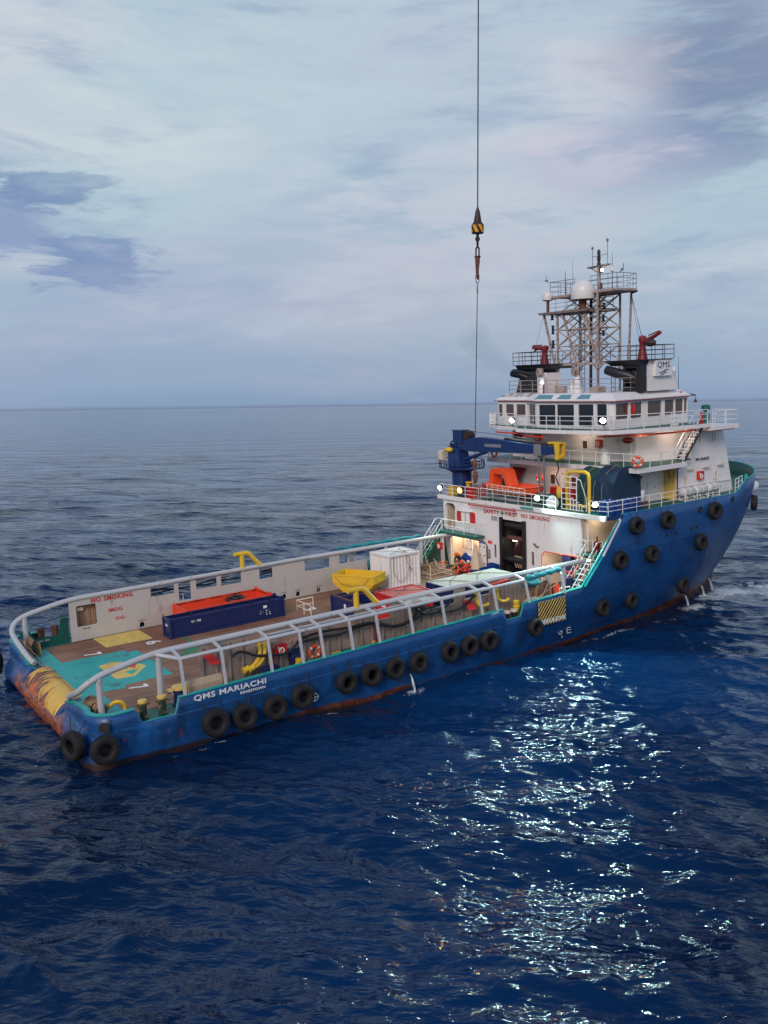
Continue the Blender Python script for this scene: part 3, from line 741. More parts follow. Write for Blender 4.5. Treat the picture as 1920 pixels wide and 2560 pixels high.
bp = n.new('ShaderNodeBump'); bp.inputs['Strength'].default_value = .5; bp.inputs['Distance'].default_value = .05; l.new(no.outputs[0], bp.inputs['Height']); l.new(bp.outputs[0], b.inputs['Normal'])
sm('stern_roller', mb, mr, ship)
for y in (-3.3, 3.3):
    mb = MB(); mb.lathe([(.9, -.26), (1.12, -.22), (1.12, .22), (.9, .26)], (.98, y, 1.46), 'Y', 40); sm('roller_bearing', mb, M['craneblue'], ship)

# ---------------------------------------------------------------- crash rails
mb_main = {}
for sgn, side in ((1, 'port'), (-1, 'starboard')):
    mb = MB(); Y = 6.88 * sgn
    xe = 32.6
    path = [(.68, 3.35 * sgn, 2.8), (.50, 3.9 * sgn, 3.02), (.28, 5.9 * sgn, 3.75), (.3, 6.5 * sgn, 4.02), (.55, 6.83 * sgn, 4.36), (1.1, Y, 4.63), (1.6, Y, 4.76), (3.2, Y, 5.05), (3.8, Y, 5.12), (4.4, Y, 5.15), (20, Y, 5.2), (xe, Y, 5.1)]
    # round the bends
    P = [Vector(p) for p in path]
    for _ in range(2):
        Q = [P[0]]
        for a, b in zip(P[:-1], P[1:]):
            if (b - a).length < 3: Q += [a.lerp(b, .25), a.lerp(b, .75)]
            else: Q += [a, b]
        P = Q + [P[-1]]
    mb.tube(P, .148, 14)
    cr_ = sm('crash_rail', mb, M['railg'], ship)
    mb = MB(); mb.tube([(1.12, 6.86 * sgn, 2.5), (1.12, 6.86 * sgn, 4.6)], .155, 14); sm('post', mb, M['railg'], cr_)
    if sgn < 0:
        mb = MB(); mb.tube([(3.95, 6.75 * sgn, 2.5), (3.95, Y, 5.1)], .155, 14); sm('post', mb, M['railg'], cr_)
    # hoops that carry the outer pipe out to the bulwark
    feet = [4.57, 6.62, 9.09, 10.84, 12.04, 13.8, 15.49, 17.68, 19.93, 22.66, 23.78, 26.32, 29.33]
    for x in feet:
        mb = MB(); zt_ = zt(x)
        pts = [(x, Y + .1 * sgn, 5.18), (x, 7.55 * sgn, 5.07), (x, 7.78 * sgn, 5.02), (x, 7.92 * sgn, 4.9), (x, 8.0 * sgn, 4.6), (x, 8.24 * sgn, zt_ - .02)]
        # flat web with an outer flange
        mb.tube(pts, .085, 4, sq=True, up=(1, 0, 0))
        mb.build('hoop', M['railg'], cr_)
    mb = MB(); mb.tube([(3.75, 6.9 * sgn, 5.1), (4.6, 7.86 * sgn, 4.93), (12, 7.86 * sgn, 4.97), (26.3, 7.86 * sgn, 5.0)], .10, 10)
    sm('outer_pipe', mb, M['railg'], cr_)
    mb = MB()
    for y_, z_, x0, x1 in ((7.35, 5.0, 9.1, 17.7), (7.15, 4.86, 9.1, 23.8), (7.6, 4.88, 10.8, 26.3)):
        mb.tube([(x0, y_ * sgn, z_), (x1, y_ * sgn, z_)], .045, 6)
    sm('thin_pipes', mb, M['railg'], cr_)
    # crash barrier plating with its openings
    cut = [(8.64, 10.2, 4.42, 5.2), (10.46, 11.3, 3.85, 5.2), (11.65, 13.1, 4.38, 5.2), (13.38, 14.85, 4.33, 5.2), (16.16, 17.16, 4.3, 5.2), (19.63, 21.67, 4.26, 5.2), (22.46, 24.4, 4.36, 5.2)]
    topz = 5.02; x0, x1 = (3.66, 24.8) if sgn > 0 else (5.95, 28.6)
    outline = [(x0, DZ + .02), (x1, DZ + .02), (x1, topz)]
    cuts = [c for c in cut if c[0] > x0]
    if sgn > 0: cuts = cuts[:-1]; outline[-1] = (x1, 4.36); outline.append((22.46, 4.36)); outline.append((22.46, topz))
    for a, b_, z0, z1 in sorted(cuts, reverse=True):
        outline += [(b_, topz), (b_, z0), (a, z0), (a, topz)]
    outline.append((x0, topz))
    holes = []
    if sgn > 0: holes.append(rrect(4.05, 5.24, 3.4, 4.68, .12))
    for xh in (7.95, 17.93, 19.0, 20.65):
        hh = [(xh - .16, DZ + .1), (xh + .16, DZ + .1)] + [(xh + .16 * math.cos(R(a)), DZ + .28 + .16 * math.sin(R(a))) for a in range(0, 181, 30)]
        if sgn > 0: holes.append(hh)
    mb = MB(); mb.plate(outline, holes, (0, Y + (.05 * sgn if sgn > 0 else .05), 0), (1, 0, 0), (0, 0, 1), .10)
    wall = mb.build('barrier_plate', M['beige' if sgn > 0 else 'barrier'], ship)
    mb = MB()
    if sgn < 0:
        x = x0 + .05
        while x < x1:
            inc = any(a - .05 < x < b_ + .05 for a, b_, _, _ in cuts); h_ = 4.3 if inc else topz - .05
            mb.box(x - .014, x + .014, -7.05, -6.935, DZ, h_); mb.box(x - .06, x + .06, -7.06, -7.045, DZ, h_); x += .7
    else:
        x = x0 + .3
        while x < x1:
            inc = any(a - .05 < x < b_ + .05 for a, b_, _, _ in cuts) or x > 22.4 or 4 < x < 5.3; h_ = 4.25 if inc else topz - .05
            if not (4 < x < 5.3): mb.box(x - .012, x + .012, 6.935, 7.05, DZ, h_)
            x += .62
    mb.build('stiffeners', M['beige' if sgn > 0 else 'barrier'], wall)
    for x in ([26.5, 29.7, 31.8] if sgn > 0 else [29.2, 30.6]):
        mb = MB(); mb.tube([(x, Y, DZ), (x, Y, 5.1)], .15, 4, sq=True); mb.build('post', M['railg'], cr_)
    if sgn > 0:
        sm('gooseneck', MB().tube([(23.5, 7.3, 4.3), (23.5, 7.3, 4.8), (23.8, 7.3, 5.0), (24.1, 7.3, 4.8), (24.1, 7.3, 4.3)], .08, 8), M['railg'], ship)
    # the yellow bent-pipe fairlead on the rail
    mb = MB(); mb.tube([(14.98, Y, 5.1), (14.98, Y, 6.22)], .15, 12); mb.tube([(14.45, Y, 6.23), (15.3, Y, 6.23), (15.5, Y, 6.15), (16.3, Y, 5.25)], .15, 12)
    sm('bent_pipe_post', mb, M['yellow'], ship)
    # coaming of the cargo deck between barrier and bulwark, the gutter deck
# port-wall writing
def wallp(name, s_, x0, x1, z0, z1, m='redtxt', **k): text(name, s_, M[m], ship, (x0, 6.82, z0), (1, 0, 0), (0, 0, 1), x1 - x0, z1 - z0, th=.008, **k)
wallp('lettering', 'NO SMOKING', 4.97, 7.5, 4.72, 5.0, bold=.03, spacing=1.15)
wallp('lettering', 'IMDG', 5.95, 6.8, 3.97, 4.2, bold=.02, spacing=1.15); wallp('lettering', 'DG-', 6.37, 6.98, 3.42, 3.62, bold=.02, spacing=1.15)
wallp('lettering', 'SWL 25T', 4.38, 4.8, 3.22, 3.30, 'blacktxt', bold=0)
for xh in (7.95, 17.93, 19.0, 20.65): wallp('lettering', 'SWL 45T', xh - .22, xh + .22, 3.06, 3.12, 'blacktxt', bold=0)

# ---------------------------------------------------------------- port quarter: green bitt recess, bollards
mb = MB()
mb.plate([(1.2, 2.5), (3.75, 2.5), (3.75, 3.9), (3.35, 3.9), (3.1, 2.95), (1.75, 2.95), (1.45, 3.55), (.9, 3.55)], [], (0, 7.75, 0), (1, 0, 0), (0, 0, 1), .08)
mb.tube([(1.6, 7.75, 3.5), (1.6, 7.75, 3.75), (3.45, 7.75, 4.0), (3.6, 7.75, 3.95)], .03, 6)
mb.build('mooring_recess', M['green'], ship)
text('lettering', 'SWL 25T', M['whitetxt'], ship, (1.9, 7.66, 2.72), (1, 0, 0), (0, 0, 1), .7, .1, bold=.02, th=.008)
# ================================================================ DECKHOUSE
UA, VA = (0, -1, 0), (0, 0, 1)          # the aft faces: u to starboard, v up
def aftplate(outer_y, holes_y, x, th=.12):      # polygons given as (y, z); plate whose aft side is at x
    mb = MB(); f = lambda L_: [(-a, b) for a, b in L_]
    mb.plate(f(outer_y), [f(h) for h in holes_y], (x + th, 0, 0), UA, VA, th); return mb
def ry(y0, y1, z0, z1, r=.15): return rrect(min(y0, y1), max(y0, y1), z0, z1, r)
outer = [(8.12, DZ), (7.35, DZ), (7.35, 4.7), (7.1, 4.93), (3.35, 4.93), (3.02, 4.65), (3.02, DZ), (1.60, DZ), (1.60, 6.85), (-1.05, 6.85), (-1.05, DZ), (-2.55, DZ), (-2.55, 4.75), (-2.85, 5.05), (-6.3, 5.1), (-6.3, 7.76), (8.12, 7.76)]
holes = [ry(7.88, 6.7, 5.5, 7.45, .35), ry(2.34, 2.08, 3.85, 4.88, .12), ry(-1.52, -1.8, 3.85, 4.88, .12)]
mb = aftplate(outer, holes, 33.0); mb.build('aft_bulkhead', M['white'], ship, bevel=.01)
# rooms behind it
mb = MB()
mb.box(33.12, 36.3, 7.8, 7.9, 5.3, 7.7)      # port side
mb.box(36.3, 36.42, 7.9, -7.9, 5.3, 7.7); mb.box(36.3, 36.42, 6.4, -6.4, DZ, 5.3)     # back
mb.box(33.12, 36.3, 2.9, 2.78, DZ, 5.3)      # partition
mb.box(33.12, 36.3, -2.35, -2.47, DZ, 5.3)
mb.box(33.12, 36.3, 7.8, 1.75, 5.2, 5.32); mb.box(33.12, 36.3, -1.2, -6.3, 5.2, 5.3)
mb.box(34.2, 34.3, 7.3, 2.9, DZ, 5.2); mb.box(33.12, 34.2, 7.3, 7.4, DZ, 5.2)
mb.build('inner_bulkheads', M['gun'], ship)
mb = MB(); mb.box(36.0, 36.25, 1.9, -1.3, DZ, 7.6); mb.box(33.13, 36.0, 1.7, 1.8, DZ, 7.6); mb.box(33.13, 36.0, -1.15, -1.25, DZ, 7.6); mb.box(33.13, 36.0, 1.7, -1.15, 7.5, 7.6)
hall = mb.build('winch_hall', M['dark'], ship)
# rim trims of the openings
mb = MB(); mb.tube([(32.98, -2.57, 4.1), (32.98, -2.57, 4.75), (32.98, -2.87, 5.06), (32.98, -6.4, 5.12)], .035, 6); mb.build('opening_rim', M['redorange'], ship)
mb = MB(); mb.tube([(32.98, 7.3, 4.93), (32.98, 3.35, 4.94), (32.98, 3.03, 4.65), (32.98, 3.03, 3.4)], .03, 6); mb.build('opening_rim', M['rust'], ship)
# black frame, fairlead roller and warping gear of the winch doorway
mb = MB(); mb.box(32.86, 32.995, 1.58, 1.30, DZ, 7.0); mb.build('door_jamb', M['black'], ship); mb = MB(); mb.box(32.86, 32.995, -.78, -1.08, DZ, 6.95); mb.build('door_jamb', M['black'], ship)
for zr_ in (6.45, 3.95): mb = MB(); mb.cyl((33.3, 1.35, zr_), (33.3, -.85, zr_), .25, n=16); sm('fairlead_roller', mb, M['black'], ship)
mb = MB(); mb.cyl((33.6, 1.35, 5.45), (33.6, -.85, 5.45), .17, n=16); sm('guide_roller', mb, M['rust'], ship)
mb = MB(); mb.lathe([(1.25, -.8), (1.25, -.7), (.55, -.68), (.55, .6), (1.25, .62), (1.25, .72)], (35, .3, 4.4), 'Y', 28); sm('towing_winch', mb, M['dsteel'], hall)
mb = MB()
for i, y in enumerate((.35, .1, -.15, -.4)):
    mb.tube([(33.35, y, 3.4), (33.12, y, 3.95), (33.3, y, 4.25), (33.55, y, 4.1), (33.6, y - .05, 3.5)], .05, 6)
mb.build('wire_bights', M['ropew'], hall)
mb = MB(); mb.tube([(32.9, 1.3, 2.72), (32.9, -.8, 2.72)], .03, 4); mb.build('threshold_stripe', M['yellow'], ship)
mb = MB(); mb.box(33.6, 33.75, .98, .62, 5.22, 5.34); mb.build('strip_light', M['lampw'], hall)
# dark panes behind the slot windows
for y in (2.21, -1.66):
    mb = MB(); mb.box(33.14, 33.17, y - .2, y + .2, 3.8, 4.95); mb.build('slot_window', M['brownglass'], ship)
# contents of the port opening: doors, lights, red box
for y in (6.2, 3.55):
    mb = aftplate(ry(y + .38, y - .38, 3.0, 4.75, .1), [], 33.9 if y > 4 else 32.94, .05); d_ = mb.build('weathertight_door', M['white_clean'], ship, bevel=.01)
    mb = MB(); xx = 33.88 if y > 4 else 32.92
    for zz in (3.25, 3.85, 4.5): mb.box(xx - .04, xx + .01, y + .3, y + .16, zz, zz + .08); mb.box(xx - .04, xx + .01, y - .16, y - .3, zz, zz + .08)
    mb.build('door_dogs', M['rope'], d_)
for y, z, x_ in ((5.1, 4.78, 33.6), (6.5, 4.9, 33.8), (4.1, 4.85, 33.3), (-3.6, 4.9, 33.5), (-6.1, 4.85, 33.4)):
    mb = MB(); mb.box(x_, x_ + .14, y - .35, y + .35, z, z + .09); mb.build('tube_light', M['lampw'], ship)
mb = MB(); mb.box(34.1, 34.19, 5.3, 4.4, 3.3, 4.6); mb.build('notice_board', M['navy'], ship)
mb = MB(); mb.box(34.0, 34.4, -4.3, -3.5, 3.2, 4.7); mb.build('electrical_cabinet', M['navy'], ship)
# fire-hose cabinets with their white reel mark
def hosebox(c, n=(-1, 0, 0), s=.5, name='fire_hose_cabinet', parent=ship):
    c = Vector(c); n = Vector(n); side = Vector((0, 0, 1)).cross(n).normalized()      # to the viewer's right
    mb = MB(); d = .2
    v = []
    for a in (0, d):
        for q, w_ in ((-s / 2, -s / 2), (s / 2, -s / 2), (s / 2, s / 2), (-s / 2, s / 2)): v.append(c + n * a + side * q + Vector((0, 0, w_)))
    mb.hexa(v[:4], v[4:]); bx = mb.build(name, M['red'], parent, bevel=.01)
    mb = MB(); ctr = c + n * (d + .012); pts = [ctr + side * (.24 * s * math.cos(t * .5236) - .05 * s) + Vector((0, 0, .24 * s * math.sin(t * .5236) - .05)) for t in range(12)]
    mb.tube(pts, .03 * s / .5, 4, closed=True); mb.tube([ctr + side * (-.38 * s) + Vector((0, 0, .3 * s)), ctr + side * (-.3 * s) + Vector((0, 0, .1 * s)), ctr + side * (-.05 * s) + Vector((0, 0, -.05))], .025 * s / .5, 4)
    mb.build('reel_mark', M['whitetxt'], bx); return bx
hosebox((31.75, 7.0, 4.35)); hosebox((33.0, -6.0, 4.15), s=.6) 
# red sign, vent grille, orange spreader rail, fire lockers
mb = aftplate(rect(2.52, 2.95, 4.87, 5.1), [], 32.97, .02); mb.build('red_sign', M['redorange'], ship)
mb = aftplate(rect(1.84, 2.52, 6.66, 6.98), [], 32.98, .015); gr = mb.build('vent_grille', M['dark'], ship)
mb = MB()
for i in range(6): mb.box(32.955, 32.975, 1.84 + i * .136 - .012, 1.84 + i * .136 + .012, 6.66, 6.98)
for i in range(4): mb.box(32.955, 32.975, 1.84, 2.52, 6.66 + i * .107 - .01, 6.66 + i * .107 + .01)
mb.build('grille_bars', M['white_clean'], gr)
mb = MB()
for i in range(7): mb.box(32.97, 32.99, 2.72, 2.95, 3.75 + i * .1, 3.75 + i * .1 + (.05 if i % 3 else .07))
mb.build('instruction_plate', M['blacktxt'], ship)
mb = MB(); mb.tube([(32.6, 4.6, 7.64), (32.6, -.45, 7.65)], .05, 6); mb.tube([(32.6, 4.6, 7.64), (32.6, 4.6, 7.8)], .035, 6); mb.tube([(32.6, -.3, 7.64), (32.6, -.3, 7.85)], .035, 6); mb.build('red_lashing_bar', M['red'], ship)
for y in (6.1, 4.55):
    mb = aftplate(ry(y + .22, y - .22, 6.18, 7.0, .12), [], 32.84, .16); mb.build('fire_gear_locker', M['red'], ship, bevel=.01)
mb = aftplate(ry(5.82, 4.85, 6.15, 6.98, .1), [], 32.86, .14); lo_ = mb.build('white_locker', M['white_clean'], ship, bevel=.01)
mb = MB(); mb.box(32.845, 32.86, 5.35, 5.31, 6.2, 6.93); mb.build('locker_seam', M['blacktxt'], lo_)
mb = MB(); mb.box(32.7, 33.0, 5.95, 4.7, 7.02, 7.06); mb.build('locker_canopy', M['white_clean'], ship)
mb = MB(); mb.tube([(32.95, -2.0, 5.45), (32.8, -2.0, 5.5), (32.8, -2.25, 5.35), (32.95, -2.3, 5.3)], .05, 6); mb.build('cable_bracket', M['rust'], ship)
# writing on the aft bulkhead
def aft(s_, y0, y1, z0, z1, m='redtxt', x=32.98, bold=.02, **k): text('lettering', s_, M[m], ship, (x, y0, z0), UA, VA, abs(y1 - y0), z1 - z0, bold=bold, th=.01, **k)
aft('SAFETY', 3.35, 1.66, 7.12, 7.42, spacing=1.12); aft('FIRST', 1.02, -.24, 7.14, 7.44, spacing=1.12); aft('NO SMOKING', -.62, -3.33, 7.17, 7.46, spacing=1.12)
mb = MB(); mb.box(32.965, 32.985, 1.52, 1.18, 7.24, 7.31); mb.box(32.967, 32.983, 1.385, 1.315, 7.1, 7.45); mb.build('green_cross', M['green'], ship)
# starboard recess with its landing and the broken outline of the ship's side
mb = MB(); mb.box(33.0, 36.3, -6.3, -6.18, 5.3, 7.76); mb.box(33.0, 36.3, -6.3, -7.75, 5.3, 5.42); mb.build('recess_walls', M['gun'], ship)
mb = MB(); mb.box(32.4, 36.2, -6.32, -7.8, 5.42, 5.47); mb.build('recess_landing', M['green'], ship)
mb = MB(); mb.tube([(33.4, -6.42, 5.5), (33.4, -6.42, 7.4), (33.3, -6.35, 7.7)], .05, 8); mb.tube([(36.2, -7.2, 5.5), (36.2, -7.2, 7.7)], .05, 8); mb.build('recess_pipes', M['white_clean'], ship)
mb = MB(); mb.box(36.18, 36.3, -6.7, -7.0, 6.4, 7.3); mb.build('cream_panel', M['cream'], ship); mb = MB(); mb.box(36.16, 36.3, -7.4, -7.6, 6.6, 7.5); mb.build('dark_panel', M['rust'], ship)
mb = MB(); mb.ell((33.6, -7.0, 5.95), (.22, .2, .28)); mb.cyl((33.6, -7.0, 5.45), (33.6, -7.0, 6.2), .12); mb.cyl((33.4, -7.0, 6.1), (33.9, -7.0, 6.1), .1); mb.cyl((33.6, -7.0, 6.2), (33.6, -7.0, 6.55), .05); sm('hydrant_valve', mb, M['maroon'], ship)
mb = MB(); mb.box(33.0, 34.6, -8.31, -8.18, 7.76, 8.0); mb.build('side_beam', M['craneblue'], ship)
# the pale edge of the ship's side that rises to the boat deck
mb = MB(); mb.tube([(31.05, -8.27, zt(30.9) + .06), (32.7, -8.27, 5.55)], .075, 4, sq=True); mb.build('side_capping', M['teal'], ship)
mb = MB(); mb.tube([(32.7, -8.27, 5.55), (34.2, -8.27, 7.45), (34.3, -8.27, 7.65), (34.2, -8.27, 7.78)], .085, 4, sq=True); mb.build('side_capping', M['white_clean'], ship)

# ---------------------------------------------------------------- stairs
def stair(name, b, t, w_, axis_y, treads, mt, ms, parent=ship, side_rails=True, hr=.95, railm=None):
    """b, t: bottom and top points of the centre line; w_ wide along y"""
    b, t = Vector(b), Vector(t); d = t - b; st = MB()
    n_ = d.normalized()
    for s in (-1, 1):
        o = Vector((0, s * w_ / 2, 0)); st.tube([b + o, t + o], .09, 4, sq=True, up=(0, 1, 0))
    so_ = st.build(name, ms, parent)
    tr = MB()
    for i in range(treads):
        c = b.lerp(t, (i + .5) / treads); tr.box(c.x - .14, c.x + .14, c.y - w_ / 2, c.y + w_ / 2, c.z - .02, c.z + .02)
    tr.build('treads', mt, so_)
    if side_rails:
        for s in (-1, 1):
            hrb = MB(); o = Vector((0, s * (w_ / 2 + .02), 0))
            hrb.tube([b + o, b + o + Vector((0, 0, hr)), t + o + Vector((0, 0, hr)), t + o + Vector((.5, 0, hr)), t + o + Vector((.5, 0, 0))], .03, 6)
            hrb.tube([b + o + Vector((0, 0, hr * .5)), t + o + Vector((0, 0, hr * .5))], .022, 6)
            for i in (1, 2, 3): c = b.lerp(t, i / 4) + o; hrb.tube([c, c + Vector((0, 0, hr))], .022, 6)
            hrb.build('handrail', railm or M['white_clean'], so_)
    return so_
stair('stair', (30.35, -7.35, 2.75), (32.75, -7.35, 5.4), .8, True, 9, M['white_clean'], M['green'])
stair('stair', (29.9, 7.75, 2.75), (32.2, 7.75, 5.3), .75, True, 9, M['kelly'], M['green'])
mb = MB(); mb.box(32.1, 33.0, 8.15, 3.3, 5.22, 5.4); wk = mb.build('side_walkway', M['green'], ship)
mb = MB(); rail(mb, [(32.2, 7.3, 5.4), (32.14, 7.3, 5.4), (32.14, 3.35, 5.4), (32.95, 3.35, 5.4)], .95, 2, 1.3); mb.build('railing', M['white_clean'], wk)
mb = MB(); rail(mb, [(32.5, -6.35, 5.47), (32.5, -7.0, 5.47)], .95, 3, .8); mb.build('railing', M['white_clean'], ship)

# ---------------------------------------------------------------- boat deck
def hull_top(xs, inset, z): return [(x, -(hull_y(x, z) - inset)) for x in xs]
xs_d = [33.0, 36, 40, 44, 46, 48, 50, 52, 54, 55.5, 56.6]
st_ = hull_top(xs_d, .14, 7.9)
poly = st_ + [(57.3, 0)] + [(x, -y) for x, y in st_[::-1]]
mb = MB(); prism(mb, poly, 7.78, 8.0); mb.build('boat_deck', M['green'], ship)
mb = MB(); mb.box(32.82, 33.02, 8.62, -8.32, 7.74, 8.04); mb.build('deck_edge_band', M['white'], ship, bevel=.01)
mb = MB(); mb.box(33.0, 35.5, 8.62, 8.25, 7.74, 8.03); mb.build('deck_edge_band', M['white'], ship)
rl = MB(); rail(rl, [(33.4, 8.5, 8.02), (32.95, 8.45, 8.02), (32.95, 3.83, 8.02)], .86, 3, 1.45); rl.build('railing', M['white_clean'], ship)
rl = MB(); rail(rl, [(32.95, -1.7, 8.02), (32.95, -4.0, 8.02)], .9, 3, 1.15); rl.build('railing', M['white_clean'], ship)
rl = MB(); rail(rl, [(32.95, -1.7, 8.02), (32.95, 3.6, 8.02)], .9, 3, 1.3); rl.build('railing', M['white_clean'], ship)
rl = MB(); rail(rl, [(32.95, -6.95, 8.02), (33.3, -8.2, 8.02), (36, -8.22, 8.03), (41.0, -8.2, 8.03)], .9, 3, 1.25); rl.build('railing', M['white_clean'], ship)
rl = MB(); rail(rl, [(41.1, -8.2, 8.03), (46.2, -8.1, 8.03)], .88, 3, 1.25); rl.build('railing', M['white_clean'], ship)
rl = MB(); rail(rl, [(47.0, -8.0, 8.03), (48.2, -7.75, 8.2)], .95, 3, .7); rl.build('railing', M['white_clean'], ship)

# ---------------------------------------------------------------- accommodation
def slab(name, poly, z0, z1, m, **k): mb = MB(); prism(mb, poly, z0, z1); return mb.build(name, m, ship, **k)
L3 = [(38, 5.9), (38, -4.6), (39, -6.0), (41.6, -6.0), (41.6, 5.9)]
slab('accommodation_lower', L3, 8.0, 10.45, M['white'])
blk = MB()
pb = [(41.6, -7.0, 8.0), (48.35, -6.9, 8.0), (48.9, -5.5, 8.0), (49.2, 0, 8.0), (48.9, 5.5, 8.0), (48.35, 6.9, 8.0), (41.6, 6.9, 8.0)]
pm = [(41.6, -7.0, 10.45), (47.65, -6.9, 10.45), (48.2, -5.5, 10.45), (48.5, 0, 10.45), (48.2, 5.5, 10.45), (47.65, 6.9, 10.45), (41.6, 6.9, 10.45)]
frus(blk, pb, pm); fb = blk.build('fore_block', M['white'], ship)
mb = MB(); mb.box(41.57, 41.6, -6.02, -6.98, 8.02, 10.4); mb.build('yellow_bulkhead', M['paleyellow'], fb)
blk = MB(); pm2 = [(43.3, -7.0, 10.45), *pm[1:-1], (43.3, 6.9, 10.45)]
pt = [(43.3, -7.0, 12.8), (46.95, -6.9, 12.8), (47.4, -5.5, 12.8), (47.7, 0, 12.8), (47.4, 5.5, 12.8), (46.95, 6.9, 12.8), (43.3, 6.9, 12.8)]
frus(blk, pm2, pt); blk.build('fore_block_upper', M['white'], ship)
slabp = [(36.15, 6.45), (36.15, -8.25), (38.6, -8.2), (41.3, -8.1), (42.3, -7.02), (43.2, -7.02), (43.2, 6.8), (38, 6.8)]
slab('upper_deck', slabp, 10.45, 10.76, M['white'], bevel=.01)
slab('upper_deck_paint', [(36.25, 6.35), (36.25, -8.15), (38.6, -8.1), (41.2, -8.0), (42.2, -7.04), (43.2, -7.04), (43.2, 6.7), (38, 6.7)], 10.7, 10.775, M['green'])
L4 = [(38, 5.5), (38, -3.7), (39.2, -4.0), (39.2, -5.5), (40.8, -6.1), (43.4, -6.5), (43.4, 5.5)]
slab('accommodation_upper', L4, 10.76, 13.0, M['white'])
rl = MB(); rail(rl, [(37.2, 6.4, 10.76), (36.25, 6.35, 10.76), (36.25, -8.15, 10.76), (38.6, -8.1, 10.76), (41.0, -8.0, 10.76)], .92, 2, 1.25); rl.build('railing', M['white_clean'], ship)
whp = [(37.0, 7.1), (36.3, 5.3), (36.1, 3.2), (34.7, 1.6), (34.45, -.4), (34.7, -4), (35.4, -6.7), (39, -7.75), (42, -8.2), (43.6, -8.3), (43.6, 7), (40, 7.3)]
slab('bridge_deck', whp, 12.98, 13.24, M['white'], bevel=.01)
slab('bridge_deck_paint', [(37.05, 7.0), (36.4, 5.3), (36.2, 3.2), (34.8, 1.6), (34.55, -.4), (34.8, -4), (35.5, -6.6), (39, -7.65), (42, -8.1), (43.6, -8.2), (43.6, 6.9), (40, 7.2)], 13.2, 13.256, M['green'])
slab('bridge_wing', [(43.6, -8.3), (46.9, -8.3), (46.9, -6.0), (47.3, 0), (46.9, 6), (46.9, 8.3), (43.6, 8.3)], 12.72, 13.0, M['white'], bevel=.01)
slab('wing_underside_stripe', [(43.7, -8.1), (46.6, -8.1), (46.6, -7.9), (43.7, -7.9)], 12.64, 12.722, M['redorange'])
rl = MB(); rail(rl, [(37.3, 7.05, 13.24), (37.0, 6.95, 13.24), (36.35, 5.2, 13.24), (36.15, 3.15, 13.24), (34.75, 1.5, 13.24), (34.5, -.4, 13.24), (34.75, -4, 13.24), (35.45, -6.6, 13.24), (39, -7.65, 13.24), (42, -8.1, 13.24), (43.4, -8.2, 13.24)], .95, 3, 1.15); rl.build('railing', M['white_clean'], ship)
rl = MB(); rail(rl, [(44.2, -8.2, 13.0), (46.8, -8.2, 13.0), (46.8, -6.2, 13.0)], 1.0, 3, 1.1); rl.build('railing', M['white_clean'], ship)
slab('rail_weathercloth', [(37.1, 7.0), (36.9, 6.9), (37.15, 6.4), (37.3, 6.5)], 13.3, 14.1, M['white_clean'])
# red fittings under the bridge deck
for P_ in ([(36.2, 5.4, 12.78), (35.7, 2.2, 12.78), (34.9, .9, 12.72), (34.7, -1.2, 12.7)], [(35.3, -5.5, 12.82), (37.5, -7.0, 12.8), (40.5, -7.6, 12.8), (42.8, -7.9, 12.85)]):
    mb = MB(); mb.tube(P_, .06, 6); mb.build('red_fire_main', M['redorange'], ship)
mb = MB(); mb.tube([(40.9, -6.9, 10.45), (40.9, -7.0, 9.6)], .05, 6); mb.tube([(38.5, -7.3, 10.3), (41.7, -7.3, 10.3), (41.7, -7.05, 10.2), (41.7, -7.05, 8.0)], .05, 6); mb.build('red_fire_main', M['maroon'], ship)
# awnings over the lower windows
for y0, y1, x0, x1 in ((5.85, 4.0, 36.9, 37.95), (-4.7, -6.6, 37.2, 38.6)):
    mb = MB(); mb.hexa([(x0, y0, 8.9), (x0, y1, 8.85), (x0 + .04, y1, 8.85), (x0 + .04, y0, 8.9)], [(x1, y0 - .4 * (y0 > 0), 9.95), (x1, y1, 9.95), (x1 + .04, y1, 9.95), (x1 + .04, y0 - .4 * (y0 > 0), 9.95)]); mb.build('red_awning', M['darkred'] if y0 > 0 else M['red'], ship)
# windows, doors and boxes on the accommodation walls
def win(c, n, w_, h_, glass='brownglass', parent=ship, frame='white_clean', r=.08, name='window', fw=.05):
    """a window that stands proud of the wall: frame ring with the pane set in it"""
    c = Vector(c); n = Vector(n).normalized(); u = Vector((0, 0, 1)).cross(n).normalized()
    mb = MB(); o = c - n * .01
    mb.plate(rrect(-w_ / 2 - fw, w_ / 2 + fw, -h_ / 2 - fw, h_ / 2 + fw, r + fw), [rrect(-w_ / 2, w_ / 2, -h_ / 2, h_ / 2, r)], o, u, (0, 0, 1), .045)
    f_ = mb.build(name, M[frame], parent)
    mb = MB(); mb.plate(rrect(-w_ / 2 - .005, w_ / 2 + .005, -h_ / 2 - .005, h_ / 2 + .005, r), [], o, u, (0, 0, 1), .022); mb.build('pane', M[glass], f_)
    return f_
for y in (1.2, -.9): win((38, y, 9.25), (-1, 0, 0), .45, .7)
for y in (-2.0,): win((38, y, 11.95), (-1, 0, 0), .42, .55)
hosebox((38, -3.35, 12.1), s=.55); hosebox((38, 2.6, 12.3), s=.5)
for x, y, z in ((38.0, 4.6, 12.35), (39.2, -5.0, 12.3)):
    mb = MB(); mb.ell((x - .25, y, z), (.3, .45, .22)); sm('lamp_hood', mb, M['maroon'], ship)
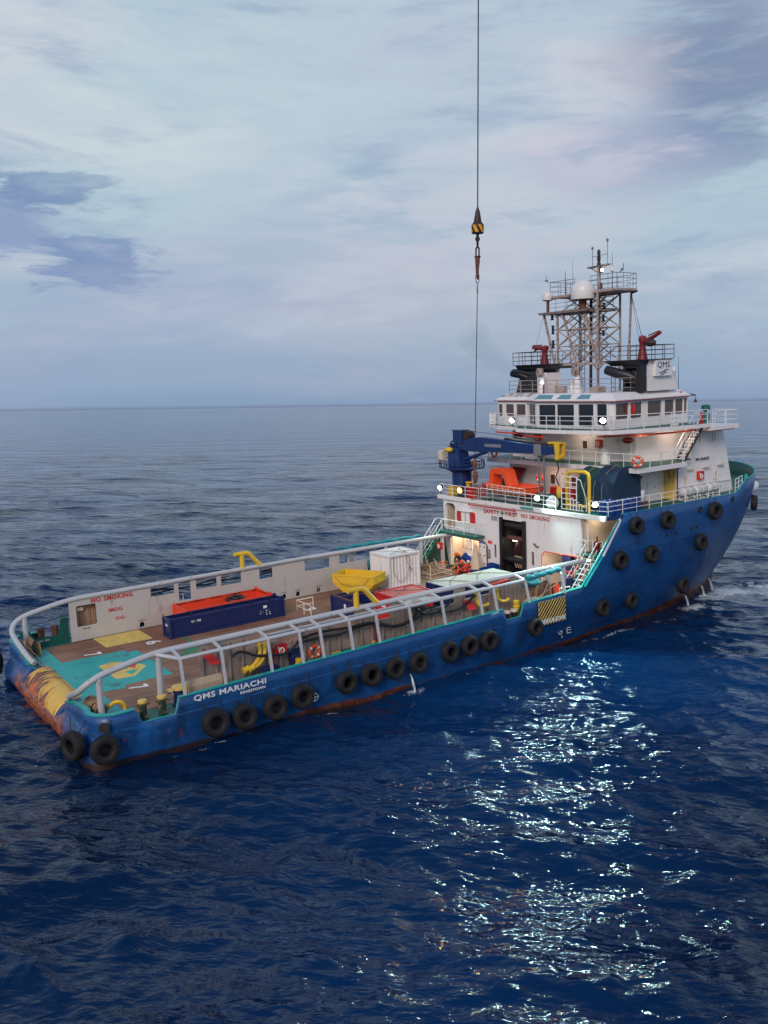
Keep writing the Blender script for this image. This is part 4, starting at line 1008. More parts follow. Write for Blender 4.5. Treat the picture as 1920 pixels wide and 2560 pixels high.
def door(c, n, w_=.75, h_=1.75, m='white_clean', hm='blacktxt'):
    c = Vector(c); n = Vector(n).normalized(); u = Vector((0, 0, 1)).cross(n).normalized()
    mb = MB(); mb.plate(rrect(-w_ / 2, w_ / 2, 0, h_, .1), [], c - n * .01, u, (0, 0, 1), .05); d = mb.build('door', M[m], ship, bevel=.01)
    mb = MB(); p = c + n * .07 + u * (w_ * .36) + Vector((0, 0, .85)); mb.tube([p, p + u * -.14], .02, 5); mb.build('handle', M[hm], d); return d
door((39.2, -4.75, 10.8), (-1, 0, 0)); door((40.3, -6.0, 8.1), (0, -1, 0), .9, 1.85); door((38, 3.2, 10.8), (-1, 0, 0)); door((38, -.1, 8.05), (-1, 0, 0))
for x, z in ((42.6, 9.3), (46.1, 9.35)):
    win((x, -7.0, z), (0, -1, 0), .28, .55, 'cream')
for x, z in ((45.9, 12.1), (44.2, 12.1)): win((x, -6.98, z), (0, -1, 0), .26, .5, 'cream')
hosebox((44.2, -7.0, 9.5), (0, -1, 0), s=.6)
for x, z in ((43.1, 9.95), (44.9, 9.98), (46.6, 10.02)):
    mb = MB(); mb.box(x - .3, x + .3, -7.0, -7.16, z, z + .08); mb.build('eyebrow_light', M['cream'], ship)
for x, y, z in ((37.9, .5, 12.8), (37.9, -1.4, 12.8), (37.9, -3.0, 12.8)):
    mb = MB(); mb.box(x - .12, x + .1, y - .4, y + .4, z - .05, z + .05); mb.build('eyebrow_light', M['cream'], ship)
mb = MB(); mb.box(41.7, 47.9, -6.995, -7.05, 8.83, 8.88); mb.build('rubbing_strip', M['white_clean'], fb)
text('lettering', 'IMO 8648330', M['blacktxt'], ship, (43.75, -7.02, 10.55), (1, 0, 0), (0, 0, 1), 1.55, .2, bold=.01)
stair('stair', (41.25, -7.62, 10.85), (43.2, -7.62, 13.0), .6, True, 10, M['white_clean'], M['dark'])

# ---------------------------------------------------------------- wheelhouse
WHB = [(37.2, 6.2), (37.0, 2.75), (36.0, .75), (36.0, -5.95), (36.25, -6.2), (43.9, -6.2), (45.3, -4.6), (45.3, 4.6), (43.9, 6.2)]
ctr = Vector((40.5, 0, 0)); Z0, Z1 = 13.25, 15.08
wh = MB()
panes = []
segw = {0: [(6.2 - 5.25, 6.2 - 4.3, 13.95, 14.85), (6.2 - 4.0, 6.2 - 2.95, 13.95, 14.85), (.08, .55, 13.95, 14.85)],
        1: [(.35, 1.95, 13.45, 14.9)],
        2: [(.22, 1.85, 13.42, 14.88), (2.0, 3.6, 13.42, 14.9), (4.0, 5.35, 13.42, 14.92), (5.65, 6.5, 13.55, 14.94)],
        4: [(.1, 1.35, 13.9, 14.95), (1.55, 2.7, 13.9, 14.95), (3.3, 4.75, 13.9, 14.95), (5.1, 6.1, 13.9, 14.95), (6.25, 7.1, 13.9, 14.95), (7.22, 7.55, 13.9, 14.95)],
        5: [(.3, 1.7, 13.95, 14.95)], 6: [(.4 + i * 1.55, 1.65 + i * 1.55, 13.95, 14.95) for i in range(6)], 7: [(.3, 1.7, 13.95, 14.95)]}
for i in range(len(WHB)):
    a = Vector(WHB[i]).to_3d(); b = Vector(WHB[(i + 1) % len(WHB)]).to_3d(); d = (b - a); L_ = d.length; u = d.normalized(); nn = Vector((-u.y, u.x, 0)) * -1
    if nn.dot((a + b) / 2 - ctr) < 0: nn.negate()
    # walk so that u x v points outward
    holes = [rrect(p0, p1, z0, z1, .1) for p0, p1, z0, z1 in segw.get(i, [])]
    if u.cross(Vector((0, 0, 1))).dot(nn) > 0: wh.plate(rect(0, L_, Z0, Z1), holes, a - nn * .08, u, VA, .08)
    else: wh.plate(rect(-L_, 0, Z0, Z1), [[(-x, z) for x, z in h][::-1] for h in holes], a - nn * .08, -u, VA, .08)
    for p0, p1, z0, z1 in segw.get(i, []): panes.append((a + u * ((p0 + p1) / 2) - nn * .05, nn, p1 - p0, (z0 + z1) / 2, z1 - z0, i))
who = wh.build('wheelhouse', M['white'], ship)
for c, nn, w_, zc, h_, i in panes:
    c = Vector((c.x, c.y, zc)); u = Vector((0, 0, 1)).cross(nn).normalized()
    mb = MB(); mb.plate(rrect(-w_ / 2 - .06, w_ / 2 + .06, -h_ / 2 - .06, h_ / 2 + .06, .14), [rrect(-w_ / 2, w_ / 2, -h_ / 2, h_ / 2, .1)], c + nn * .04, u, (0, 0, 1), .03); f_ = mb.build('window_frame', M['white_clean'], who)
    mb = MB(); mb.plate(rrect(-w_ / 2 - .02, w_ / 2 + .02, -h_ / 2 - .02, h_ / 2 + .02, .1), [], c - nn * .02, u, (0, 0, 1), .02)
    mb.build('pane', M['glass'] if i in (1, 2) else M['brownglass'], f_)
# near-black block added as the dim interior, its gloom put into the colour
mb = MB(); prism(mb, [(38.2, 5.2), (38.2, -5.0), (43, -5.0), (43, 5.2)], 13.26, 15.0); mb.build('dim_interior_block', M['dark'], who)
def scaled(P_, k, z): return [(ctr.x + (x - ctr.x) * k, y * k, z) for x, y in P_]
mb = MB(); frus(mb, scaled(WHB, 1.035, Z1), scaled(WHB, 1.035, 15.2)); mb.build('roof_edge', M['white'], ship)
mb = MB(); mb.tube([Vector(p) for p in scaled(WHB, 1.04, 15.1)], .035, 5, closed=True); mb.build('roof_trim', M['darkred'], ship)
mb = MB(); frus(mb, scaled(WHB, 1.03, 15.2), scaled(WHB, .90, 15.62)); roof = mb.build('wheelhouse_roof', M['white'], ship)
mb = MB(); frus(mb, [(37.16, 6.36, 15.21), (36.9, 2.0, 15.21), (41, 2.0, 15.21), (41, 6.36, 15.21)], [(37.48, 5.56, 15.66), (37.3, 2.0, 15.66), (41, 2.0, 15.66), (41, 5.56, 15.66)]); mb.build('soot_stained_roof_panel', M['dirty'], roof)
for y0, y1 in ((.95, -.75), (-1.2, -2.5), (-3.05, -4.25)):
    mb = MB(); e = .012
    xa, xb = 35.97 - e, 36.33 - e
    mb.hexa([(xa - .0, y0, 15.27), (xa, y1, 15.27), (xa + .1, y1, 15.24), (xa + .1, y0, 15.24)], [(xb, y0 - .15, 15.56), (xb, y1 + .15, 15.56), (xb + .1, y1 + .15, 15.52), (xb + .1, y0 - .15, 15.52)]); mb.build('skylight', M['glassb'], roof)
rl = MB(); rail(rl, [(40, 5.5, 15.62), (37.6, 5.3, 15.62), (37.3, 0, 15.62), (37.3, -5.0, 15.62), (38.6, -5.55, 15.62), (43.3, -5.55, 15.62), (43.9, -3, 15.62)], .95, 3, 1.3, .022); rl.build('railing', M['mast'], ship)
mb = MB(); mb.tube([(44.0, -5.9, 15.3), (44.9, -6.1, 15.1)], .05, 6); mb.tube([(44.9, -6.1, 15.1), (44.9, -6.1, 14.85)], .015, 5); mb.lathe([(.05, 14.85), (.08, 14.75), (.14, 14.6)], (44.9, -6.1, 0)); sm('fog_bell', mb, M['dsteel'], ship)
mb = MB(); mb.hexa([(43.2, -6.25, 15.1), (44.2, -6.0, 15.1), (44.2, -5.6, 15.1), (43.2, -5.9, 15.1)], [(43.2, -6.1, 15.45), (43.8, -5.9, 15.45), (43.8, -5.6, 15.45), (43.2, -5.8, 15.45)]); mb.build('sidelight_box', M['redorange'], ship)
# ================================================================ MAST, FUNNELS AND ROOF GEAR
RZ = 15.62
mastm = M['mast']
mo = MB()
XA, XB = 40.0, 42.4
# base grillage at z 17.65 and its stub legs
for x in (XA, XB):
    mo.tube([(x, 3.65, 17.65), (x, -3.65, 17.65)], .12, 4, sq=True)
    for y in (2.55, .67, -1.4): mo.tube([(x, y, RZ), (x, y, 17.6)], .08, 4, sq=True)
    for y in (2.55, .67, -1.4):
        mo.tube([(x, y - .45, 17.6), (x, y, 17.15)], .05, 4, sq=True); mo.tube([(x, y + .45, 17.6), (x, y, 17.15)], .05, 4, sq=True)
for y in (3.6, 2.5, .67, -1.4, -3.6): mo.tube([(XA, y, 17.65), (XB, y, 17.65)], .07, 4, sq=True)
mast = mo.build('mast_base', mastm, ship)
mo = MB()
legs = [((3.9, 21.45), (2.85, 17.7)), ((1.95, 21.4), (.67, 17.7)), ((-.2, 21.45), (-1.36, 17.7)), ((2.5, 21.45), (2.5, 17.7)), ((-1.42, 22.6), (-1.42, 17.7))]
for (y1, z1), (y0, z0) in legs: mo.tube([(XA, y0, z0), (XA, y1, z1)], .095, 4, sq=True)
for y in (2.5, -1.42, .55): mo.tube([(XB, y, 17.7), (XB, y, 22.6)], .085, 4, sq=True)
mo.tube([(XB, -2.25, 18.6), (XB, -2.45, 22.6)], .085, 4, sq=True); mo.tube([(XB, -2.25, 18.6), (XB, -2.25, 17.7)], .085, 4, sq=True)
lv = [17.75, 19.0, 20.2, 21.4, 22.55]
ys = [2.5, .55, -1.42]
for x in (XA, 41.2, XB):
    for i in range(len(lv) - 1):
        a, b = lv[i], lv[i + 1]
        if x == XA and i == 3: continue
        mo.tube([(x, ys[0], b), (x, ys[-1], b)], .043, 4, sq=True)
        for j in range(2):
            y0, y1 = ys[j], ys[j + 1]
            mo.tube([(x, y0, a), (x, y1, b)], .045, 4, sq=True); mo.tube([(x, y1, a), (x, y0, b)], .045, 4, sq=True)
for i in range(len(lv) - 1):
    a, b = lv[i], lv[i + 1]
    for y in (ys[0], ys[-1]):
        mo.tube([(XA, y, b), (XB, y, b)], .043, 4, sq=True); mo.tube([(XA, y, a), (XB, y, b)], .043, 4, sq=True)
mo.build('mast_lattice', mastm, mast)
mo = MB(); mo.cyl((41.2, .35, RZ), (41.2, .25, 22.6), .11, n=8); mo.build('cable_trunk', M['dsteel'], mast)
mo = MB()
for s in (-.16, .16): mo.tube([(41.0, .9 + s, RZ), (41.0, .9 + s, 22.5)], .03, 4)
z = RZ
while z < 22.4: mo.tube([(41.0, .74, z), (41.0, 1.06, z)], .02, 4); z += .33
mo.build('mast_ladder', M['dsteel'], mast)
mo = MB()
for s in (-.17, .17): mo.tube([(39.7, -3.1 + s, RZ), (39.7, -3.1 + s, 17.7)], .03, 4)
z = RZ
while z < 17.6: mo.tube([(39.7, -3.27, z), (39.7, -2.93, z)], .02, 4); z += .3
mo.build('roof_ladder', M['dsteel'], mast)
mo = MB(); mo.hexa([(39.6, 4.0, 21.42), (39.6, -.85, 21.42), (42.6, -.85, 21.42), (42.6, 4.0, 21.42)], [(39.5, 4.1, 21.58), (39.5, -.9, 21.58), (42.7, -.9, 21.58), (42.7, 4.1, 21.58)]); mo.build('middle_platform', mastm, mast)
mo = MB(); prism(mo, [(40.2, 3.55), (40.2, .9), (40.5, .9), (40.5, -.6), (40.0, -.6), (40.0, -3.2), (42.2, -3.1), (43.0, -1.9), (42.6, 3.55)], 22.62, 22.78); mo.build('upper_platform', mastm, mast)
rl = MB(); rail(rl, [(40.3, 1.0, 22.78), (40.3, 3.5, 22.78), (42.5, 3.5, 22.78), (42.8, -1.8, 22.78)], 1.05, 3, .9, .022); rl.build('mast_railing', M['steel'], mast)
rl = MB(); rail(rl, [(40.1, -.7, 22.78), (40.1, -3.1, 22.78), (42.2, -3.05, 22.78), (42.9, -1.9, 22.78)], 1.05, 3, .8, .022); rl.build('mast_railing', M['steel'], mast)
rl = MB(); rail(rl, [(39.7, 3.3, 21.58), (39.7, .5, 21.58)], .9, 3, .9, .02); rl.build('mast_railing', M['steel'], mast); rl = MB(); rail(rl, [(42.5, 3.9, 21.58), (42.5, -.7, 21.58)], .9, 3, .9, .02); rl.build('mast_railing', M['steel'], mast)
mo = MB(); mo.tube([(XB, -2.4, 22.5), (XB, -3.0, 22.62)], .08, 4, sq=True); mo.tube([(XA, -1.42, 21.6), (XA, -2.6, 22.6)], .05, 4, sq=True); mo.build('platform_bracket', M['rust'], mast)
# pole mast with cross-tree, lights and aerials
mo = MB(); mo.tube([(41.2, -.5, 22.7), (41.2, -.5, 24.7)], .13, 8); mo.hexa([(41.1, .45, 24.5), (41.1, -1.45, 24.55), (41.3, -1.45, 24.55), (41.3, .45, 24.5)], [(41.0, .5, 24.6), (41.0, -1.5, 24.65), (41.4, -1.5, 24.65), (41.4, .5, 24.6)])
mo.tube([(41.2, -.5, 24.1), (41.2, -1.2, 24.55)], .05, 4); mo.tube([(41.2, -.5, 24.1), (41.2, .2, 24.5)], .05, 4); mo.build('pole_mast', mastm, mast)
mo = MB(); mo.tube([(41.2, .1, 24.6), (41.2, .1, 25.8)], .03, 6); mo.tube([(41.2, -1.3, 24.6), (41.2, -1.3, 26.2)], .03, 6); mo.tube([(41.2, .1, 25.3), (41.2, -1.3, 25.35)], .02, 5)
mo.lathe([(.07, 25.8), (.09, 25.95), (.0, 26.05)], (41.2, .1, 0), n=8); mo.lathe([(.08, 26.2), (.1, 26.35), (0, 26.45)], (41.2, -1.3, 0), n=8); mo.build('aerials', M['steel'], mast)
mo = MB(); mo.lathe([(.14, 24.65), (.14, 24.8), (.08, 24.85), (.13, 25.0), (.13, 25.3), (.08, 25.35), (.12, 25.45), (.12, 25.65), (.05, 25.75)], (41.2, -.5, 0), n=10); sm('masthead_lights', mo, M['dsteel'], mast)
mo = MB()
for z in (22.95, 24.05): mo.lathe([(.13, z), (.16, z + .05), (.13, z + .1), (.13, z + .3), (.17, z + .35), (.05, z + .42)], (41.0, -.85, 0), n=10)
sm('navigation_light', mo, M['rust'], mast)
mo = MB(); mo.cyl((41.0, -.95, 24.17), (41.0, -.95, 24.32), .1, n=8); mo.build('lit_navigation_light', M['lampw'], mast)
for y in (2.2,):
    mo = MB()
    for y_, z0, z1 in ((2.98, 18.9, 19.5), (2.98, 19.95, 20.6), (3.05, 21.0, 21.45), (-1.95, 19.55, 19.95), (-1.95, 20.55, 20.95), (-2.0, 21.4, 21.85)):
        mo.tube([(XA, ys[0] if y_ > 0 else ys[2], (z0 + z1) / 2), (XA, y_, (z0 + z1) / 2)], .03, 4)
        mo.lathe([(.1, z0), (.14, z0 + .06), (.08, z0 + .12), (.1, (z0 + z1) / 2), (.08, z1 - .12), (.14, z1 - .06), (.1, z1)], (XA, y_, 0), n=8)
    sm('signal_lights', mo, M['black'], mast)
for (x, y, z0, z1, r) in ((40.3, 1.2, 22.8, 25.2, .012), (40.2, -2.6, 22.8, 25.2, .02), (40.3, 1.95, 22.8, 24.5, .025), (43.5, -5.7, RZ, 17.9, .015)):
    mo = MB(); mo.tube([(x, y, z0), (x, y, z1)], [r * 1.6, r * .6], 6); mo.build('whip_aerial', M['dsteel'], mast)
mo = MB(); mo.lathe([(.05, 23.9), (.14, 23.95), (.15, 24.15), (.08, 24.25)], (40.2, -2.6, 0), n=10); sm('small_dome', mo, M['dome'], mast)
for y, yy in ((3.6, 3.85), (-3.15, -3.45)):
    mo = MB(); mo.tube([(40.3, y, 23.83), (40.3, yy, 23.95), (40.3, yy + .08 * (1 if y > 0 else -1), 24.4)], .03, 5); mo.tube([(40.25, yy - .1, 24.0), (40.25, yy + .1, 24.0)], .07, 6); mo.build('wind_sensor', M['steel'], mast)
def radome(x, y, z0, r, h, pz):
    mo = MB(); pr = [(r * .72, z0 - .02), (r * .98, z0), (r, z0 + .12)] + [(r, z0 + h - r)] + [(r * math.cos(R(a)), z0 + h - r + r * math.sin(R(a))) for a in (15, 30, 45, 60, 75, 88)]
    mo.lathe(pr + [(0.0001, z0 + h)], (x, y, 0), n=28); d = sm('radome', mo, M['dome'], mast)
    mo = MB(); mo.lathe([(r * .95, z0 - .03), (r * .3, z0 - .1), (r * .28, pz + .1), (r * .5, pz)], (x, y, 0), n=12); sm('pedestal', mo, M['rust'], d); return d
radome(39.9, -.15, 22.25, .87, 1.4, 21.58)
radome(40.3, 3.78, 22.55, .42, .68, 21.58)
# stays
mo = MB()
for a, b in (((42.4, -2.4, 22.5), (40.5, -5.0, 17.8)), ((42.4, -2.4, 22.5), (40.8, -5.2, 17.8)), ((42.4, -2.45, 22.5), (41.3, -4.7, 17.8)), ((40, 3.9, 21.5), (39.8, 5.1, 17.9))): mo.tube([a, b], .012, 4)
mo.build('mast_stays', M['dsteel'], mast)
# ---- funnels
def funnel(s):
    y0, y1 = (3.35, 5.75) if s > 0 else (-4.55, -6.05)
    mb = MB(); mb.box(39.0, 39.12, y0, y1, RZ, 17.4) if s < 0 else mb.hexa([(38.9, y1 + .35, RZ), (38.9, y0, RZ), (39.0, y0, RZ), (39.0, y1 + .35, RZ)], [(39.3, y1 - .3, 17.4), (39.3, y0, 17.4), (39.4, y0, 17.4), (39.4, y1 - .3, 17.4)])
    ya = min(y0, y1); yb = max(y0, y1)
    if s < 0:
        mb = MB(); mb.plate([(-x, z) for x, z in [(yb, RZ), (yb, 17.5), (ya, 17.7), (ya, RZ)]], [[(-x, z) for x, z in [(yb - .2, RZ + .35), (yb - .2, 17.2), (ya + .35, 17.2), (ya + .35, RZ + .35)]]], (39.12, 0, 0), UA, VA, .12)
        mb.box(39.6, 39.7, ya + .05, yb - .05, RZ, 17.5); mb.box(39.12, 39.6, yb - .06, yb, RZ, 17.5); mb.box(39.12, 39.6, ya, ya + .06, RZ, 17.7)
    else:
        mb = MB(); mb.hexa([(38.9, 5.95, RZ), (38.9, 3.35, RZ), (41.0, 3.35, RZ), (41.0, 5.95, RZ)], [(39.2, 5.6, 17.45), (39.2, 3.35, 17.45), (41.0, 3.35, 17.45), (41.0, 5.6, 17.45)])
    f = mb.build('funnel', M['black'], ship)
    yo, yi = (5.75, 1.9) if s > 0 else (-6.05, -3.2)
    mb = MB(); mb.hexa([(38.9, yo, 17.38), (38.9, yi + .4 * s, 17.38), (41.2, yi + .4 * s, 17.38), (41.2, yo, 17.38)], [(38.7, yo + .06 * s, 17.76), (38.7, yi, 17.72), (41.3, yi, 17.72), (41.3, yo + .06 * s, 17.76)])
    mb.build('funnel_hood', M['black'], f)
    mb = MB()
    if s > 0:
        mb.tube([(39.6, 4.8, 16.6), (39.0, 5.4, 17.0), (38.8, 6.3, 17.15)], [.3, .3, .26], 12); mb.tube([(39.4, 4.4, 17.0), (38.8, 5.6, 17.25), (38.7, 6.05, 17.3)], [.2, .2, .18], 10)
    else:
        mb.tube([(39.4, -5.4, 16.4), (39.0, -5.0, 16.7), (38.7, -4.1, 16.95), (38.6, -3.45, 17.15)], [.36, .36, .34, .3], 14)
        mb.ell((39.35, -5.3, 16.5), (.3, .5, .7))
    sm('exhaust_pipe', mb, M['black'], f)
    rl = MB(); P_ = [(39.0, 6.35 if s > 0 else -6.45, 17.76), (39.0, 2.3 if s > 0 else -2.7, 17.76)]
    Q_ = [P_[0], (42.0, P_[0][1], 17.76)]
    rail(rl, P_, .95, 3, .7, .022); rail(rl, Q_, .95, 3, .9, .022); rail(rl, [(42.0, P_[0][1], 17.76), (42.0, P_[1][1], 17.76)], .95, 3, .9, .022)
    rl.build('funnel_railing', M['dsteel'], f)
    mb = MB(); mb.box(39.0, 42.0, P_[0][1], P_[1][1], 17.72, 17.765); mb.build('funnel_platform', M['dsteel'], f)
    # red fire monitor
    yb_, sg = (3.9, 1) if s > 0 else (-5.4, -1); k = 1.0 if s > 0 else 1.15
    mb = MB(); mb.lathe([(.36, 17.77), (.3, 17.8 + .25), (.2, 17.8 + .75 * k), (.22, 17.8 + .95 * k), (.28, 17.8 + 1.1 * k), (.24, 17.8 + 1.3 * k), (.05, 17.8 + 1.38 * k)], (40, yb_, 0), n=14)
    mn_ = sm('fire_monitor', mb, M['maroon'], f)
    mb = MB()
    if s > 0: mb.tube([(40, 3.6, 18.95), (40, 4.3, 18.98), (39.8, 5.0, 19.05)], [.2, .16, .1], 10); mb.tube([(39.9, 4.1, 19.2), (39.8, 4.95, 19.2)], .05, 6); mb.tube([(40, 4.4, 19.0), (40, 5.0, 18.8)], .07, 6)
    else: mb.tube([(40, -5.6, 18.95), (40, -6.1, 19.15), (40, -6.9, 19.5)], [.2, .15, .11], 10); mb.tube([(40, -5.9, 19.35), (40, -6.8, 19.6)], .04, 6)
    sm('monitor_barrel', mb, M['maroon'], mn_)
    if s < 0: mb = MB(); mb.ell((39.9, -6.15, 18.85), (.3, .42, .26)); sm('drive_housing', mb, M['dsteel'], mn_)
    return f
fP = funnel(1); fS = funnel(-1)
mb = MB(); mb.plate([(39.72, RZ), (42.8, RZ), (42.55, 16.3), (41.9, 17.72), (39.72, 17.72)], [], (0, -6.05, 0), (1, 0, 0), VA, .1)
mb.box(39.72, 42.6, -6.0, -4.7, RZ, 16.6); cs = mb.build('funnel_casing', M['white'], ship)
mb = MB(); mb.box(40.15, 41.9, -6.16, -6.38, 16.6, 17.72); sg = mb.build('sign_box', M['white_clean'], cs, bevel=.02)
text('lettering', 'QMS', M['navytxt'], sg, (40.35, -6.39, 17.1), (1, 0, 0), VA, 1.3, .46, bold=-.004)
for k_, (z, w_) in enumerate(((16.98, .55), (16.82, .40))):
    mb = MB(); pts = [(41.0 + w_ * t, -6.395, z - .05 + .10 * math.sin(t * 2.6) * (1 if t > -.9 else 0)) for t in [i / 8 for i in range(-8, 9)]]
    mb.tube(pts, [.008 + .026 * math.cos(i / 8 * 1.5) for i in range(-8, 9)], 5); mb.build('wave_emblem', M['navytxt'], sg)
mb = MB(); mb.ell((42.6, -5.9, 16.95), (.22, .22, .3)); mb.cyl((42.6, -5.9, 16.3), (42.6, -5.9, 16.75), .06); mb.torus((42.6, -5.9, 16.95), .3, .03, 'Y', 14, 5); sm('deck_lamp', mb, M['white_clean'], ship)
mb = MB(); mb.box(42.9, 43.6, -5.5, -4.6, RZ, 16.3); mb.build('vent_cabinet', M['white_clean'], ship, bevel=.02)
# searchlights and compass house
for y in (3.35, .2):
    k = 0 if y > 1 else -2.6
for y in (2.2, -1.3):
    mb = MB(); rm = Matrix.Rotation(R(-25), 3, 'Z')
    mb.lathe([(.05, -.1), (.3, 0), (.34, .32), (.32, .34)], (38.0, y, 17.15), 'X', 18, rotm=Matrix.Rotation(R(160), 3, 'Z')); sl_ = sm('searchlight', mb, M['mast'], ship)
    mb = MB(); mb.lathe([(.30, .33), (.0001, .34)], (38.0, y, 17.15), 'X', 18, rotm=Matrix.Rotation(R(160), 3, 'Z')); mb.build('lens', M['glassb'], sl_)
    mb = MB(); mb.tube([(38, y - .37, 17.15), (38, y - .37, 16.85), (38, y, 16.7), (38, y + .37, 16.85), (38, y + .37, 17.15)], .03, 5); mb.lathe([(.36, RZ), (.34, 15.75), (.22, 16.5), (.2, 16.75)], (38, y, 0), n=14); sm('searchlight_pedestal', mb, M['white'], sl_)
mb = MB(); mb.lathe([(.32, RZ), (.3, 15.8), (.18, 16.1), (.17, 16.3), (.28, 16.4), (.1, 16.55)], (38.6, -.2, 0), n=12); sm('magnetic_compass', mb, M['dome'], ship)
for x, y, a, b, c in ((39.2, -2.2, .5, .9, .4), (38.6, -2.4, .4, .7, .35), (38.6, .9, .4, .9, .5), (39.4, 1.8, .5, .6, .45)):
    mb = MB(); mb.box(x - a / 2, x + a / 2, y - b / 2, y + b / 2, RZ, RZ + c); mb.build('roof_locker', M['mast'], ship, bevel=.03)
mb = MB(); mb.box(38.6, 40.2, 3.3, 2.45, RZ, 17.1); mb.build('exhaust_casing', M['white'], ship)
mb = MB(); mb.tube([(37.4, 1.45, RZ), (37.4, 1.45, 16.3)], .06, 6); mb.lathe([(.3, 15.2), (.34, 15.3), (.1, 15.45)], (36.6, 1.0, 0), n=10); mb.tube([(36.7, 1.0, 15.35), (37.4, 1.4, 15.8)], .05, 6); sm('lamp_bracket', mb, M['rust'], ship)
mb = MB(); mb.ell((37.25, 1.45, 16.42), (.1, .1, .12)); sm('lit_roof_lamp', mb, M['lampw'], ship)

# ================================================================ FLOODLIGHTS ON THE RAILS (real lamps)
def flood(p, d, power, m='lamp', r=.18, col=(.62, 1, .92), spot=None):
    p = Vector(p); d = Vector(d).normalized()
    rot = Vector((1, 0, 0)).rotation_difference(d).to_matrix()
    mb = MB(); mb.lathe([(.08, -.22), (.16, -.18), (r + .03, -.02), (r + .03, .05), (r, .05)], p, 'X', 14, rotm=rot)
    mb.tube([p + Vector((0, 0, -.2)), p + Vector((.1, 0, -.5))], .03, 5)
    f_ = sm('floodlight', mb, M['dsteel'], ship)
    mb = MB(); mb.lathe([(r, .06), (.0001, .08)], p, 'X', 14, rotm=rot); mb.build('lens', M[m], f_)
    li = bpy.data.lights.new('floodlight_lamp', 'SPOT'); li.energy = power; li.color = col; li.shadow_soft_size = .27
    li.spot_size = R(150); li.spot_blend = .5
    lo = bpy.data.objects.new('floodlight_lamp', li); COL.objects.link(lo)
    q = p + d * .26
    lo.matrix_world = MS @ (Matrix.Translation(q) @ Vector((0, 0, -1)).rotation_difference(d).to_matrix().to_4x4())
FL = 2100
flood((32.8, 8.2, 8.62), (-1, -.25, -.35), FL * .4)
flood((32.75, 5.72, 8.62), (-1, -.25, -.25), FL * .12, 'lampo', .2, (1, .55, .2))
flood((32.8, -2.4, 8.75), (-1, -.75, -.35), FL)
flood((32.75, -7.6, 8.8), (-.8, -1, -.35), FL)
flood((34.5, 1.75, 13.85), (-1, -.3, -.45), FL * .3)
flood((34.95, -6.35, 13.95), (-1, -.6, -.45), FL * .4)
# warm working lamps under the decks
for p, e in (((33.5, 5.1, 4.7), 60), ((33.7, 6.9, 4.8), 40), ((33.4, -4.0, 4.8), 60), ((34.2, -7.0, 7.55), 60), ((33.9, .8, 5.1), 25), ((37.0, -5.2, 10.0), 45), ((36.8, .5, 10.0), 50), ((36.9, -2.0, 12.5), 50), ((37.9, -7.1, 12.5), 45), ((41.5, -7.3, 12.6), 60)):
    li = bpy.data.lights.new('deck_lamp', 'POINT'); li.energy = e * .42; li.color = (1, .76, .55); li.shadow_soft_size = .12
    li.specular_factor = .15; lo = bpy.data.objects.new('deck_lamp', li); COL.objects.link(lo); lo.matrix_world = MS @ Matrix.Translation(p)
# ================================================================ TYRE FENDERS
def make_tyre(Rr):
    t = thing('tyre_fender', 'x', 'tyre', (0, 0, 0)); k = Rr / .6
    mb = MB(); pr = [(.27, -.16), (.33, -.21), (.44, -.235), (.54, -.21), (.59, -.13), (.60, 0), (.59, .13), (.54, .21), (.44, .235), (.33, .21), (.27, .16), (.25, 0), (.27, -.16)]
    pr = [(a * k, b * k) for a, b in pr]
    n = 30; vs = []; fs = []
    for r_, h in pr:
        for j in range(n): a = 2 * math.pi * j / n; vs.append((r_ * math.cos(a), h, r_ * math.sin(a)))
    for i in range(len(pr) - 1):
        for j in range(n): fs.append((i * n + j, i * n + (j + 1) % n, (i + 1) * n + (j + 1) % n, (i + 1) * n + j))
    mb.add(vs, fs)
    # raised tread ribs
    for h in (-.09, 0, .09): mb.torus((0, h * k, 0), .598 * k, .014, 'Y', 30, 5)
    sm('casing', mb, M['rubber'], t)
    mb = MB(); mb.lathe([(.28 * k, .17 * k), (.0001, .17 * k)], (0, 0, 0), 'Y', 20); mb.build('dark_hole_disc', M['dark'], t)  # dark disc added across the hole so that its inside looks black
    for s in (-1, 1):
        mb = MB(); mb.tube([(s * .22 * k, .05, .45 * k), (s * .38 * k, .22, .78 * k), (s * .5 * k, .32 * k, 1.05 * k)], .022, 5)
        if s < 0: mb.tube([(-.22 * k, .05, .45 * k), (-.05 * k, .1, .52 * k), (.22 * k, .05, .45 * k)], .02, 5)
        mb.build('chain', M['dsteel'], t)
    return t
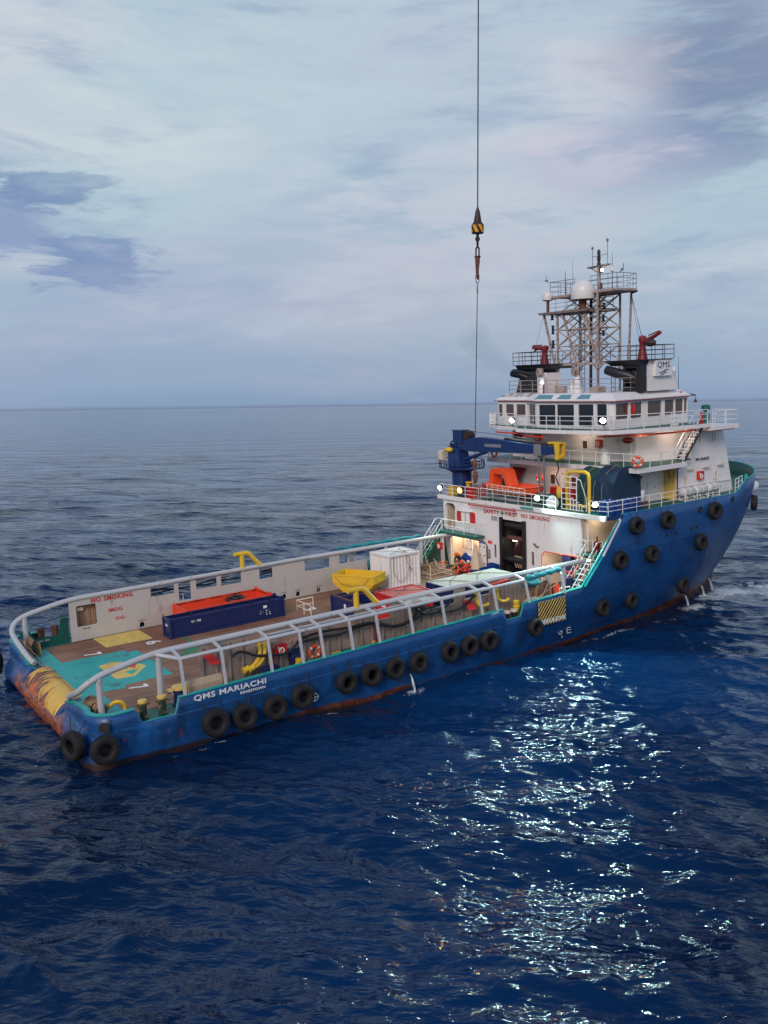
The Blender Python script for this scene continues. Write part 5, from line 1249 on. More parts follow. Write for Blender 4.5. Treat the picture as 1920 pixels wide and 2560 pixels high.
TY = [(.62, -8.62, 1.9, .66, 'on the starboard quarter, just forward of the stern corner'),
 (5.81, -8.62, 1.76, .66, "first of four below the ship's name, nearest the stern"), (7.3, -8.62, 1.68, .63, "second from the stern of the four below the ship's name"), (8.94, -8.62, 1.70, .62, "third from the stern of the four below the ship's name"), (10.47, -8.62, 1.87, .62, "fourth below the ship's name, beside the white disc mark"),
 (13.08, -8.6, 1.98, .6, 'first and aftmost of the middle row of four'), (14.62, -8.6, 2.03, .58, 'second from aft in the middle row of four'), (16.17, -8.58, 2.02, .58, 'third from aft in the middle row of four'), (17.73, -8.57, 1.98, .57, 'foremost of the middle row of four'),
 (19.92, -8.55, 2.11, .57, 'aftmost of the row of three amidships'), (21.38, -8.53, 2.14, .57, 'middle one of the row of three amidships'), (22.86, -8.5, 2.13, .57, 'foremost of the row of three amidships'), (26.58, -8.42, 2.15, .57, 'hanging alone just aft of the striped panel'),
 (33.3, None, 1.97, .57, 'aftmost of the three in the lowest row of the high bow'), (36.84, None, 1.71, .57, 'middle one of the lowest row of the high bow'), (43.21, None, 1.56, .6, 'lowest and foremost, above the water outlets at the bow'),
 (34.13, None, 5.1, .58, 'aftmost of the middle row on the bow, beside the stairs'), (37.46, None, 4.98, .58, 'centre of the middle row on the bow'), (43.09, None, 4.95, .6, 'foremost of the middle row on the bow'),
 (35.55, None, 7.17, .58, 'aftmost of the top row, under the floodlit railing'), (38.76, None, 7.12, .58, 'middle one of the top row under the railing'), (43.96, None, 7.12, .6, 'foremost of the top row, under the white life rafts')]
t0 = make_tyre(.6); ty_used = False
def place_tyre(p, n_, r, lab):
    global ty_used
    rz = math.atan2(n_[0], -n_[1]); tilt = math.atan2(n_[2], math.hypot(n_[0], n_[1])) if len(n_) > 2 else 0
    lab = 'black tyre fender, ' + lab
    if not ty_used: o = t0; ty_used = True
    else: o = clone(t0, (0, 0, 0), 0, lab, 'tyre fenders')
    m = Matrix.Translation(p) @ Matrix.Rotation(rz + random.uniform(-.05, .05), 4, 'Z') @ Matrix.Rotation(random.uniform(-.12, .12), 4, 'Y') @ Matrix.Rotation(random.uniform(-.07, .02), 4, 'X') @ Matrix.Scale(r / .6 * random.uniform(.96, 1.05), 4)
    o.matrix_world = MS @ m; o['label'] = lab; o['group'] = 'tyre fenders'
for x, y, z, r, lab in TY:
    n_ = hull_n(x, z); y_ = -hull_y(x, z) + n_.y * .30
    nh = Vector((n_.x, n_.y, 0)).normalized()
    place_tyre((x + nh.x * .3, y_ if y is None else y, z), (nh.x, nh.y), r, lab)
place_tyre((-.42, -7.5, 2.0), (-math.cos(R(22)), -math.sin(R(22))), .64, 'wrapped round the starboard stern corner')
place_tyre((-.42, 7.6, 2.0), (-math.cos(R(22)), math.sin(R(22))), .64, 'on the far port stern corner at the edge')
n_ = hull_n(51.6, 6.6); place_tyre((51.6 + n_.x * .35, -hull_y(51.6, 6.6) + n_.y * .35, 6.6), (n_.x, n_.y), .6, 'hanging from the bow bulwark near the stem')

# ---------------------------------------------------------------- hull writing and marks
def hullt(s_, x0, x1, z0, z1, m='whitetxt', y=-8.335, **k): text('lettering', s_, M[m], hull, (x0, y, z0), (1, 0, 0), VA, x1 - x0, z1 - z0, th=.012, **k)
hullt('QMS MARIACHI', 4.93, 8.66, 2.88, 3.2, bold=.022, spacing=1.08)
hullt('KINGSTOWN', 7.27, 8.6, 2.7, 2.83, bold=.03, spacing=1.1)
mb = MB(); mb.torus((11.3, -8.33, 1.55), .2, .025, 'Y', 24, 6); mb.box(11.05, 11.55, -8.345, -8.32, 1.53, 1.57); mb.box(11.28, 11.32, -8.347, -8.318, 1.37, 1.73); mb.build('draught_disc', M['whitetxt'], hull)
mb = MB(); yy = -side_y(29.8, 1.0) - .03
mb.torus((29.75, yy, 1.0), .15, .02, 'Y', 20, 6); mb.tube([(30.0, yy, 1.25), (30.5, yy, 1.25)], .02, 4); mb.tube([(30.35, yy, .85), (30.35, yy, 1.4)], .02, 4)
for z in (.8, 1.0, 1.15): mb.tube([(30.35, yy, z), (30.7, yy, z)], .02, 4)
mb.tube([(29.75, yy, 1.0), (30.0, yy, 1.25)], .02, 4); mb.tube([(29.9, yy, .75), (29.9, yy, .6)], .02, 4); mb.build('load_line_marks', M['whitetxt'], hull)
# hazard panel
def hazard(name, o, u, v, w_, h_, n_, parent, tp, slope=1.0):
    mb = MB(); mb.plate(rect(0, w_, 0, h_), [], o, u, v, .015); p_ = mb.build(name, M['paleyellow'], parent)
    o = Vector(o); u = Vector(u); v = Vector(v); nn = u.cross(v).normalized()
    step = w_ / n_ * 1.0; mb = MB(); k = -int(h_ / step) - 1
    while k * step < w_:
        a0 = k * step; pts = []
        # clip a slanted band (a0..a0+step/2 at the bottom, shifted by h at the top) to the panel
        poly = [(a0, 0), (a0 + step * .5, 0), (a0 + step * .5 + h_ * slope, h_), (a0 + h_ * slope, h_)]
        def clip(P_, f, lim, keep_less):
            out = []
            for i in range(len(P_)):
                a, b = P_[i], P_[(i + 1) % len(P_)]; ina = (a[0] <= lim) == keep_less or a[0] == lim; inb = (b[0] <= lim) == keep_less or b[0] == lim
                if ina: out.append(a)
                if ina != inb: t = (lim - a[0]) / (b[0] - a[0]); out.append((lim, a[1] + (b[1] - a[1]) * t))
            return out
        poly = clip(poly, 0, w_ - .01, True)
        if len(poly) > 2: poly = clip(poly, 0, .01, False)
        if len(poly) > 2: mb.plate(poly, [], o + nn * .016, u, v, .006)
        k += 1
    mb.build('black_stripes', M['black'], p_); return p_
hp = hazard('rescue_zone_panel', (26.95, -8.34, 2.12), (1, 0, 0), VA, 2.3, 1.48, 9, hull, None, .85)
text('lettering', 'RESCUE ZONE', M['whitetxt'], hp, (27.15, -8.37, 2.22), (1, 0, 0), VA, 2.05, .24, bold=.03, th=.008)
# scuppers and fairleads in the bow plating
for x, z in ((42.6, 7.35), (46.6, 7.6), (39.2, 6.0), (40.2, 6.02), (41.9, 6.1), (42.5, 6.12), (36.1, 5.95)):
    r_ = .2 if z > 7 else .09; n_ = hull_n(x, z); p_ = Vector((x, -hull_y(x, z), z)); mb = MB()
    mb.torus(p_ + n_ * .01, r_, .035 if r_ > .1 else .02, 'Y', 16, 6, rotm=Vector((0, -1, 0)).rotation_difference(n_).to_matrix())
    mb.lathe([(r_, .012), (.0001, .02)], p_, 'Y', 16, rotm=Vector((0, 1, 0)).rotation_difference(n_).to_matrix()); mb.build('fairlead', M['dark'], hull)
mb = MB(); mb.torus((.75, -8.3, 2.75), .2, .05, 'Y', 16, 6, rotm=Matrix.Rotation(R(-35), 3, 'Z')); mb.lathe([(.2, -.02), (.0001, -.03)], (.75, -8.3, 2.75), 'Y', 16, rotm=Matrix.Rotation(R(-35), 3, 'Z')); sm('mooring_hole', mb, M['dark'], hull)
# anchor fluke at the bow edge, bow gear
mb = MB(); mb.ell((53.6, -5.2, 7.6), (.5, .35, .45)); sm('anchor_bolster', mb, M['white_clean'], hull)
for x, y in ((50.5, -5.0), (51.8, -4.2), (49.8, 3.5), (51.5, 2.5)):
    mb = MB(); mb.cyl((x, y, 8.0), (x, y, 8.75), .17, n=12); mb.cyl((x, y, 8.75), (x, y, 8.8), .22, n=12); sm('bow_bollard', mb, M['dsteel'], ship)
mb = MB(); mb.lathe([(.6, -.5), (.6, -.45), (.35, -.4), (.35, .4), (.6, .45), (.6, .5)], (51.5, -1.0, 8.8), 'Y', 18); mb.box(51, 52, -1.9, -.2, 8.0, 8.3); sm('anchor_windlass', mb, M['green'], ship)
mb = MB(); mb.tube([(49.4, -7.2, 8.05), (49.9, -6.9, 9.0)], .08, 6); mb.tube([(49.9, -7.1, 8.05), (50.5, -6.6, 8.9)], .08, 6); mb.build('bow_stanchions', M['teal'], ship)

# ================================================================ CARGO ON DECK
def basket(name, x0, x1, y0, y1, h, m, mi, label, group=None, ribs=14, lugs=True):
    t = thing(name, label, 'cargo basket', ((x0 + x1) / 2, (y0 + y1) / 2, DZ)); L_, W_ = x1 - x0, y1 - y0; th = .05
    mb = MB(); mb.box(-L_ / 2, L_ / 2, -W_ / 2, W_ / 2, .12, .18)
    mb.box(-L_ / 2, L_ / 2, -W_ / 2, -W_ / 2 + th, .05, h); mb.box(-L_ / 2, L_ / 2, W_ / 2 - th, W_ / 2, .05, h)
    mb.box(-L_ / 2, -L_ / 2 + th, -W_ / 2 + th, W_ / 2 - th, .05, h); mb.box(L_ / 2 - th, L_ / 2, -W_ / 2 + th, W_ / 2 - th, .05, h)
    b = mb.build('body', m, t)
    mb = MB()
    for s in (-1, 1):
        for i in range(ribs): x = -L_ / 2 + (i + .5) * L_ / ribs; yy = s * (W_ / 2 + .02); mb.box(x - .05, x + .05, yy - .03, yy + .025, .12, h - .12)
        mb.box(-L_ / 2 - .03, L_ / 2 + .03, s * (W_ / 2) - .05, s * (W_ / 2) + .05, h - .12, h + .01); mb.box(-L_ / 2 - .03, L_ / 2 + .03, s * (W_ / 2) - .05, s * (W_ / 2) + .05, 0.0, .14)
        mb.box(s * L_ / 2 - .05, s * L_ / 2 + .05, -W_ / 2, W_ / 2, h - .122, h + .008); mb.box(s * L_ / 2 - .05, s * L_ / 2 + .05, -W_ / 2, W_ / 2, .002, .142)
    mb.build('ribs', m, b)
    for sx in (-1, 1):
        for sy in (-1, 1):
            mb = MB(); mb.box(sx * L_ / 2 - .09 * (1 if sx > 0 else -1) - .08, sx * L_ / 2 + .0, sy * W_ / 2 - .07, sy * W_ / 2 + .07, h, h + .14); mb.box(sx * L_ / 2 - .08, sx * L_ / 2 + .08, sy * W_ / 2 - .08, sy * W_ / 2 + .08, 0, h); mb.build('corner_post', m, b)
    if lugs:
        for k in (-.32, -.06, .2, .38):
            mb = MB(); mb.box(k * L_ - .05, k * L_ + .05, -W_ / 2 - .05, -W_ / 2 + .05, h, h + .13); mb.build('lifting_lug', M['black'], b)
    return t, b
tb, bb = basket('navy_cargo_basket', 8.42, 15.95, 3.32, 4.3, 1.18, M['navy'], M['dark'], 'long navy blue cargo basket with white stencils on the wooden deck', ribs=17)
for s_, x0, x1, z0, z1 in (('OCB 760', -2.45, -1.85, .75, .9), ('SWL 7700', 2.5, 2.75, .55, .62), ('12.4 KG', 2.5, 2.8, .42, .49), ('7340 KG', 2.5, 2.85, .3, .37), ('WLL 17T', .0, .5, .04, .11), ('TARE', 2.1, 2.3, .55, .62), ('NETT', 2.1, 2.3, .42, .49)):
    text('lettering', s_, M['whitetxt'], tb, (x0, -.52, z0), (1, 0, 0), VA, x1 - x0, z1 - z0, bold=.02, th=.01)
mb = MB(); mb.box(2.35, 2.6, -.515, -.53, .75, .92); mb.build('data_plate', M['whitetxt'], tb)
text('lettering', 'OCB 760', M['whitetxt'], tb, (-3.80, .2, .7), (0, -1, 0), VA, .35, .14, bold=.02, th=.01)
tr, br_ = basket('red_cargo_basket', 9.95, 15.75, 4.5, 6.5, 1.25, M['redorange'], M['redorange'], 'orange-red open cargo basket behind the navy one against the far barrier', ribs=12, lugs=False)
mb = MB()
for k, (cx, cy, r_) in enumerate(((.9, .2, .55), (.85, .15, .45), (.95, .25, .6), (1.0, .1, .38))): mb.torus((cx, cy, .3 + .13 * k + .5), r_, .07, 'Z', 20, 6)
single('hose_coil', mb, M['hose'], 'coil of black hose lying in the orange-red cargo basket', 'hose coil', (12.85, 5.5, DZ))
mb = MB(); mb.tube([(-2.5, -.3, .3), (-1.6, -.5, .5), (-.8, -.2, .4), (-.2, -.6, .5), (.3, -.4, .35)], .07, 6); mb.tube([(-2.2, .3, .4), (-1.2, .1, .5), (-.3, .4, .4)], .09, 6)
single('sling_bundle', mb, M['redorange'], 'loose orange lifting slings heaped in the red cargo basket', 'sling', (12.85, 5.5, DZ + .3))

# yellow skip
t = thing('yellow_skip', 'yellow tipping skip with sloping ends beside the white container', 'skip', (22.6, 4.6, DZ), R(-62))
W_, L_ = .88, 1.6
mb = MB()
out_ = lambda k: [(-L_ * k[0], -W_ * k[1], k[2]), (L_ * k[0], -W_ * k[1], k[2]), (L_ * k[0], W_ * k[1], k[2]), (-L_ * k[0], W_ * k[1], k[2])]
A = out_((.42, .8, .05)); B_ = out_((1.0, 1.0, .95)); C_ = out_((1.0, 1.0, 1.45)); D_ = out_((.97, .95, 1.45)); E_ = out_((.96, .94, .95)); F_ = out_((.40, .76, .12))
vs = A + B_ + C_ + D_ + E_ + F_; fs = [(3, 2, 1, 0)]
for k in range(5):
    for i in range(4): fs.append((k * 4 + i, k * 4 + (i + 1) % 4, (k + 1) * 4 + (i + 1) % 4, (k + 1) * 4 + i))
fs.append((20, 21, 22, 23)); mb.add(vs, fs); sb = mb.build('hopper', M['yellow'], t)
mb = MB(); mb.tube([Vector(p) + Vector((0, 0, .02)) for p in C_], .05, 4, closed=True, sq=True)
for s in (-1, 1):
    for x in (-.5, .5): mb.tube([(x * 2, s * W_ * .99, 1.4), (x, s * W_ * .82, .1)], .04, 4, sq=True)
mb.build('rim', M['yellow'], sb)
for s in (-1, 1): mb = MB(); mb.tube([(s * (L_ + .02), -.25, 1.2), (s * (L_ + .12), -.25, 1.1), (s * (L_ + .12), .25, 1.1), (s * (L_ + .02), .25, 1.2)], .03, 5); mb.build('lifting_handle', M['yellow'], sb)
mb = MB(); mb.tube([(-1.3, -1.02, 1.4), (-.9, -1.05, .95), (0, -1.06, .8), (.9, -1.05, .95), (1.3, -1.02, 1.4)], .02, 5); mb.build('sling', M['rope'], t)

# white container
def container(name, x0, x1, y0, y1, h, m, mtop, label, cat='container', corr=True, z=DZ):
    t = thing(name, label, cat, ((x0 + x1) / 2, (y0 + y1) / 2, z)); L_, W_ = x1 - x0, y1 - y0
    mb = MB(); 
    def wall(p0, p1, nrm, n):
        p0, p1, nrm = Vector(p0), Vector(p1), Vector(nrm); vs = []; k = 0
        for i in range(n * 4 + 1):
            u_ = i / (n * 4); d = (0, 0, -.05, -.05)[i % 4] if i < n * 4 else 0
            q = p0.lerp(p1, u_) + nrm * d; vs += [q, q + Vector((0, 0, h - .3))]
        mb.add([v + Vector((0, 0, .15)) for v in vs], [(2 * i, 2 * i + 2, 2 * i + 3, 2 * i + 1) for i in range(n * 4)])
    a, b = L_ / 2 - .06, W_ / 2 - .03
    wall((-a, -b, 0), (a, -b, 0), (0, -1, 0), max(4, int(L_ / .28))); wall((a, b, 0), (-a, b, 0), (0, 1, 0), max(4, int(L_ / .28)))
    a, b = L_ / 2 - .03, W_ / 2 - .06
    wall((-a, b, 0), (-a, -b, 0), (-1, 0, 0), max(4, int(W_ / .28))); wall((a, -b, 0), (a, b, 0), (1, 0, 0), max(4, int(W_ / .28)))
    bo = mb.build('corrugated_walls', m, t)
    mb = MB(); mb.box(-L_ / 2 + .05, L_ / 2 - .05, -W_ / 2 + .05, W_ / 2 - .05, h - .1, h - .04); mb.build('roof', mtop, t)
    mb = MB(); P_ = [(sx * L_ / 2, sy * W_ / 2) for sx, sy in ((-1, -1), (1, -1), (1, 1), (-1, 1))]
    for zz in (.07, h - .07): mb.tube([(x, y, zz) for x, y in P_], .075, 4, closed=True, sq=True)
    for x, y in P_: mb.tube([(x, y, 0), (x, y, h)], .08, 4, sq=True)
    mb.build('frame', m, t, bevel=.01)
    return t
cw = container('white_container', 24.75, 27.35, 4.0, 6.25, 2.45, M['white'], M['white'], 'white corrugated container with a wire sling draped over it')
mb = MB()
apex = Vector((.35, -1.28, 1.35))
for s in ((-1.2, 1.1), (1.2, 1.1), (-1.2, -1.1), (1.2, -1.1)):
    mb.tube([(s[0], s[1], 2.5), (s[0] * .3, s[1] * .2 - .3, 2.52), (.25, -1.12, 2.5), (.3 + s[0] * .12, -1.22, 1.9), apex], .02, 5)
mb.tube([(-.9, -1.13, 2.45), (-1.0, -1.2, 1.2), (-.5, -1.22, .45), (0, -1.22, .7), apex], .02, 5)
mb.torus(apex, .1, .025, 'Y', 12, 5)
single('wire_sling', mb, M['rope'], 'four-leg wire sling draped over the white container', 'sling', (26.05, 5.12, DZ))
# navy half-height bin, red container and pale container
tb2, b2 = basket('open_blue_bin', 18.65, 21.0, -1.9, 1.75, 1.15, M['navy'], M['dark'], 'open dark blue bin with rusty rim, aft of the red container', ribs=6, lugs=False)
mb = MB(); mb.box(-1.22, -1.19, .35, .15, .55, .85); mb.build('data_plate', M['whitetxt'], tb2)
mb = MB(); mb.tube([(-1.2, 1.8, 1.22), (-1.2, -1.8, 1.22)], .05, 6); mb.tube([(-1.2, 1.2, 1.2), (.2, .4, 1.28), (1.1, -.8, 1.2)], .03, 5); mb.tube([(-1.2, -.5, 1.2), (.3, 1.2, 1.28), (1.1, 1.6, 1.2)], .03, 5); mb.build('lashing_wire', M['rust'], tb2)
mb = MB(); rail(mb, [(-.9, -.9, 0), (-.9, .9, 0), (.3, .9, 0)], .75, 2, .9, .035); single('pipe_rack', mb, M['gun'], 'cream tubular rack standing aft of the blue bin', 'rack', (18.0, 2.7, DZ), group=None)
cr2 = container('red_container', 19.25, 21.95, -4.45, -2.4, 2.02, M['red'], mat('faded_red_roof', (.62, .12, .10), .6, dirt=(.5, .3, .26), damt=.35, ds=2), 'red container with a faded pink-red roof beside the near barrier')
text('lettering', 'VERTAV', mat('faded_roof_lettering', (.70, .22, .19), .6), cr2, (-1.0, .35, 1.985), (1, 0, 0), (.25, 1, 0), 1.7, .38, bold=.02)
mb = MB(); mb.box(-1.37, -1.39, .4, .0, 1.2, 1.6); mb.build('data_plate', M['whitetxt'], cr2)
mb = MB(); mb.tube([(-1.3, .9, 2.05), (-.3, .1, 2.08), (1.2, -.9, 2.05)], .018, 5); mb.tube([(-1.3, -.9, 2.05), (.1, .2, 2.1), (1.2, .9, 2.05)], .018, 5); single('wire_sling', mb, M['dsteel'], 'dark wire sling lying across the faded red container roof', 'sling', (20.6, -3.43, DZ))
palem = mat('pale_roof_paint', (.44, .42, .37), .6, dirt=(.38, .26, .16), damt=.35, ds=1.5)
cp = container('blue_container', 22.9, 28.4, -5.0, -2.7, 2.05, M['navy'], palem, 'long low blue container with a dirty off-white roof beside the near barrier')
mb = MB(); mb.box(-2.7, 2.7, -1.1, 1.1, 2.0, 2.075); mb.build('roof_sheet', palem, cp, bevel=.01)
mb = MB()
for a in ((-2.6, -1, -.6, .9), (-2.6, 1, -.8, -.9), (-.4, -1.0, 1.6, .9), (.2, .9, 2.5, -.9)):
    mb.tube([(a[0], a[1], 2.1), ((a[0] + a[2]) / 2, (a[1] + a[3]) / 2 + .3, 2.12), (a[2], a[3], 2.1)], .02, 5)
single('lashing_rope', mb, M['rope'], 'brown lashing ropes lying over the off-white roof of the blue container', 'rope', (25.65, -3.85, DZ))
# ================================================================ DECK CRANE ON THE BOAT DECK
t = thing('deck_crane', 'dark blue knuckle deck crane with its boom folded across the boat deck', 'crane', (34.4, 7.45, 8.0))
mb = MB(); mb.lathe([(.80, 0), (.80, .12), (.76, .14), (.76, 1.75), (1.3, 2.05), (1.3, 2.12)], (0, 0, 0), n=26); sm('column', mb, M['craneblue'], t)
mb = MB()
ring = [(2.05 * math.cos(a), 1.45 * math.sin(a) * 1.45, 2.12) for a in [2 * math.pi * i / 16 for i in range(16)]]
prism(mb, [(p[0] * .72, p[1]) for p in ring], 2.08, 2.16); pl = mb.build('slewing_platform', M['craneblue'], t)
rl = MB(); rail(rl, [(p[0] * .72, p[1], 2.16) for p in ring], .55, 2, 1.5, .03, closed=True); rl.build('railing', M['craneblue'], pl)
mb = MB(); mb.hexa([(-.65, .85, 2.16), (-.65, -.55, 2.16), (.65, -.55, 2.16), (.65, .85, 2.16)], [(-.5, 1.1, 3.75), (-.5, -.1, 3.6), (.5, -.1, 3.6), (.5, 1.1, 3.75)]); mb.build('turret', M['craneblue'], t, bevel=.04)
mb = MB(); mb.tube([(0, .75, 3.95), (0, .75, 3.9)], .45, 14); mb.torus((-.3, .6, 3.85), .3, .06, 'X', 16, 6); mb.build('pivot_sheave', M['craneblue'], t)
# boom along -y, tapering
mb = MB()
def bx(y, z0, z1, w_): return [(-w_, y, z0), (w_, y, z0), (w_, y, z1), (-w_, y, z1)]
secs = [bx(1.25, 3.45, 3.75, .2), bx(.3, 3.5, 4.1, .25), (bx(-1.2, 3.42, 4.42, .28)), bx(-2.6, 3.42, 4.55, .28), bx(-5.2, 3.5, 4.38, .26), bx(-8.3, 3.55, 4.2, .24), bx(-9.4, 3.5, 4.1, .22)]
vs = [p for s in secs for p in s]; fs = [(0, 1, 2, 3), tuple(range(len(vs) - 4, len(vs)))[::-1]]
for i in range(len(secs) - 1):
    for j in range(4): fs.append((i * 4 + j, (i + 1) * 4 + j, (i + 1) * 4 + (j + 1) % 4, i * 4 + (j + 1) % 4))
mb.add(vs, fs); boom = mb.build('boom', M['craneblue'], t, bevel=.03)
mb = MB(); mb.box(-.29, -.31, -3.1, -4.9, 3.85, 4.08); mb.build('nameplate', M['rust'] if False else M['steel'], boom)
mb = MB(); mb.box(-.35, .35, 0.55, -.55, 4.0, 5.0); mb.box(-.4, .4, .6, -.6, 4.95, 5.02); mb.build('winch_box', M['craneblue'], boom)
mb = MB(); mb.cyl((-.3, -.95, 4.6), (.3, -.95, 4.6), .36, n=16); sm('winch_drum', mb, M['dsteel'], boom)
mb = MB(); mb.tube([(-.1, .0, 2.6), (-.1, -3.1, 3.45)], [.17, .12], 10); sm('luffing_cylinder', mb, M['craneblue'], t)
mb = MB(); mb.tube([(0, -5.0, 4.5), (0, -9.4, 4.25)], .09, 8); mb.tube([(0, -9.4, 4.25), (0, -10.4, 4.2)], .05, 8); sm('knuckle_cylinder', mb, M['dsteel'], boom)
mb = MB(); mb.tube([(0, -1.0, 4.95), (0, -9.9, 4.45)], .018, 4); mb.build('hoist_wire', M['dsteel'], boom)
mb = MB(); mb.box(-.2, .2, -9.3, -10.2, 3.6, 4.1); mb.build('knuckle_block', M['craneblue'], boom)
mb = MB(); mb.box(-.28, .28, -9.6, -10.6, 4.32, 4.46)
for q in (-.28, .28): mb.hexa([(q - .03, -10.35, 3.3), (q + .03, -10.35, 3.3), (q + .03, -10.6, 3.3), (q - .03, -10.6, 3.3)], [(q - .03, -10.2, 4.4), (q + .03, -10.2, 4.4), (q + .03, -10.72, 4.4), (q - .03, -10.72, 4.4)])
mb.cyl((-.28, -10.45, 3.42), (.28, -10.45, 3.42), .2, n=14); mb.build('yellow_jib_head', M['yellow'], t)
mb = MB(); mb.tube([(0, -10.1, 3.4), (.15, -10.2, 2.6), (-.05, -10.1, 2.0), (.1, -10.3, 1.4)], .045, 5); mb.tube([(0, -10.6, 3.2), (0, -10.6, 1.2)], .015, 4); mb.build('hanging_chain', M['dsteel'], t)
mb = MB(); mb.ell((0, -10.35, 1.0), (.16, .22, .45)); sm('hook_ball', mb, M['yellow'], t)
mb = MB(); mb.box(-.75, -.3, 1.45, 1.95, 2.5, 3.4); mb.build('control_cabinet', M['gun'], t, bevel=.03)
mb = MB(); mb.ell((-.75, .6, 3.5), (.3, .42, .22)); sm('yellow_lamp_cover', mb, M['yellow'], t)
# boom rest, a ladder-like trestle
mb = MB()
for s in (-1, 1): mb.tube([(34.5, -1.15 + s * .27, 8.0), (34.5, -1.15 + s * .24, 11.6)], .07, 4, sq=True)
z = 8.4
while z < 11.4: mb.tube([(34.5, -1.42, z), (34.5, -.9, z)], .04, 4); z += .42
mb.box(34.15, 34.85, -.78, -1.52, 11.45, 11.53); mb.box(34.1, 34.15, -.8, -1.5, 11.5, 12.25); mb.build('boom_rest', M['steel'], ship)

# ---------------------------------------------------------------- rescue boat
t = thing('rescue_boat', 'orange rescue boat with a square roll bar on the boat deck', 'boat', (35.4, 2.4, 8.15))
mb = MB(); vs = []; n = 12; st = [(-2.7, .12, .95, .55), (-2.2, .55, .85, .25), (-1.2, .9, .75, .05), (0, 1.0, .72, 0), (1.5, .98, .72, 0), (2.7, .9, .74, .05), (2.8, .86, .74, .2)]
for y, hw, top, bot in st:
    for k in range(n):
        a = math.pi * k / (n - 1); vs.append((-hw * math.cos(a), y, top - (top - bot) * math.sin(a) ** .7))
fs = []
for i in range(len(st) - 1):
    for k in range(n - 1): fs.append((i * n + k, (i + 1) * n + k, (i + 1) * n + k + 1, i * n + k + 1))
fs += [tuple(range(n))[::-1], tuple((len(st) - 1) * n + k for k in range(n))]
k0 = len(vs); fs.append(tuple([i * n for i in range(len(st))] + [i * n + n - 1 for i in range(len(st))][::-1]))
mb.add(vs, fs); bh = sm('hull', mb, M['orange'], t)
mb = MB(); mb.tube([(-(hw), y, top + .02) for y, hw, top, bot in st] + [((hw), y, top + .02) for y, hw, top, bot in st[::-1]], .11, 8, closed=True); sm('gunwale_fender', mb, M['orange'], bh)
mb = MB(); mb.plate([(2.55, .7), (2.4, 1.75), (2.25, 1.97), (2.0, 2.03), (.95, 2.05), (.7, 1.98), (.55, 1.8), (.15, .7), (.6, .7), (.92, 1.5), (1.02, 1.58), (1.9, 1.58), (1.98, 1.5), (2.05, .7)], [], (.45, 0, 0), (0, 1, 0), VA, -.95); mb.build('roll_bar', M['orange'], t, bevel=.06)
mb = MB(); mb.hexa([(-.3, 1.3, .75), (.3, 1.3, .75), (.3, .9, .75), (-.3, .9, .75)], [(-.25, 1.25, 1.2), (.25, 1.25, 1.2), (.2, 1.0, 1.2), (-.2, 1.0, 1.2)]); mb.build('steering_console', M['dark'], t, bevel=.03)
mb = MB(); mb.hexa([(-.8, -.9, .75), (.8, -.9, .75), (.25, -2.5, .9), (-.25, -2.5, .9)], [(-.5, -1.1, 1.0), (.5, -1.1, 1.0), (.1, -2.2, .98), (-.1, -2.2, .98)]); mb.build('bow_cover', M['orange'], t, bevel=.05)
mb = MB(); mb.tube([(-.7, 1.8, -.12), (.7, 1.8, -.12)], .08, 4, sq=True); mb.tube([(-.7, -1.2, -.12), (.7, -1.2, -.12)], .08, 4, sq=True); mb.tube([(-.7, 1.8, -.12), (-.7, -1.2, -.12)], .06, 4, sq=True); mb.build('cradle', M['maroon'], t)

# ---------------------------------------------------------------- gear on the boat deck
mb = MB()
x = 32.75
for s in (0, .55):
    mb.tube([(x + s * .2, 4.5, 8.06 + s), (x + s * .2, 2.2, 8.36 + s), (x + s * .2, -.7, 8.3 + s)], .04, 4, sq=True)
for i in range(20): u_ = i / 19; y = 4.3 - u_ * 4.9; zz = 8.08 + .3 * math.sin(min(1, u_ * 2) * 1.57); mb.tube([(x, y, zz), (x + .12, y - .2, zz + .5)], .018, 4); mb.tube([(x, y, zz), (x + .45, y, zz)], .02, 4)
mb.tube([(x + .45, 4.5, 8.08), (x + .45, 2.2, 8.36), (x + .45, -.7, 8.3)], .04, 4, sq=True)
single('gangway_ladder', mb, M['steel'], 'grey lattice gangway stowed along the rail in front of the rescue boat', 'gangway', smooth=False)
mb = MB(); rail(mb, [(33.4, 3.4, 8.6), (33.4, -.6, 8.5)], .62, 3, .55, .02); mb.tube([(33.4, 3.4, 8.0), (33.4, 3.4, 9.2)], .03, 5); mb.tube([(33.4, -.6, 8.0), (33.4, -.6, 9.1)], .03, 5); single('handrail_section', mb, M['gun'], 'cream handrail frame standing beside the orange boat', 'handrail', smooth=False)
mb = MB(); mb.box(-.5, .5, -.55, .55, 0, .75); mb.box(-.53, .53, -.58, .58, .75, .8); single('red_deck_box', mb, M['red'], 'red deck box between the crane column and the rescue boat', 'box', (33.7, 5.0, 8.0), smooth=False, bevel=.02)
mb = MB(); mb.box(-.3, .3, -.35, .35, 0, .7); single('yellow_deck_box', mb, M['yellow'], 'small yellow box at the foot of the blue crane, port side', 'box', (33.6, 7.5, 8.0), smooth=False, bevel=.02)
mb = MB(); mb.box(-.12, .12, -.12, .12, 0, 1.2); mb.box(-.2, .2, -.5, .1, 1.1, 1.2); single('yellow_control_stand', mb, M['yellow'], 'yellow control stand beside the crane column', 'control stand', (33.6, 5.75, 8.0), smooth=False, bevel=.02)
mb = MB(); mb.box(-.35, .35, -1.2, 1.0, 0, .9); o = single('striped_locker', mb, M['red'], 'red locker with cream chevrons under the port awning', 'locker', (37.0, -.8, 8.0), smooth=False, bevel=.02)
mb = MB()
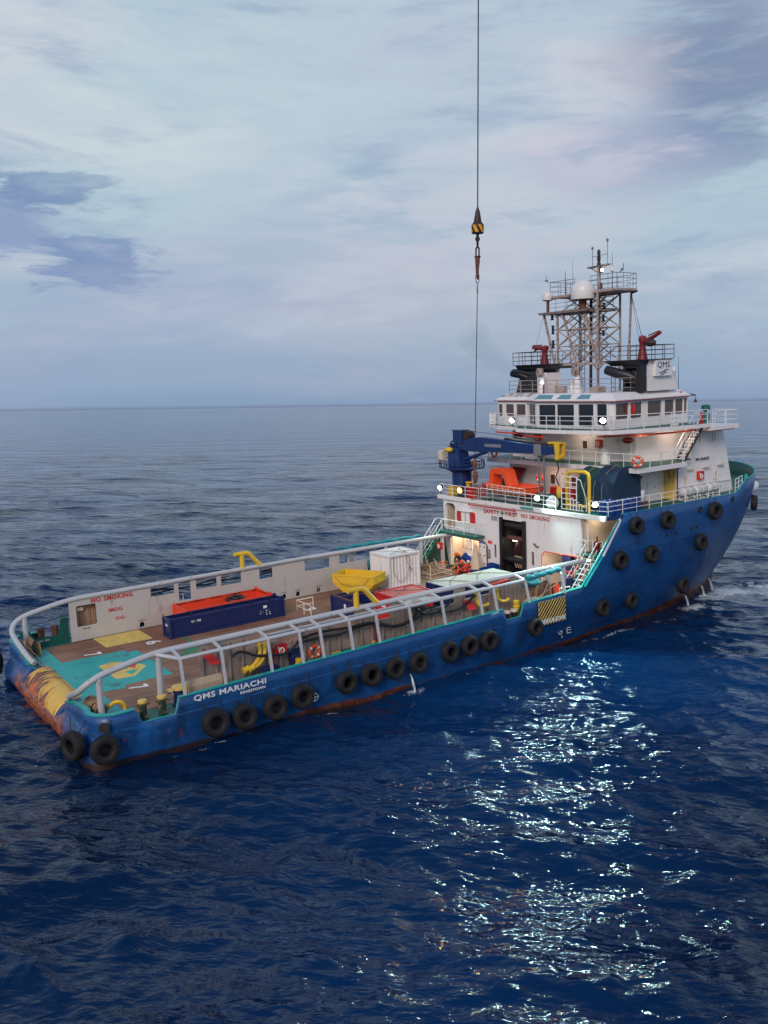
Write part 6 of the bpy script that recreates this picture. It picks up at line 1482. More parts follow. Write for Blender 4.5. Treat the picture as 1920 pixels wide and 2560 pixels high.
for i in range(5): mb.plate([(-.9 + i * .38, .1), (-.72 + i * .38, .1), (-.58 + i * .38, .35), (-.76 + i * .38, .35)], [], (-.352, 0, 0), (0, -1, 0), VA, .01)
mb.build('chevrons', M['cream'], o)
mb = MB(); random.seed(3)
for i in range(7): mb.ell((random.uniform(-.5, .5), random.uniform(-1, 1), random.uniform(.2, .45)), (.5, .6, .4), 10, 7)
single('tarpaulin_heap', mb, M['tarp'], 'heap under dark green tarpaulin beside the grey boom rest', 'tarpaulin', (34.9, -2.3, 8.0))
mb = MB(); mb.ell((0, 0, .38), (.42, .5, .45), 14, 9); mb.ell((.1, .1, .6), (.3, .3, .3), 10, 7); single('white_bag', mb, M['white_clean'], 'bulging white bag behind the floodlight on the aft rail', 'bag', (33.5, -3.15, 8.0))
mb = MB(); mb.box(32.55, 33.0, -.95, -2.0, 7.98, 8.02); mb.tube([(32.55, -.95, 7.98), (32.95, -.95, 7.7)], .025, 4); mb.tube([(32.55, -2.0, 7.98), (32.95, -2.0, 7.7)], .025, 4); mb.build('green_step', M['teal'], ship)
# the covered winch
t = thing('covered_winch', 'large round winch covered with green and blue tarpaulins on the boat deck', 'covered winch', (35.9, -5.9, 8.0))
rs = random.Random(4)
def drape(x0, x1, y0, y1, top, r, m, nm, seed):
    mb = MB(); na, nl = 24, 8; vs = []; cx = (x0 + x1) / 2; rx = (x1 - x0) / 2
    for j in range(nl + 1):
        y = y0 + (y1 - y0) * j / nl; sag = .09 * math.sin(math.pi * j / nl)
        for i in range(na + 1):
            a = math.pi * i / na; w_ = .05 * math.sin(5 * a * 2 + j * 1.3 + seed) * abs(math.cos(a)) ** .5
            zc_ = top - rx; xx = cx - (rx + w_) * math.cos(a); zz = zc_ + (rx - sag) * math.sin(a)
            if i == 0 or i == na: zz = .15 + .08 * math.sin(j * 2 + seed)
            vs.append((xx, y, zz))
    fs = [(j * (na + 1) + i, (j + 1) * (na + 1) + i, (j + 1) * (na + 1) + i + 1, j * (na + 1) + i + 1) for j in range(nl) for i in range(na)]
    c0 = len(vs); fs += [tuple(range(na + 1)), tuple(nl * (na + 1) + i for i in range(na + 1))[::-1]]
    mb.add(vs, fs); return sm(nm, mb, m, t)
drape(-1.05, 1.35, 1.75, .1, 2.75, 0, M['tarp'], 'green_cover', 0); drape(-1.2, 1.5, .1, -1.55, 2.9, 0, M['tarpb'], 'blue_cover', 2)
mb = MB()
for y in (-.6, .1, .9): mb.tube([(-1.3, y, .3), (-1.28, y, 1.6), (-.8, y, 2.5), (.15, y, 2.95), (1.1, y, 2.5), (1.58, y, 1.5)], .014, 4)
mb.tube([(-1.5, .9, .1), (-.4, -1.0, 2.6)], .016, 4); mb.tube([(-1.5, .75, .1), (-.3, -1.1, 2.65)], .016, 4); mb.build('cover_lashing', M['ropew'], t)
mb = MB(); mb.tube([(33.9, -4.12, 8.0), (33.9, -4.12, 10.25), (33.9, -4.2, 10.45), (33.9, -4.45, 10.58), (33.9, -5.75, 10.62), (33.9, -6.0, 10.5), (33.9, -6.08, 10.25), (33.9, -6.08, 8.0)], .12, 10)
mb.tube([(33.9, -4.12, 8.35), (33.9, -6.08, 8.35)], .09, 8); single('yellow_goalpost_frame', mb, M['yellow'], 'yellow inverted-U pipe frame in front of the covered winch', 'frame')
mb = MB()
for y0, y1, z1 in ((-4.0, -4.75, 10.35), (-4.75, -5.35, 10.3)):
    mb.tube([(33.5, y0, 8.05), (33.5, y0, z1)], .035, 5); mb.tube([(33.5, y1, 8.05), (33.5, y1, z1)], .035, 5)
    z = 8.4
    while z < z1 + .02: mb.tube([(33.5, y0, z), (33.5, y1, z)], .03, 5); z += .38
mb.tube([(33.5, -5.35, 10.2), (33.6, -5.6, 10.1), (33.7, -6.0, 8.9), (33.7, -6.0, 8.05)], .03, 5)
for i in range(5): y = -4.9 - i * .25; mb.tube([(33.4, y, 8.9 - i * .12), (33.4, y, 8.1)], .025, 5); mb.tube([(33.4, y, 8.9 - i * .12), (33.4, y - .25, 8.9 - i * .12)], .025, 5)
mb.tube([(33.5, -4.0, 8.1), (33.5, -5.95, 8.1)], .03, 5)
single('ladder_frame', mb, M['white_clean'], 'white ladder and step frame standing against the yellow goalpost frame', 'ladder', smooth=False)
# blue drums
def make_drum(lab, loc):
    t = thing('oil_drum', lab, 'drum', loc, group='blue drums on the boat deck'); mb = MB(); mb.lathe([(.27, 0), (.285, .02), (.28, .28), (.30, .30), (.28, .32), (.28, .56), (.30, .58), (.28, .60), (.285, .86), (.27, .88), (.26, .86), (.0001, .86)], (0, 0, 0), n=20); b = sm('barrel', mb, M['drum'], t)
    mb = MB(); mb.cyl((.15, 0, .86), (.15, 0, .885), .04, n=8); mb.cyl((-.15, 0, .86), (-.15, 0, .88), .025, n=8); mb.build('bung', M['white_clean'], b); return t
RN = ['nearest the stern', 'second from aft', 'third from aft', 'fourth from aft', 'farthest forward']
d0 = None
for i in range(5):
    for j in range(2):
        lab = 'blue drum in the %s row by the railing, %s' % (('outer', 'inner')[j], RN[i]); loc = (33.95 + i * .62, -7.85 + j * .62, 8.0)
        if d0 is None: d0 = make_drum(lab, loc)
        else: clone(d0, loc, .7 * i, lab, 'blue drums on the boat deck')
mb = MB(); mb.box(33.6, 36.8, -7.5, -8.14, 8.3, 8.36) if False else None
mb = MB(); mb.lathe([(.62, 0), (.65, .05), (.65, .62), (.6, .7), (.2, .76), (.18, .82), (.0001, .84)], (0, 0, 0), n=24); single('white_tank', mb, M['white_clean'], 'round white plastic tank between the drums and the white door', 'tank', (37.6, -6.75, 8.45))
mb = MB(); mb.box(-.6, .6, -.6, .6, 0, .43); single('dark_crate', mb, M['rust'], 'rusty low crate carrying the round white tank', 'crate', (37.6, -6.75, 8.0), smooth=False)
mb = MB()
for i in range(9): a = rs.uniform(0, 6.3); mb.tube([(rs.uniform(-.4, .4), rs.uniform(-.5, .5), rs.uniform(.1, .9)), (rs.uniform(-.4, .4), rs.uniform(-.5, .5), rs.uniform(.2, 1.1))], rs.uniform(.05, .12), 6)
single('machinery_heap', mb, M['rust'], 'rusty pipe fittings stacked under the red starboard awning', 'fittings', (37.5, -5.7, 8.0))
mb = MB(); mb.lathe([(.3, 0), (.3, .05), (.2, .1), (.2, .25), (.28, .3), (.28, .75), (.16, .85), (.16, 1.0), (.3, 1.05), (.3, 1.35), (.1, 1.42)], (0, 0, 0), n=18); single('green_ventilator', mb, M['green'], 'dark green mushroom ventilator on the bridge wing', 'ventilator', (45.4, -6.6, 13.0))
# life rafts
def raft(lab, loc):
    t = thing('life_raft', lab, 'life raft', loc, group='life rafts by the starboard rail')
    mb = MB(); mb.lathe([(.05, -.66), (.22, -.64), (.30, -.56), (.33, -.45), (.33, -.03), (.345, -.02), (.345, .02), (.33, .03), (.33, .45), (.30, .56), (.22, .64), (.05, .66)], (0, 0, .62), 'X', 20); b = sm('canister', mb, M['dome'], t)
    mb = MB()
    for x in (-.42, -.2, .2, .42): mb.torus((x, 0, .62), .335, .014, 'X', 20, 5)
    mb.build('straps', M['blacktxt'], b)
    mb = MB()
    for x in (-.38, .38): mb.tube([(x, -.36, 0), (x, -.3, .35), (x, 0, .26), (x, .3, .35), (x, .36, 0)], .035, 5); mb.tube([(x, -.36, .04), (x, .36, .04)], .035, 5)
    for y in (-.36, .36): mb.tube([(-.38, y, .05), (.38, y, .05)], .03, 5)
    mb.build('cradle', M['white_clean'], t); return t
r0 = raft('aftmost of the three white life raft canisters by the rail', (42.0, -7.62, 8.0))
clone(r0, (43.45, -7.6, 8.0), 0, 'middle one of the three white life raft canisters', 'life rafts by the starboard rail'); clone(r0, (44.95, -7.55, 8.0), 0, 'foremost white life raft canister, nearest the bow', 'life rafts by the starboard rail')
# lifebuoys
def buoy(lab, loc, rz):
    t = thing('lifebuoy', lab, 'lifebuoy', loc, rz, group='orange lifebuoys')
    mb = MB(); mb.torus((0, 0, 0), .29, .085, 'X', 28, 10); b = sm('ring', mb, M['orange'], t)
    for k in range(4):
        mb = MB(); a0 = math.pi / 4 + k * math.pi / 2; pts = [(0, .29 * math.cos(a0 + d), .29 * math.sin(a0 + d)) for d in (-.14, 0, .14)]; mb.tube(pts, .09, 10); sm('white_band', mb, M['white_clean'], b)
    mb = MB(); mb.tube([(0, .41 * math.cos(a), .41 * math.sin(a)) for a in [2 * math.pi * i / 20 for i in range(20)]], .012, 4, closed=True); mb.build('grab_line', M['rope'], b); return t
b0 = buoy('orange lifebuoy on the upper deck rail at its port end', (36.1, 5.55, 11.2), 0)
clone(b0, (35.98, -8.3, 11.25), R(55), 'orange lifebuoy on the upper deck rail at the starboard corner', 'orange lifebuoys')
clone(b0, (12.18, -7.05, 3.45), R(90), 'orange lifebuoy on the near barrier between the hoops', 'orange lifebuoys')
clone(b0, (36.6, 1.2, 9.5), 0, 'orange lifebuoy beside the dark red awning above the boat', 'orange lifebuoys')
mb = MB(); mb.ell((0, 0, 0), (.06, .16, .42), 10, 8); single('red_flag', mb, M['red'], 'furled red flag hanging in front of a wheelhouse window', 'flag', (37.7, -6.5, 14.5))
mb = MB(); mb.box(-.12, .12, -.1, .1, 0, .5); mb.ell((0, 0, .62), (.12, .1, .16)); single('red_extinguisher', mb, M['red'], 'red extinguisher box at the head of the bridge stair', 'extinguisher', (43.1, -7.9, 13.25))
mb = MB(); mb.box(-.25, .25, -.15, .15, 0, .75); single('rail_control_box', mb, M['white_clean'], 'white control box with a dark face on the bridge deck rail', 'control box', (40.6, -7.6, 13.26), smooth=False, bevel=.02)
mb = MB(); mb.lathe([(.3, 0), (.3, .5), (.22, .6), (.22, .9), (.3, .95), (.1, 1.1)], (0, 0, 0), n=14); single('white_ventilator', mb, M['white_clean'], 'stubby white ventilator on the upper deck between lamp and stair', 'ventilator', (37.3, -4.4, 10.77))
mb = MB(); mb.box(-.3, .3, -.5, .5, 0, .45); mb.cyl((0, -.4, .55), (0, .4, .55), .22, n=12); single('deck_pump', mb, M['white_clean'], 'white pump set on the upper deck behind the crane boom', 'pump', (37.3, 2.6, 10.77))

# ================================================================ CARGO DECK GEAR
def bollard(lab, loc, m, mt, h=.8, r=.16, group=None):
    t = thing('mooring_bollard', lab, 'bollard', loc, group=group)
    mb = MB(); mb.lathe([(r * 1.3, 0), (r * 1.3, .04), (r, .06), (r, h * .8)], (0, 0, 0), n=18); b = sm('post', mb, m, t)
    mb = MB(); mb.lathe([(r, h * .8), (r * 1.25, h * .85), (r * 1.25, h * .98), (r * 1.1, h), (.0001, h)], (0, 0, 0), n=18); sm('cap', mb, mt, b)
    mb = MB(); mb.cyl((-r * 1.9, 0, h * .7), (r * 1.9, 0, h * .7), .03, n=6); sm('cross_bar', mb, m, b); return t
camo_ = mat('worn_green_yellow_paint', (.02, .04, .03), .5, dirt=(.45, .27, .05), damt=.55, ds=5)
g_n = 'mooring bollards'
bollard('worn bollard in the starboard stern notch, the aft one of the pair', (2.72, -7.75, 2.55), camo_, M['paleyellow'], .85, .17, g_n)
bollard('worn bollard in the starboard stern notch, the forward one of the pair', (3.62, -7.75, 2.55), camo_, M['paleyellow'], .85, .17, g_n)
bollard('weathered bollard in the port stern recess, the aft one of the pair', (2.2, 7.95, 2.55), M['rust'], M['rust'], .95, .19, g_n)
bollard('weathered bollard in the port stern recess, the forward one of the pair', (3.0, 7.95, 2.55), M['rust'], M['rust'], .95, .19, g_n)
bollard('broad bollard with a yellow top beside the rope rack', (4.75, -7.1, 2.55), M['navy'], M['paleyellow'], .85, .3, g_n)
bollard('black bitt in the forward notch of the bulwark, aft of its twin', (24.85, -7.85, 2.55), M['black'], M['gun'], .85, .17, g_n)
bollard('black bitt in the forward notch of the bulwark, forward of its twin', (25.42, -7.85, 2.55), M['black'], M['gun'], .85, .17, g_n)
def vent(lab, loc, m=M['yellow'], h=.75, r=.16):
    mb = MB(); mb.lathe([(r, 0), (r, h * .55), (r * 1.35, h * .6), (r * 1.35, h * .75), (r * 1.0, h * .8), (r * 1.25, h * .88), (r * 1.2, h), (.0001, h * 1.02)], (0, 0, 0), n=16)
    return single('air_vent_head', mb, m, lab, 'vent', loc, group='small deck vents')
vent('yellow vent head by the red hose box', (11.0, -7.5, 2.55), h=.9); vent('yellow vent head beside the forward notch', (25.95, -7.5, 2.55), h=1.2)
mb = MB(); mb.lathe([(.2, 0), (.18, .3), (.12, .45), (.08, .6), (.1, .7)], (0, 0, 0), n=12); mb.tube([(0, 0, .4), (.25, 0, .45), (.3, 0, .3)], .07, 6); single('yellow_valve', mb, M['yellow'], 'yellow pump valve on the gutter deck amidships', 'valve', (15.5, -7.6, 2.75))
def crate(lab, loc, m, s=(.5, .5, .45), nm='deck_box'):
    mb = MB(); a, b, c = s; mb.box(-a / 2, a / 2, -b / 2, b / 2, 0, c * .85); mb.box(-a / 2 - .03, a / 2 + .03, -b / 2 - .03, b / 2 + .03, c * .85, c); return single(nm, mb, m, lab, 'box', loc, smooth=False, bevel=.015)
crate('small yellow box on the gutter deck beside a green box', (13.2, -7.6, 2.75), M['yellow'], (.42, .4, .55)); crate('green box beside the small yellow box', (14.05, -7.55, 2.75), M['green'], (.7, .5, .55))
crate('green box on the gutter deck below the crossing hoses', (18.2, -7.55, 2.75), M['green'], (.7, .5, .55)); crate('navy box below the yellow hose ends', (9.3, -7.6, 2.7), M['navy'], (.7, .5, .75)); crate('green box by the forward yellow pipes', (23.4, -7.6, 2.75), M['kelly'], (.5, .5, .6))
crate('dark cabinet beside the red hose box', (10.95, -7.1, 3.0), M['navy'], (.55, .3, .95)); crate('small maroon reel box between the hoops', (17.3, -7.6, 2.7), M['maroon'], (.35, .35, .5))
hb = hosebox((10.15, -7.15, 4.07), (0, -1, 0), .58); hosebox((31.4, -6.6, 4.25), (-.5, -.85, 0), .62); 
for (a, b, c, d, m_, lab) in (((6.0, -7.1, 4.6), (6.5, -7.1, 4.58), (6.75, -7.5, 4.2), (6.25, -7.5, 4.2), 'red', 'bright red canvas flap on the near barrier by the rope rack'), ((22.15, -7.1, 4.4), (22.75, -7.1, 4.35), (22.85, -7.45, 3.85), (22.3, -7.45, 3.8), 'red', 'bright red canvas flap on the near barrier forward of the pale container')):
    mb = MB(); e = Vector((0, -.03, -.02)); q = [Vector(p) for p in (a, b, c, d)]; mb.hexa(q, [p + e for p in q]); single('canvas_flap', mb, M[m_], lab, 'canvas flap', smooth=False)
# hoses
def hose(pts, r, m, lab, nm='hose', cat='hose'):
    P = [Vector(p) for p in pts]
    for _ in range(2):
        Q = [P[0]]
        for a, b in zip(P[:-1], P[1:]): Q += [a.lerp(b, .25), a.lerp(b, .75)]
        P = Q + [P[-1]]
    mb = MB(); mb.tube(P, r, 8); return single(nm, mb, m, lab, cat)
hose([(7.4, -7.4, 4.3), (7.7, -7.45, 4.5), (8.1, -7.5, 4.42), (8.6, -7.5, 4.1), (9.3, -7.5, 4.0), (10.0, -7.5, 3.85), (10.7, -7.5, 4.0), (11.1, -7.5, 4.5), (12.6, -7.4, 4.55), (14, -7.4, 4.42), (15.6, -7.4, 4.45), (16.3, -7.4, 4.1), (17.2, -7.4, 3.9), (18.1, -7.4, 4.0), (18.8, -7.4, 4.5), (20, -7.4, 4.5)], .07, M['hose'], 'long black hose snaking along the near barrier from the yellow hoses forward')
hose([(11.1, -7.3, 4.2), (12.6, -7.3, 4.22), (13.6, -7.3, 4.1), (14.6, -7.3, 4.3), (16.1, -7.3, 4.35), (17.2, -7.35, 3.75), (18.4, -7.35, 4.0), (19.6, -7.3, 4.25), (20.7, -7.3, 4.0), (21.8, -7.3, 3.95), (22.9, -7.3, 4.6)], .065, M['hose'], 'second black hose sagging below the first along the near barrier')
hose([(18.6, -7.3, 4.6), (19.2, -7.35, 4.1), (20.2, -7.35, 4.15), (21.3, -7.3, 4.6)], .06, M['hose'], 'short black hose loop under the rust-stained platform')
for i, (dx, lab) in enumerate(((0, 'aft one of two yellow hoses hanging on the barrier'), (.28, 'forward one of two yellow hoses hanging on the barrier'))):
    hose([(9.0 + dx, -7.2, 4.75), (8.98 + dx, -7.25, 4.3), (8.85 + dx, -7.35, 3.9), (8.5 + dx, -7.4, 3.6), (8.2 + dx, -7.4, 3.5)], .1, M['yellow'], lab)
    mb = MB(); mb.cyl((-.2, 0, 0), (.05, 0, .08), .15, n=12); mb.cyl((-.28, 0, -.02), (-.2, 0, 0), .19, n=12); single('hose_coupling', mb, M['yellow'], 'yellow coupling on the %s yellow hose end' % ('aft', 'forward')[i], 'coupling', (8.2 + dx, -7.4, 3.48))
for i, (x, lab) in enumerate(((23.0, 'aft one of two yellow bent pipes by the forward hoops'), (24.6, 'forward one of two yellow bent pipes by the forward hoops'))):
    hose([(x, -7.25, 4.75), (x, -7.3, 4.3), (x + .1, -7.4, 3.95), (x + .5, -7.45, 3.85), (x + .8, -7.45, 3.95)], .09, M['yellow'], lab, 'bent_pipe', 'pipe')
mb = MB(); mb.tube([(24.2, -7.2, 4.95), (25.6, -7.2, 5.05)], .1, 8); single('red_pipe', mb, M['red'], 'red pipe lying under the crash rail near the forward hoops', 'pipe')
for x, m_ in ((9.7, 'maroon'), (15.95, 'maroon')):
    mb = MB(); mb.tube([(x, -7.2, 2.6), (x, -7.2, 4.2)], .07, 8); mb.build('red_riser', M[m_], ship)
mb = MB(); mb.box(17.75, 20.0, -7.0, -7.8, 5.06, 5.1); mb.build('rust_stained_platform', mat('stained_platform_paint', (.52, .5, .5), .6, dirt=(.3, .15, .08), damt=.6, ds=1.5), ship)
for k_, (z_, w_) in enumerate(((4.62, .12), (4.82, .09), (4.50, .07))):
    hose([(8.3, 7.3, z_)] + [(8.3 + i * 1.1, 7.25 + .08 * k_, z_ + w_ * math.sin(i * 1.9 + k_ * 2)) for i in range(1, 9)] + [(17.6, 7.3, z_)], .05, M['hose'], ('upper', 'topmost', 'lowest')[k_] + ' black hose seen through the openings of the port barrier')
# tarpaulin rolls on the rails
mb = MB(); P_ = [Vector((26.5, -7.85, 5.08)).lerp(Vector((29.4, -7.8, 5.2)), i / 14) + Vector((0, .03 * math.sin(i * 2), .03 * math.sin(i * 1.7))) for i in range(15)]
mb.tube(P_, [.16 + .04 * math.sin(i * 2.1) for i in range(15)], 9); single('rolled_tarpaulin', mb, M['tealcloth'], 'turquoise tarpaulin rolled along the near rail above the rope reel', 'tarpaulin')
mb = MB(); P_ = [Vector((22.5, 7.3, 5.35)).lerp(Vector((30.0, 7.3, 5.3)), i / 20) + Vector((0, .05 * math.sin(i * 2), .05 * math.sin(i * 1.7))) for i in range(21)]
mb.tube(P_, [.08 + .08 * math.sin(math.pi * i / 20) + .03 * math.sin(i * 2.3) for i in range(21)], 9); single('rolled_tarpaulin', mb, M['tealcloth'], 'turquoise tarpaulin heaped along the far port rail behind the white container', 'tarpaulin')
# ropes
def hank(n, L_, h, lab, loc, rz, m=M['ropew'], rows=1):
    t = thing('rope_rack', lab, 'rope rack', loc, rz); mb = MB(); rs = random.Random(n)
    for i in range(n):
        x = -L_ / 2 + L_ * (i + .5) / n; dz = rs.uniform(-.06, .06)
        mb.tube([(x, .1, h * .25 + dz), (x, .13, h * .8), (x, 0, h + .05), (x + .03, -.13, h * .8), (x + .03, -.12, h * .2 + dz)], .045, 5)
    mb.build('rope', m, t); mb = MB(); mb.tube([(-L_ / 2 - .1, 0, h * .93), (L_ / 2 + .1, 0, h * .93)], .035, 6)
    mb.tube([(-L_ / 2, -.18, h * .5), (L_ / 2, -.18, h * .5)], .04, 4, sq=True)
    for s in (-1, 0, 1): mb.tube([(s * L_ / 2, 0, 0), (s * L_ / 2, 0, h)], .035, 5)
    mb.tube([(-L_ / 2, -.18, h * .5), (-L_ / 2, 0, h * .5)], .03, 4); mb.build('rack', M['yellow'], t); return t
hank(24, 1.75, 1.05, 'rack of pale hanging mooring rope behind the ship name', (5.75, -7.65, 2.62), 0)
t = thing('rope_bitt', 'bitt wound with tan mooring rope at the starboard stern corner', 'rope', (1.15, -5.9, 2.55))
mb = MB(); mb.tube([(0, .75, .45), (0, -.9, .45)], .2, 12); mb.tube([(0, .5, 0), (0, .5, .45)], .15, 8); mb.tube([(0, -.7, 0), (0, -.7, .45)], .15, 8); mb.build('bitt', M['dsteel'], t)
mb = MB(); rs = random.Random(9)
for i in range(16): y = .65 - i * .095; mb.torus((rs.uniform(-.03, .03), y, .43 + rs.uniform(-.04, .04)), .27 + rs.uniform(-.02, .05), .05, 'Y', 14, 6, rotm=Matrix.Rotation(rs.uniform(-.25, .25), 3, 'Z'))
mb.build('rope_turns', M['rope'], t)
hose([(1.5, -6.6, 3.0), (1.7, -6.9, 3.3), (1.95, -7.0, 3.3), (2.15, -7.0, 3.1), (2.15, -7.0, 2.6)], .09, M['yellow'], 'yellow and black hooked pipe guard by the stern rope', 'pipe_guard', 'pipe guard')
t = thing('rope_heap', 'tan mooring rope draped over the rail foot at the port stern corner', 'rope', (1.25, 6.3, 2.55))
mb = MB(); rs = random.Random(11)
for i in range(14): y = .75 - i * .11; mb.tube([(-.15, y, .1), (-.2, y + .03, .6), (0, y, .9), (.22, y, .6), (.2 + rs.uniform(0, .15), y - .05, .05)], .045, 5)
mb.build('rope_turns', M['rope'], t); mb = MB(); mb.tube([(0, .8, .82), (0, -.8, .82)], .07, 8); mb.tube([(0, .8, 0), (0, .8, .82)], .07, 8); mb.tube([(0, -.8, 0), (0, -.8, .82)], .07, 8); mb.build('bar', M['dsteel'], t)
hz = hazard('striped_guard_plate', (1.45, 5.35, 2.6), (0, -1, 0), VA, .3, .75, 2, ship, None, .6)
# rope stowed behind the port barrier window
t = thing('stowed_rope', 'brown mooring rope hanging behind the square window of the port barrier', 'rope', (4.65, 7.2, DZ))
mb = MB(); rs = random.Random(2)
for i in range(16): x = -.62 + i * .082; mb.tube([(x, rs.uniform(-.05, .1), .5), (x + rs.uniform(-.03, .03), 0, 1.4), (x, .03, 2.25)], .05, 5)
mb.build('rope_strands', M['rope'], t); mb = MB(); mb.box(-.7, .7, .2, .25, .3, 2.4); mb.box(-.5, -.15, -.14, -.1, 1.75, 1.95) ; mb.build('back_board', M['rust'], t)
mb = MB(); mb.box(-.5, -.12, -.16, -.14, 1.78, 1.98); mb.build('paper_notice', M['cream'], t)
# wires lying over the stern roller
for a, lab in (((.0, .35), 'aft one of the thin wires led over the yellow roller'), ((.25, .0), 'forward one of the thin wires led over the yellow roller')):
    hose([(.55, 5.9, 3.7), (.75 + a[0], 3.6, 2.95), (1.05 + a[0] * .5, 2.0, 2.68), (1.1 + a[0] * .5, 0, 2.66), (1.0 + a[1] * .5, -2.8, 2.75), (.9, -3.4, 2.85)], .014, M['rope'], lab, 'wire', 'wire')
# working area by the deckhouse: rope cages, trays, drum, sack
t = thing('rope_cage', 'low rack of tangled brown ropes in front of the port stairs', 'rope rack', (29.8, 5.9, DZ))
mb = MB()
for z in (.05, .35): mb.tube([(-1.0, -1.3, z), (1.0, -1.3, z), (1.0, 1.5, z), (-1.0, 1.5, z)], .03, 4, closed=True)
for i in range(8):
    for x in (-1, 1): mb.tube([(x, -1.3 + i * .4, .05), (x, -1.3 + i * .4, .35)], .02, 4)
    mb.tube([(-1, -1.3 + i * .4, .35), (1, -1.3 + i * .4, .35)], .02, 4)
for x, y in ((-1, -1.3), (1, -.3), (0, .3), (-.6, 1.0), (.7, 1.4)): mb.tube([(x, y, 0), (x, y, 1.1)], .035, 5)
mb.build('rack', M['gun'], t)
mb = MB(); rs = random.Random(6)
for i in range(34):
    c = Vector((rs.uniform(-.9, .9), rs.uniform(-.9, 1.5), rs.uniform(.3, .55))); P_ = [c]
    for k in range(5): P_.append(P_[-1] + Vector((rs.uniform(-.3, .3), rs.uniform(-.35, .35), rs.uniform(-.15, .22))))
    mb.tube(P_, rs.uniform(.025, .05), 5)
mb.build('ropes', M['rope'], t)
t = thing('rope_netting', 'rope netting strung from posts beside the crouching crew', 'netting', (30.6, 5.3, DZ)); mb = MB()
for i in range(5):
    mb.tube([(0, 1.2 - i * .1, 1.0 - i * .18), (0, .5, .65 - i * .13), (0, -.3, .8 - i * .18)], .018, 4)
for i in range(4): mb.tube([(0, .9 - i * .35, .9 - abs(i - 1.5) * .1), (0, .8 - i * .3, .1)], .018, 4)
mb.build('netting', M['gun'], t)
mb = MB(); mb.lathe([(.14, 0), (.2, .35), (.21, .36)], (0, 0, 0), n=14); mb.lathe([(.22, .36), (.22, .42), (.0001, .43)], (0, 0, 0), n=14); single('orange_bucket', mb, M['orange'], 'orange bucket with a pale lid among the brown ropes', 'bucket', (31.0, 5.95, 2.95))
mb = MB(); mb.lathe([(.3, -.45), (.32, -.44), (.31, 0), (.32, .44), (.3, .45)], (0, 0, 0), 'Y', 18, rotm=Matrix.Rotation(R(25), 3, 'X')); single('blue_drum', mb, M['drum'], 'blue drum tilted on its stand behind the crew in red', 'drum', (32.35, 4.5, 3.55))
mb = MB(); mb.box(-.3, .3, -.4, .4, 0, .6); single('drum_stand', mb, M['navy'], 'dark stand under the tilted blue drum', 'stand', (32.4, 4.5, 2.55), smooth=False)
mb = MB(); vs = []
n = 20
for z, r_ in ((0, .52), (.2, .48), (.8, .3), (1.3, .16), (1.62, .08), (1.72, .1)):
    for j in range(n): a = 2 * math.pi * j / n; q = r_ * (1 + .12 * math.sin(6 * a)); vs.append((q * math.cos(a), q * math.sin(a), z))
fs = [(i * n + j, i * n + (j + 1) % n, (i + 1) * n + (j + 1) % n, (i + 1) * n + j) for i in range(5) for j in range(n)] + [tuple(range(n))[::-1], tuple(5 * n + j for j in range(n))]
mb.add(vs, fs); single('canvas_cone', mb, M['cream'], 'tall cream folded canvas cone standing on a blue tray', 'canvas cover', (32.35, 3.6, 2.98))
def tray(lab, loc, rz, s=(.8, 1.1, .38)):
    t = thing('blue_tray', lab, 'tray', loc, rz, group='blue trays'); a, b, c = s; mb = MB()
    mb.box(-a / 2, a / 2, -b / 2, b / 2, 0, .05)
    for x0, x1, y0, y1 in ((-a / 2, -a / 2 + .05, -b / 2, b / 2), (a / 2 - .05, a / 2, -b / 2, b / 2), (-a / 2 + .05, a / 2 - .05, -b / 2, -b / 2 + .05), (-a / 2 + .05, a / 2 - .05, b / 2 - .05, b / 2)): mb.box(x0, x1, y0, y1, .05, c)
    mb.build('tray', M['drum'], t); mb = MB(); mb.tube([(-a / 2, -b / 2, c), (a / 2, -b / 2, c), (a / 2, b / 2, c), (-a / 2, b / 2, c)], .04, 4, closed=True); mb.build('rim', M['drum'], t); return t
tray('blue tray carrying the cream canvas cone', (32.3, 3.45, 2.55), 0, (.9, 1.3, .42)); tray('blue tray at the foot of the winch doorway', (32.35, 2.3, 2.75), R(8), (.7, 1.1, .4)); tray('blue tray stacked beside the doorway jamb', (32.6, 2.05, 3.2), R(-6), (.5, .9, .28))
hose([(31.6, 5.2, 2.6), (31.6, 5.2, 3.9), (31.6, 5.1, 4.1), (31.6, 4.6, 4.1), (31.6, 4.45, 3.95), (31.6, 4.45, 3.5)], .05, M['yellow'], 'yellow bent frame standing behind the orange crew member', 'goalpost_rail', 'rail')
# starboard reel and gear
t = thing('rope_reel', 'big brown rope reel behind the striped panel', 'rope reel', (28.3, -6.95, DZ))
mb = MB(); mb.lathe([(.95, -.42), (.95, -.36), (.55, -.34), (.55, .34), (.95, .36), (.95, .42)], (0, 0, 1.05), 'Y', 26, rotm=Matrix.Rotation(R(20), 3, 'Z')); sm('reel', mb, M['rust'], t)
mb = MB()
for i in range(8): mb.torus((.0, 0, 1.05), .60 + .045 * (i % 3), .07, 'Y', 24, 6, rotm=Matrix.Rotation(R(20), 3, 'Z') @ Matrix.Translation((0, 0, 0)).to_3x3())
for i in range(7): y = -.3 + i * .1; mb.torus((y * -.34, y * .94, 1.05), .68, .06, 'Y', 24, 6, rotm=Matrix.Rotation(R(20), 3, 'Z'))
sm('rope', mb, M['rope'], t)
mb = MB(); mb.tube([(-1.1, -.7, 1.0), (1.0, -.7, 1.75)], .02, 4); mb.tube([(-.6, -.75, .9), (.2, -.7, 1.9)], .02, 4); mb.tube([(0.3, -.75, .4), (0.3, -.75, 2.0)], .02, 4); mb.build('stays', M['ropew'], t)
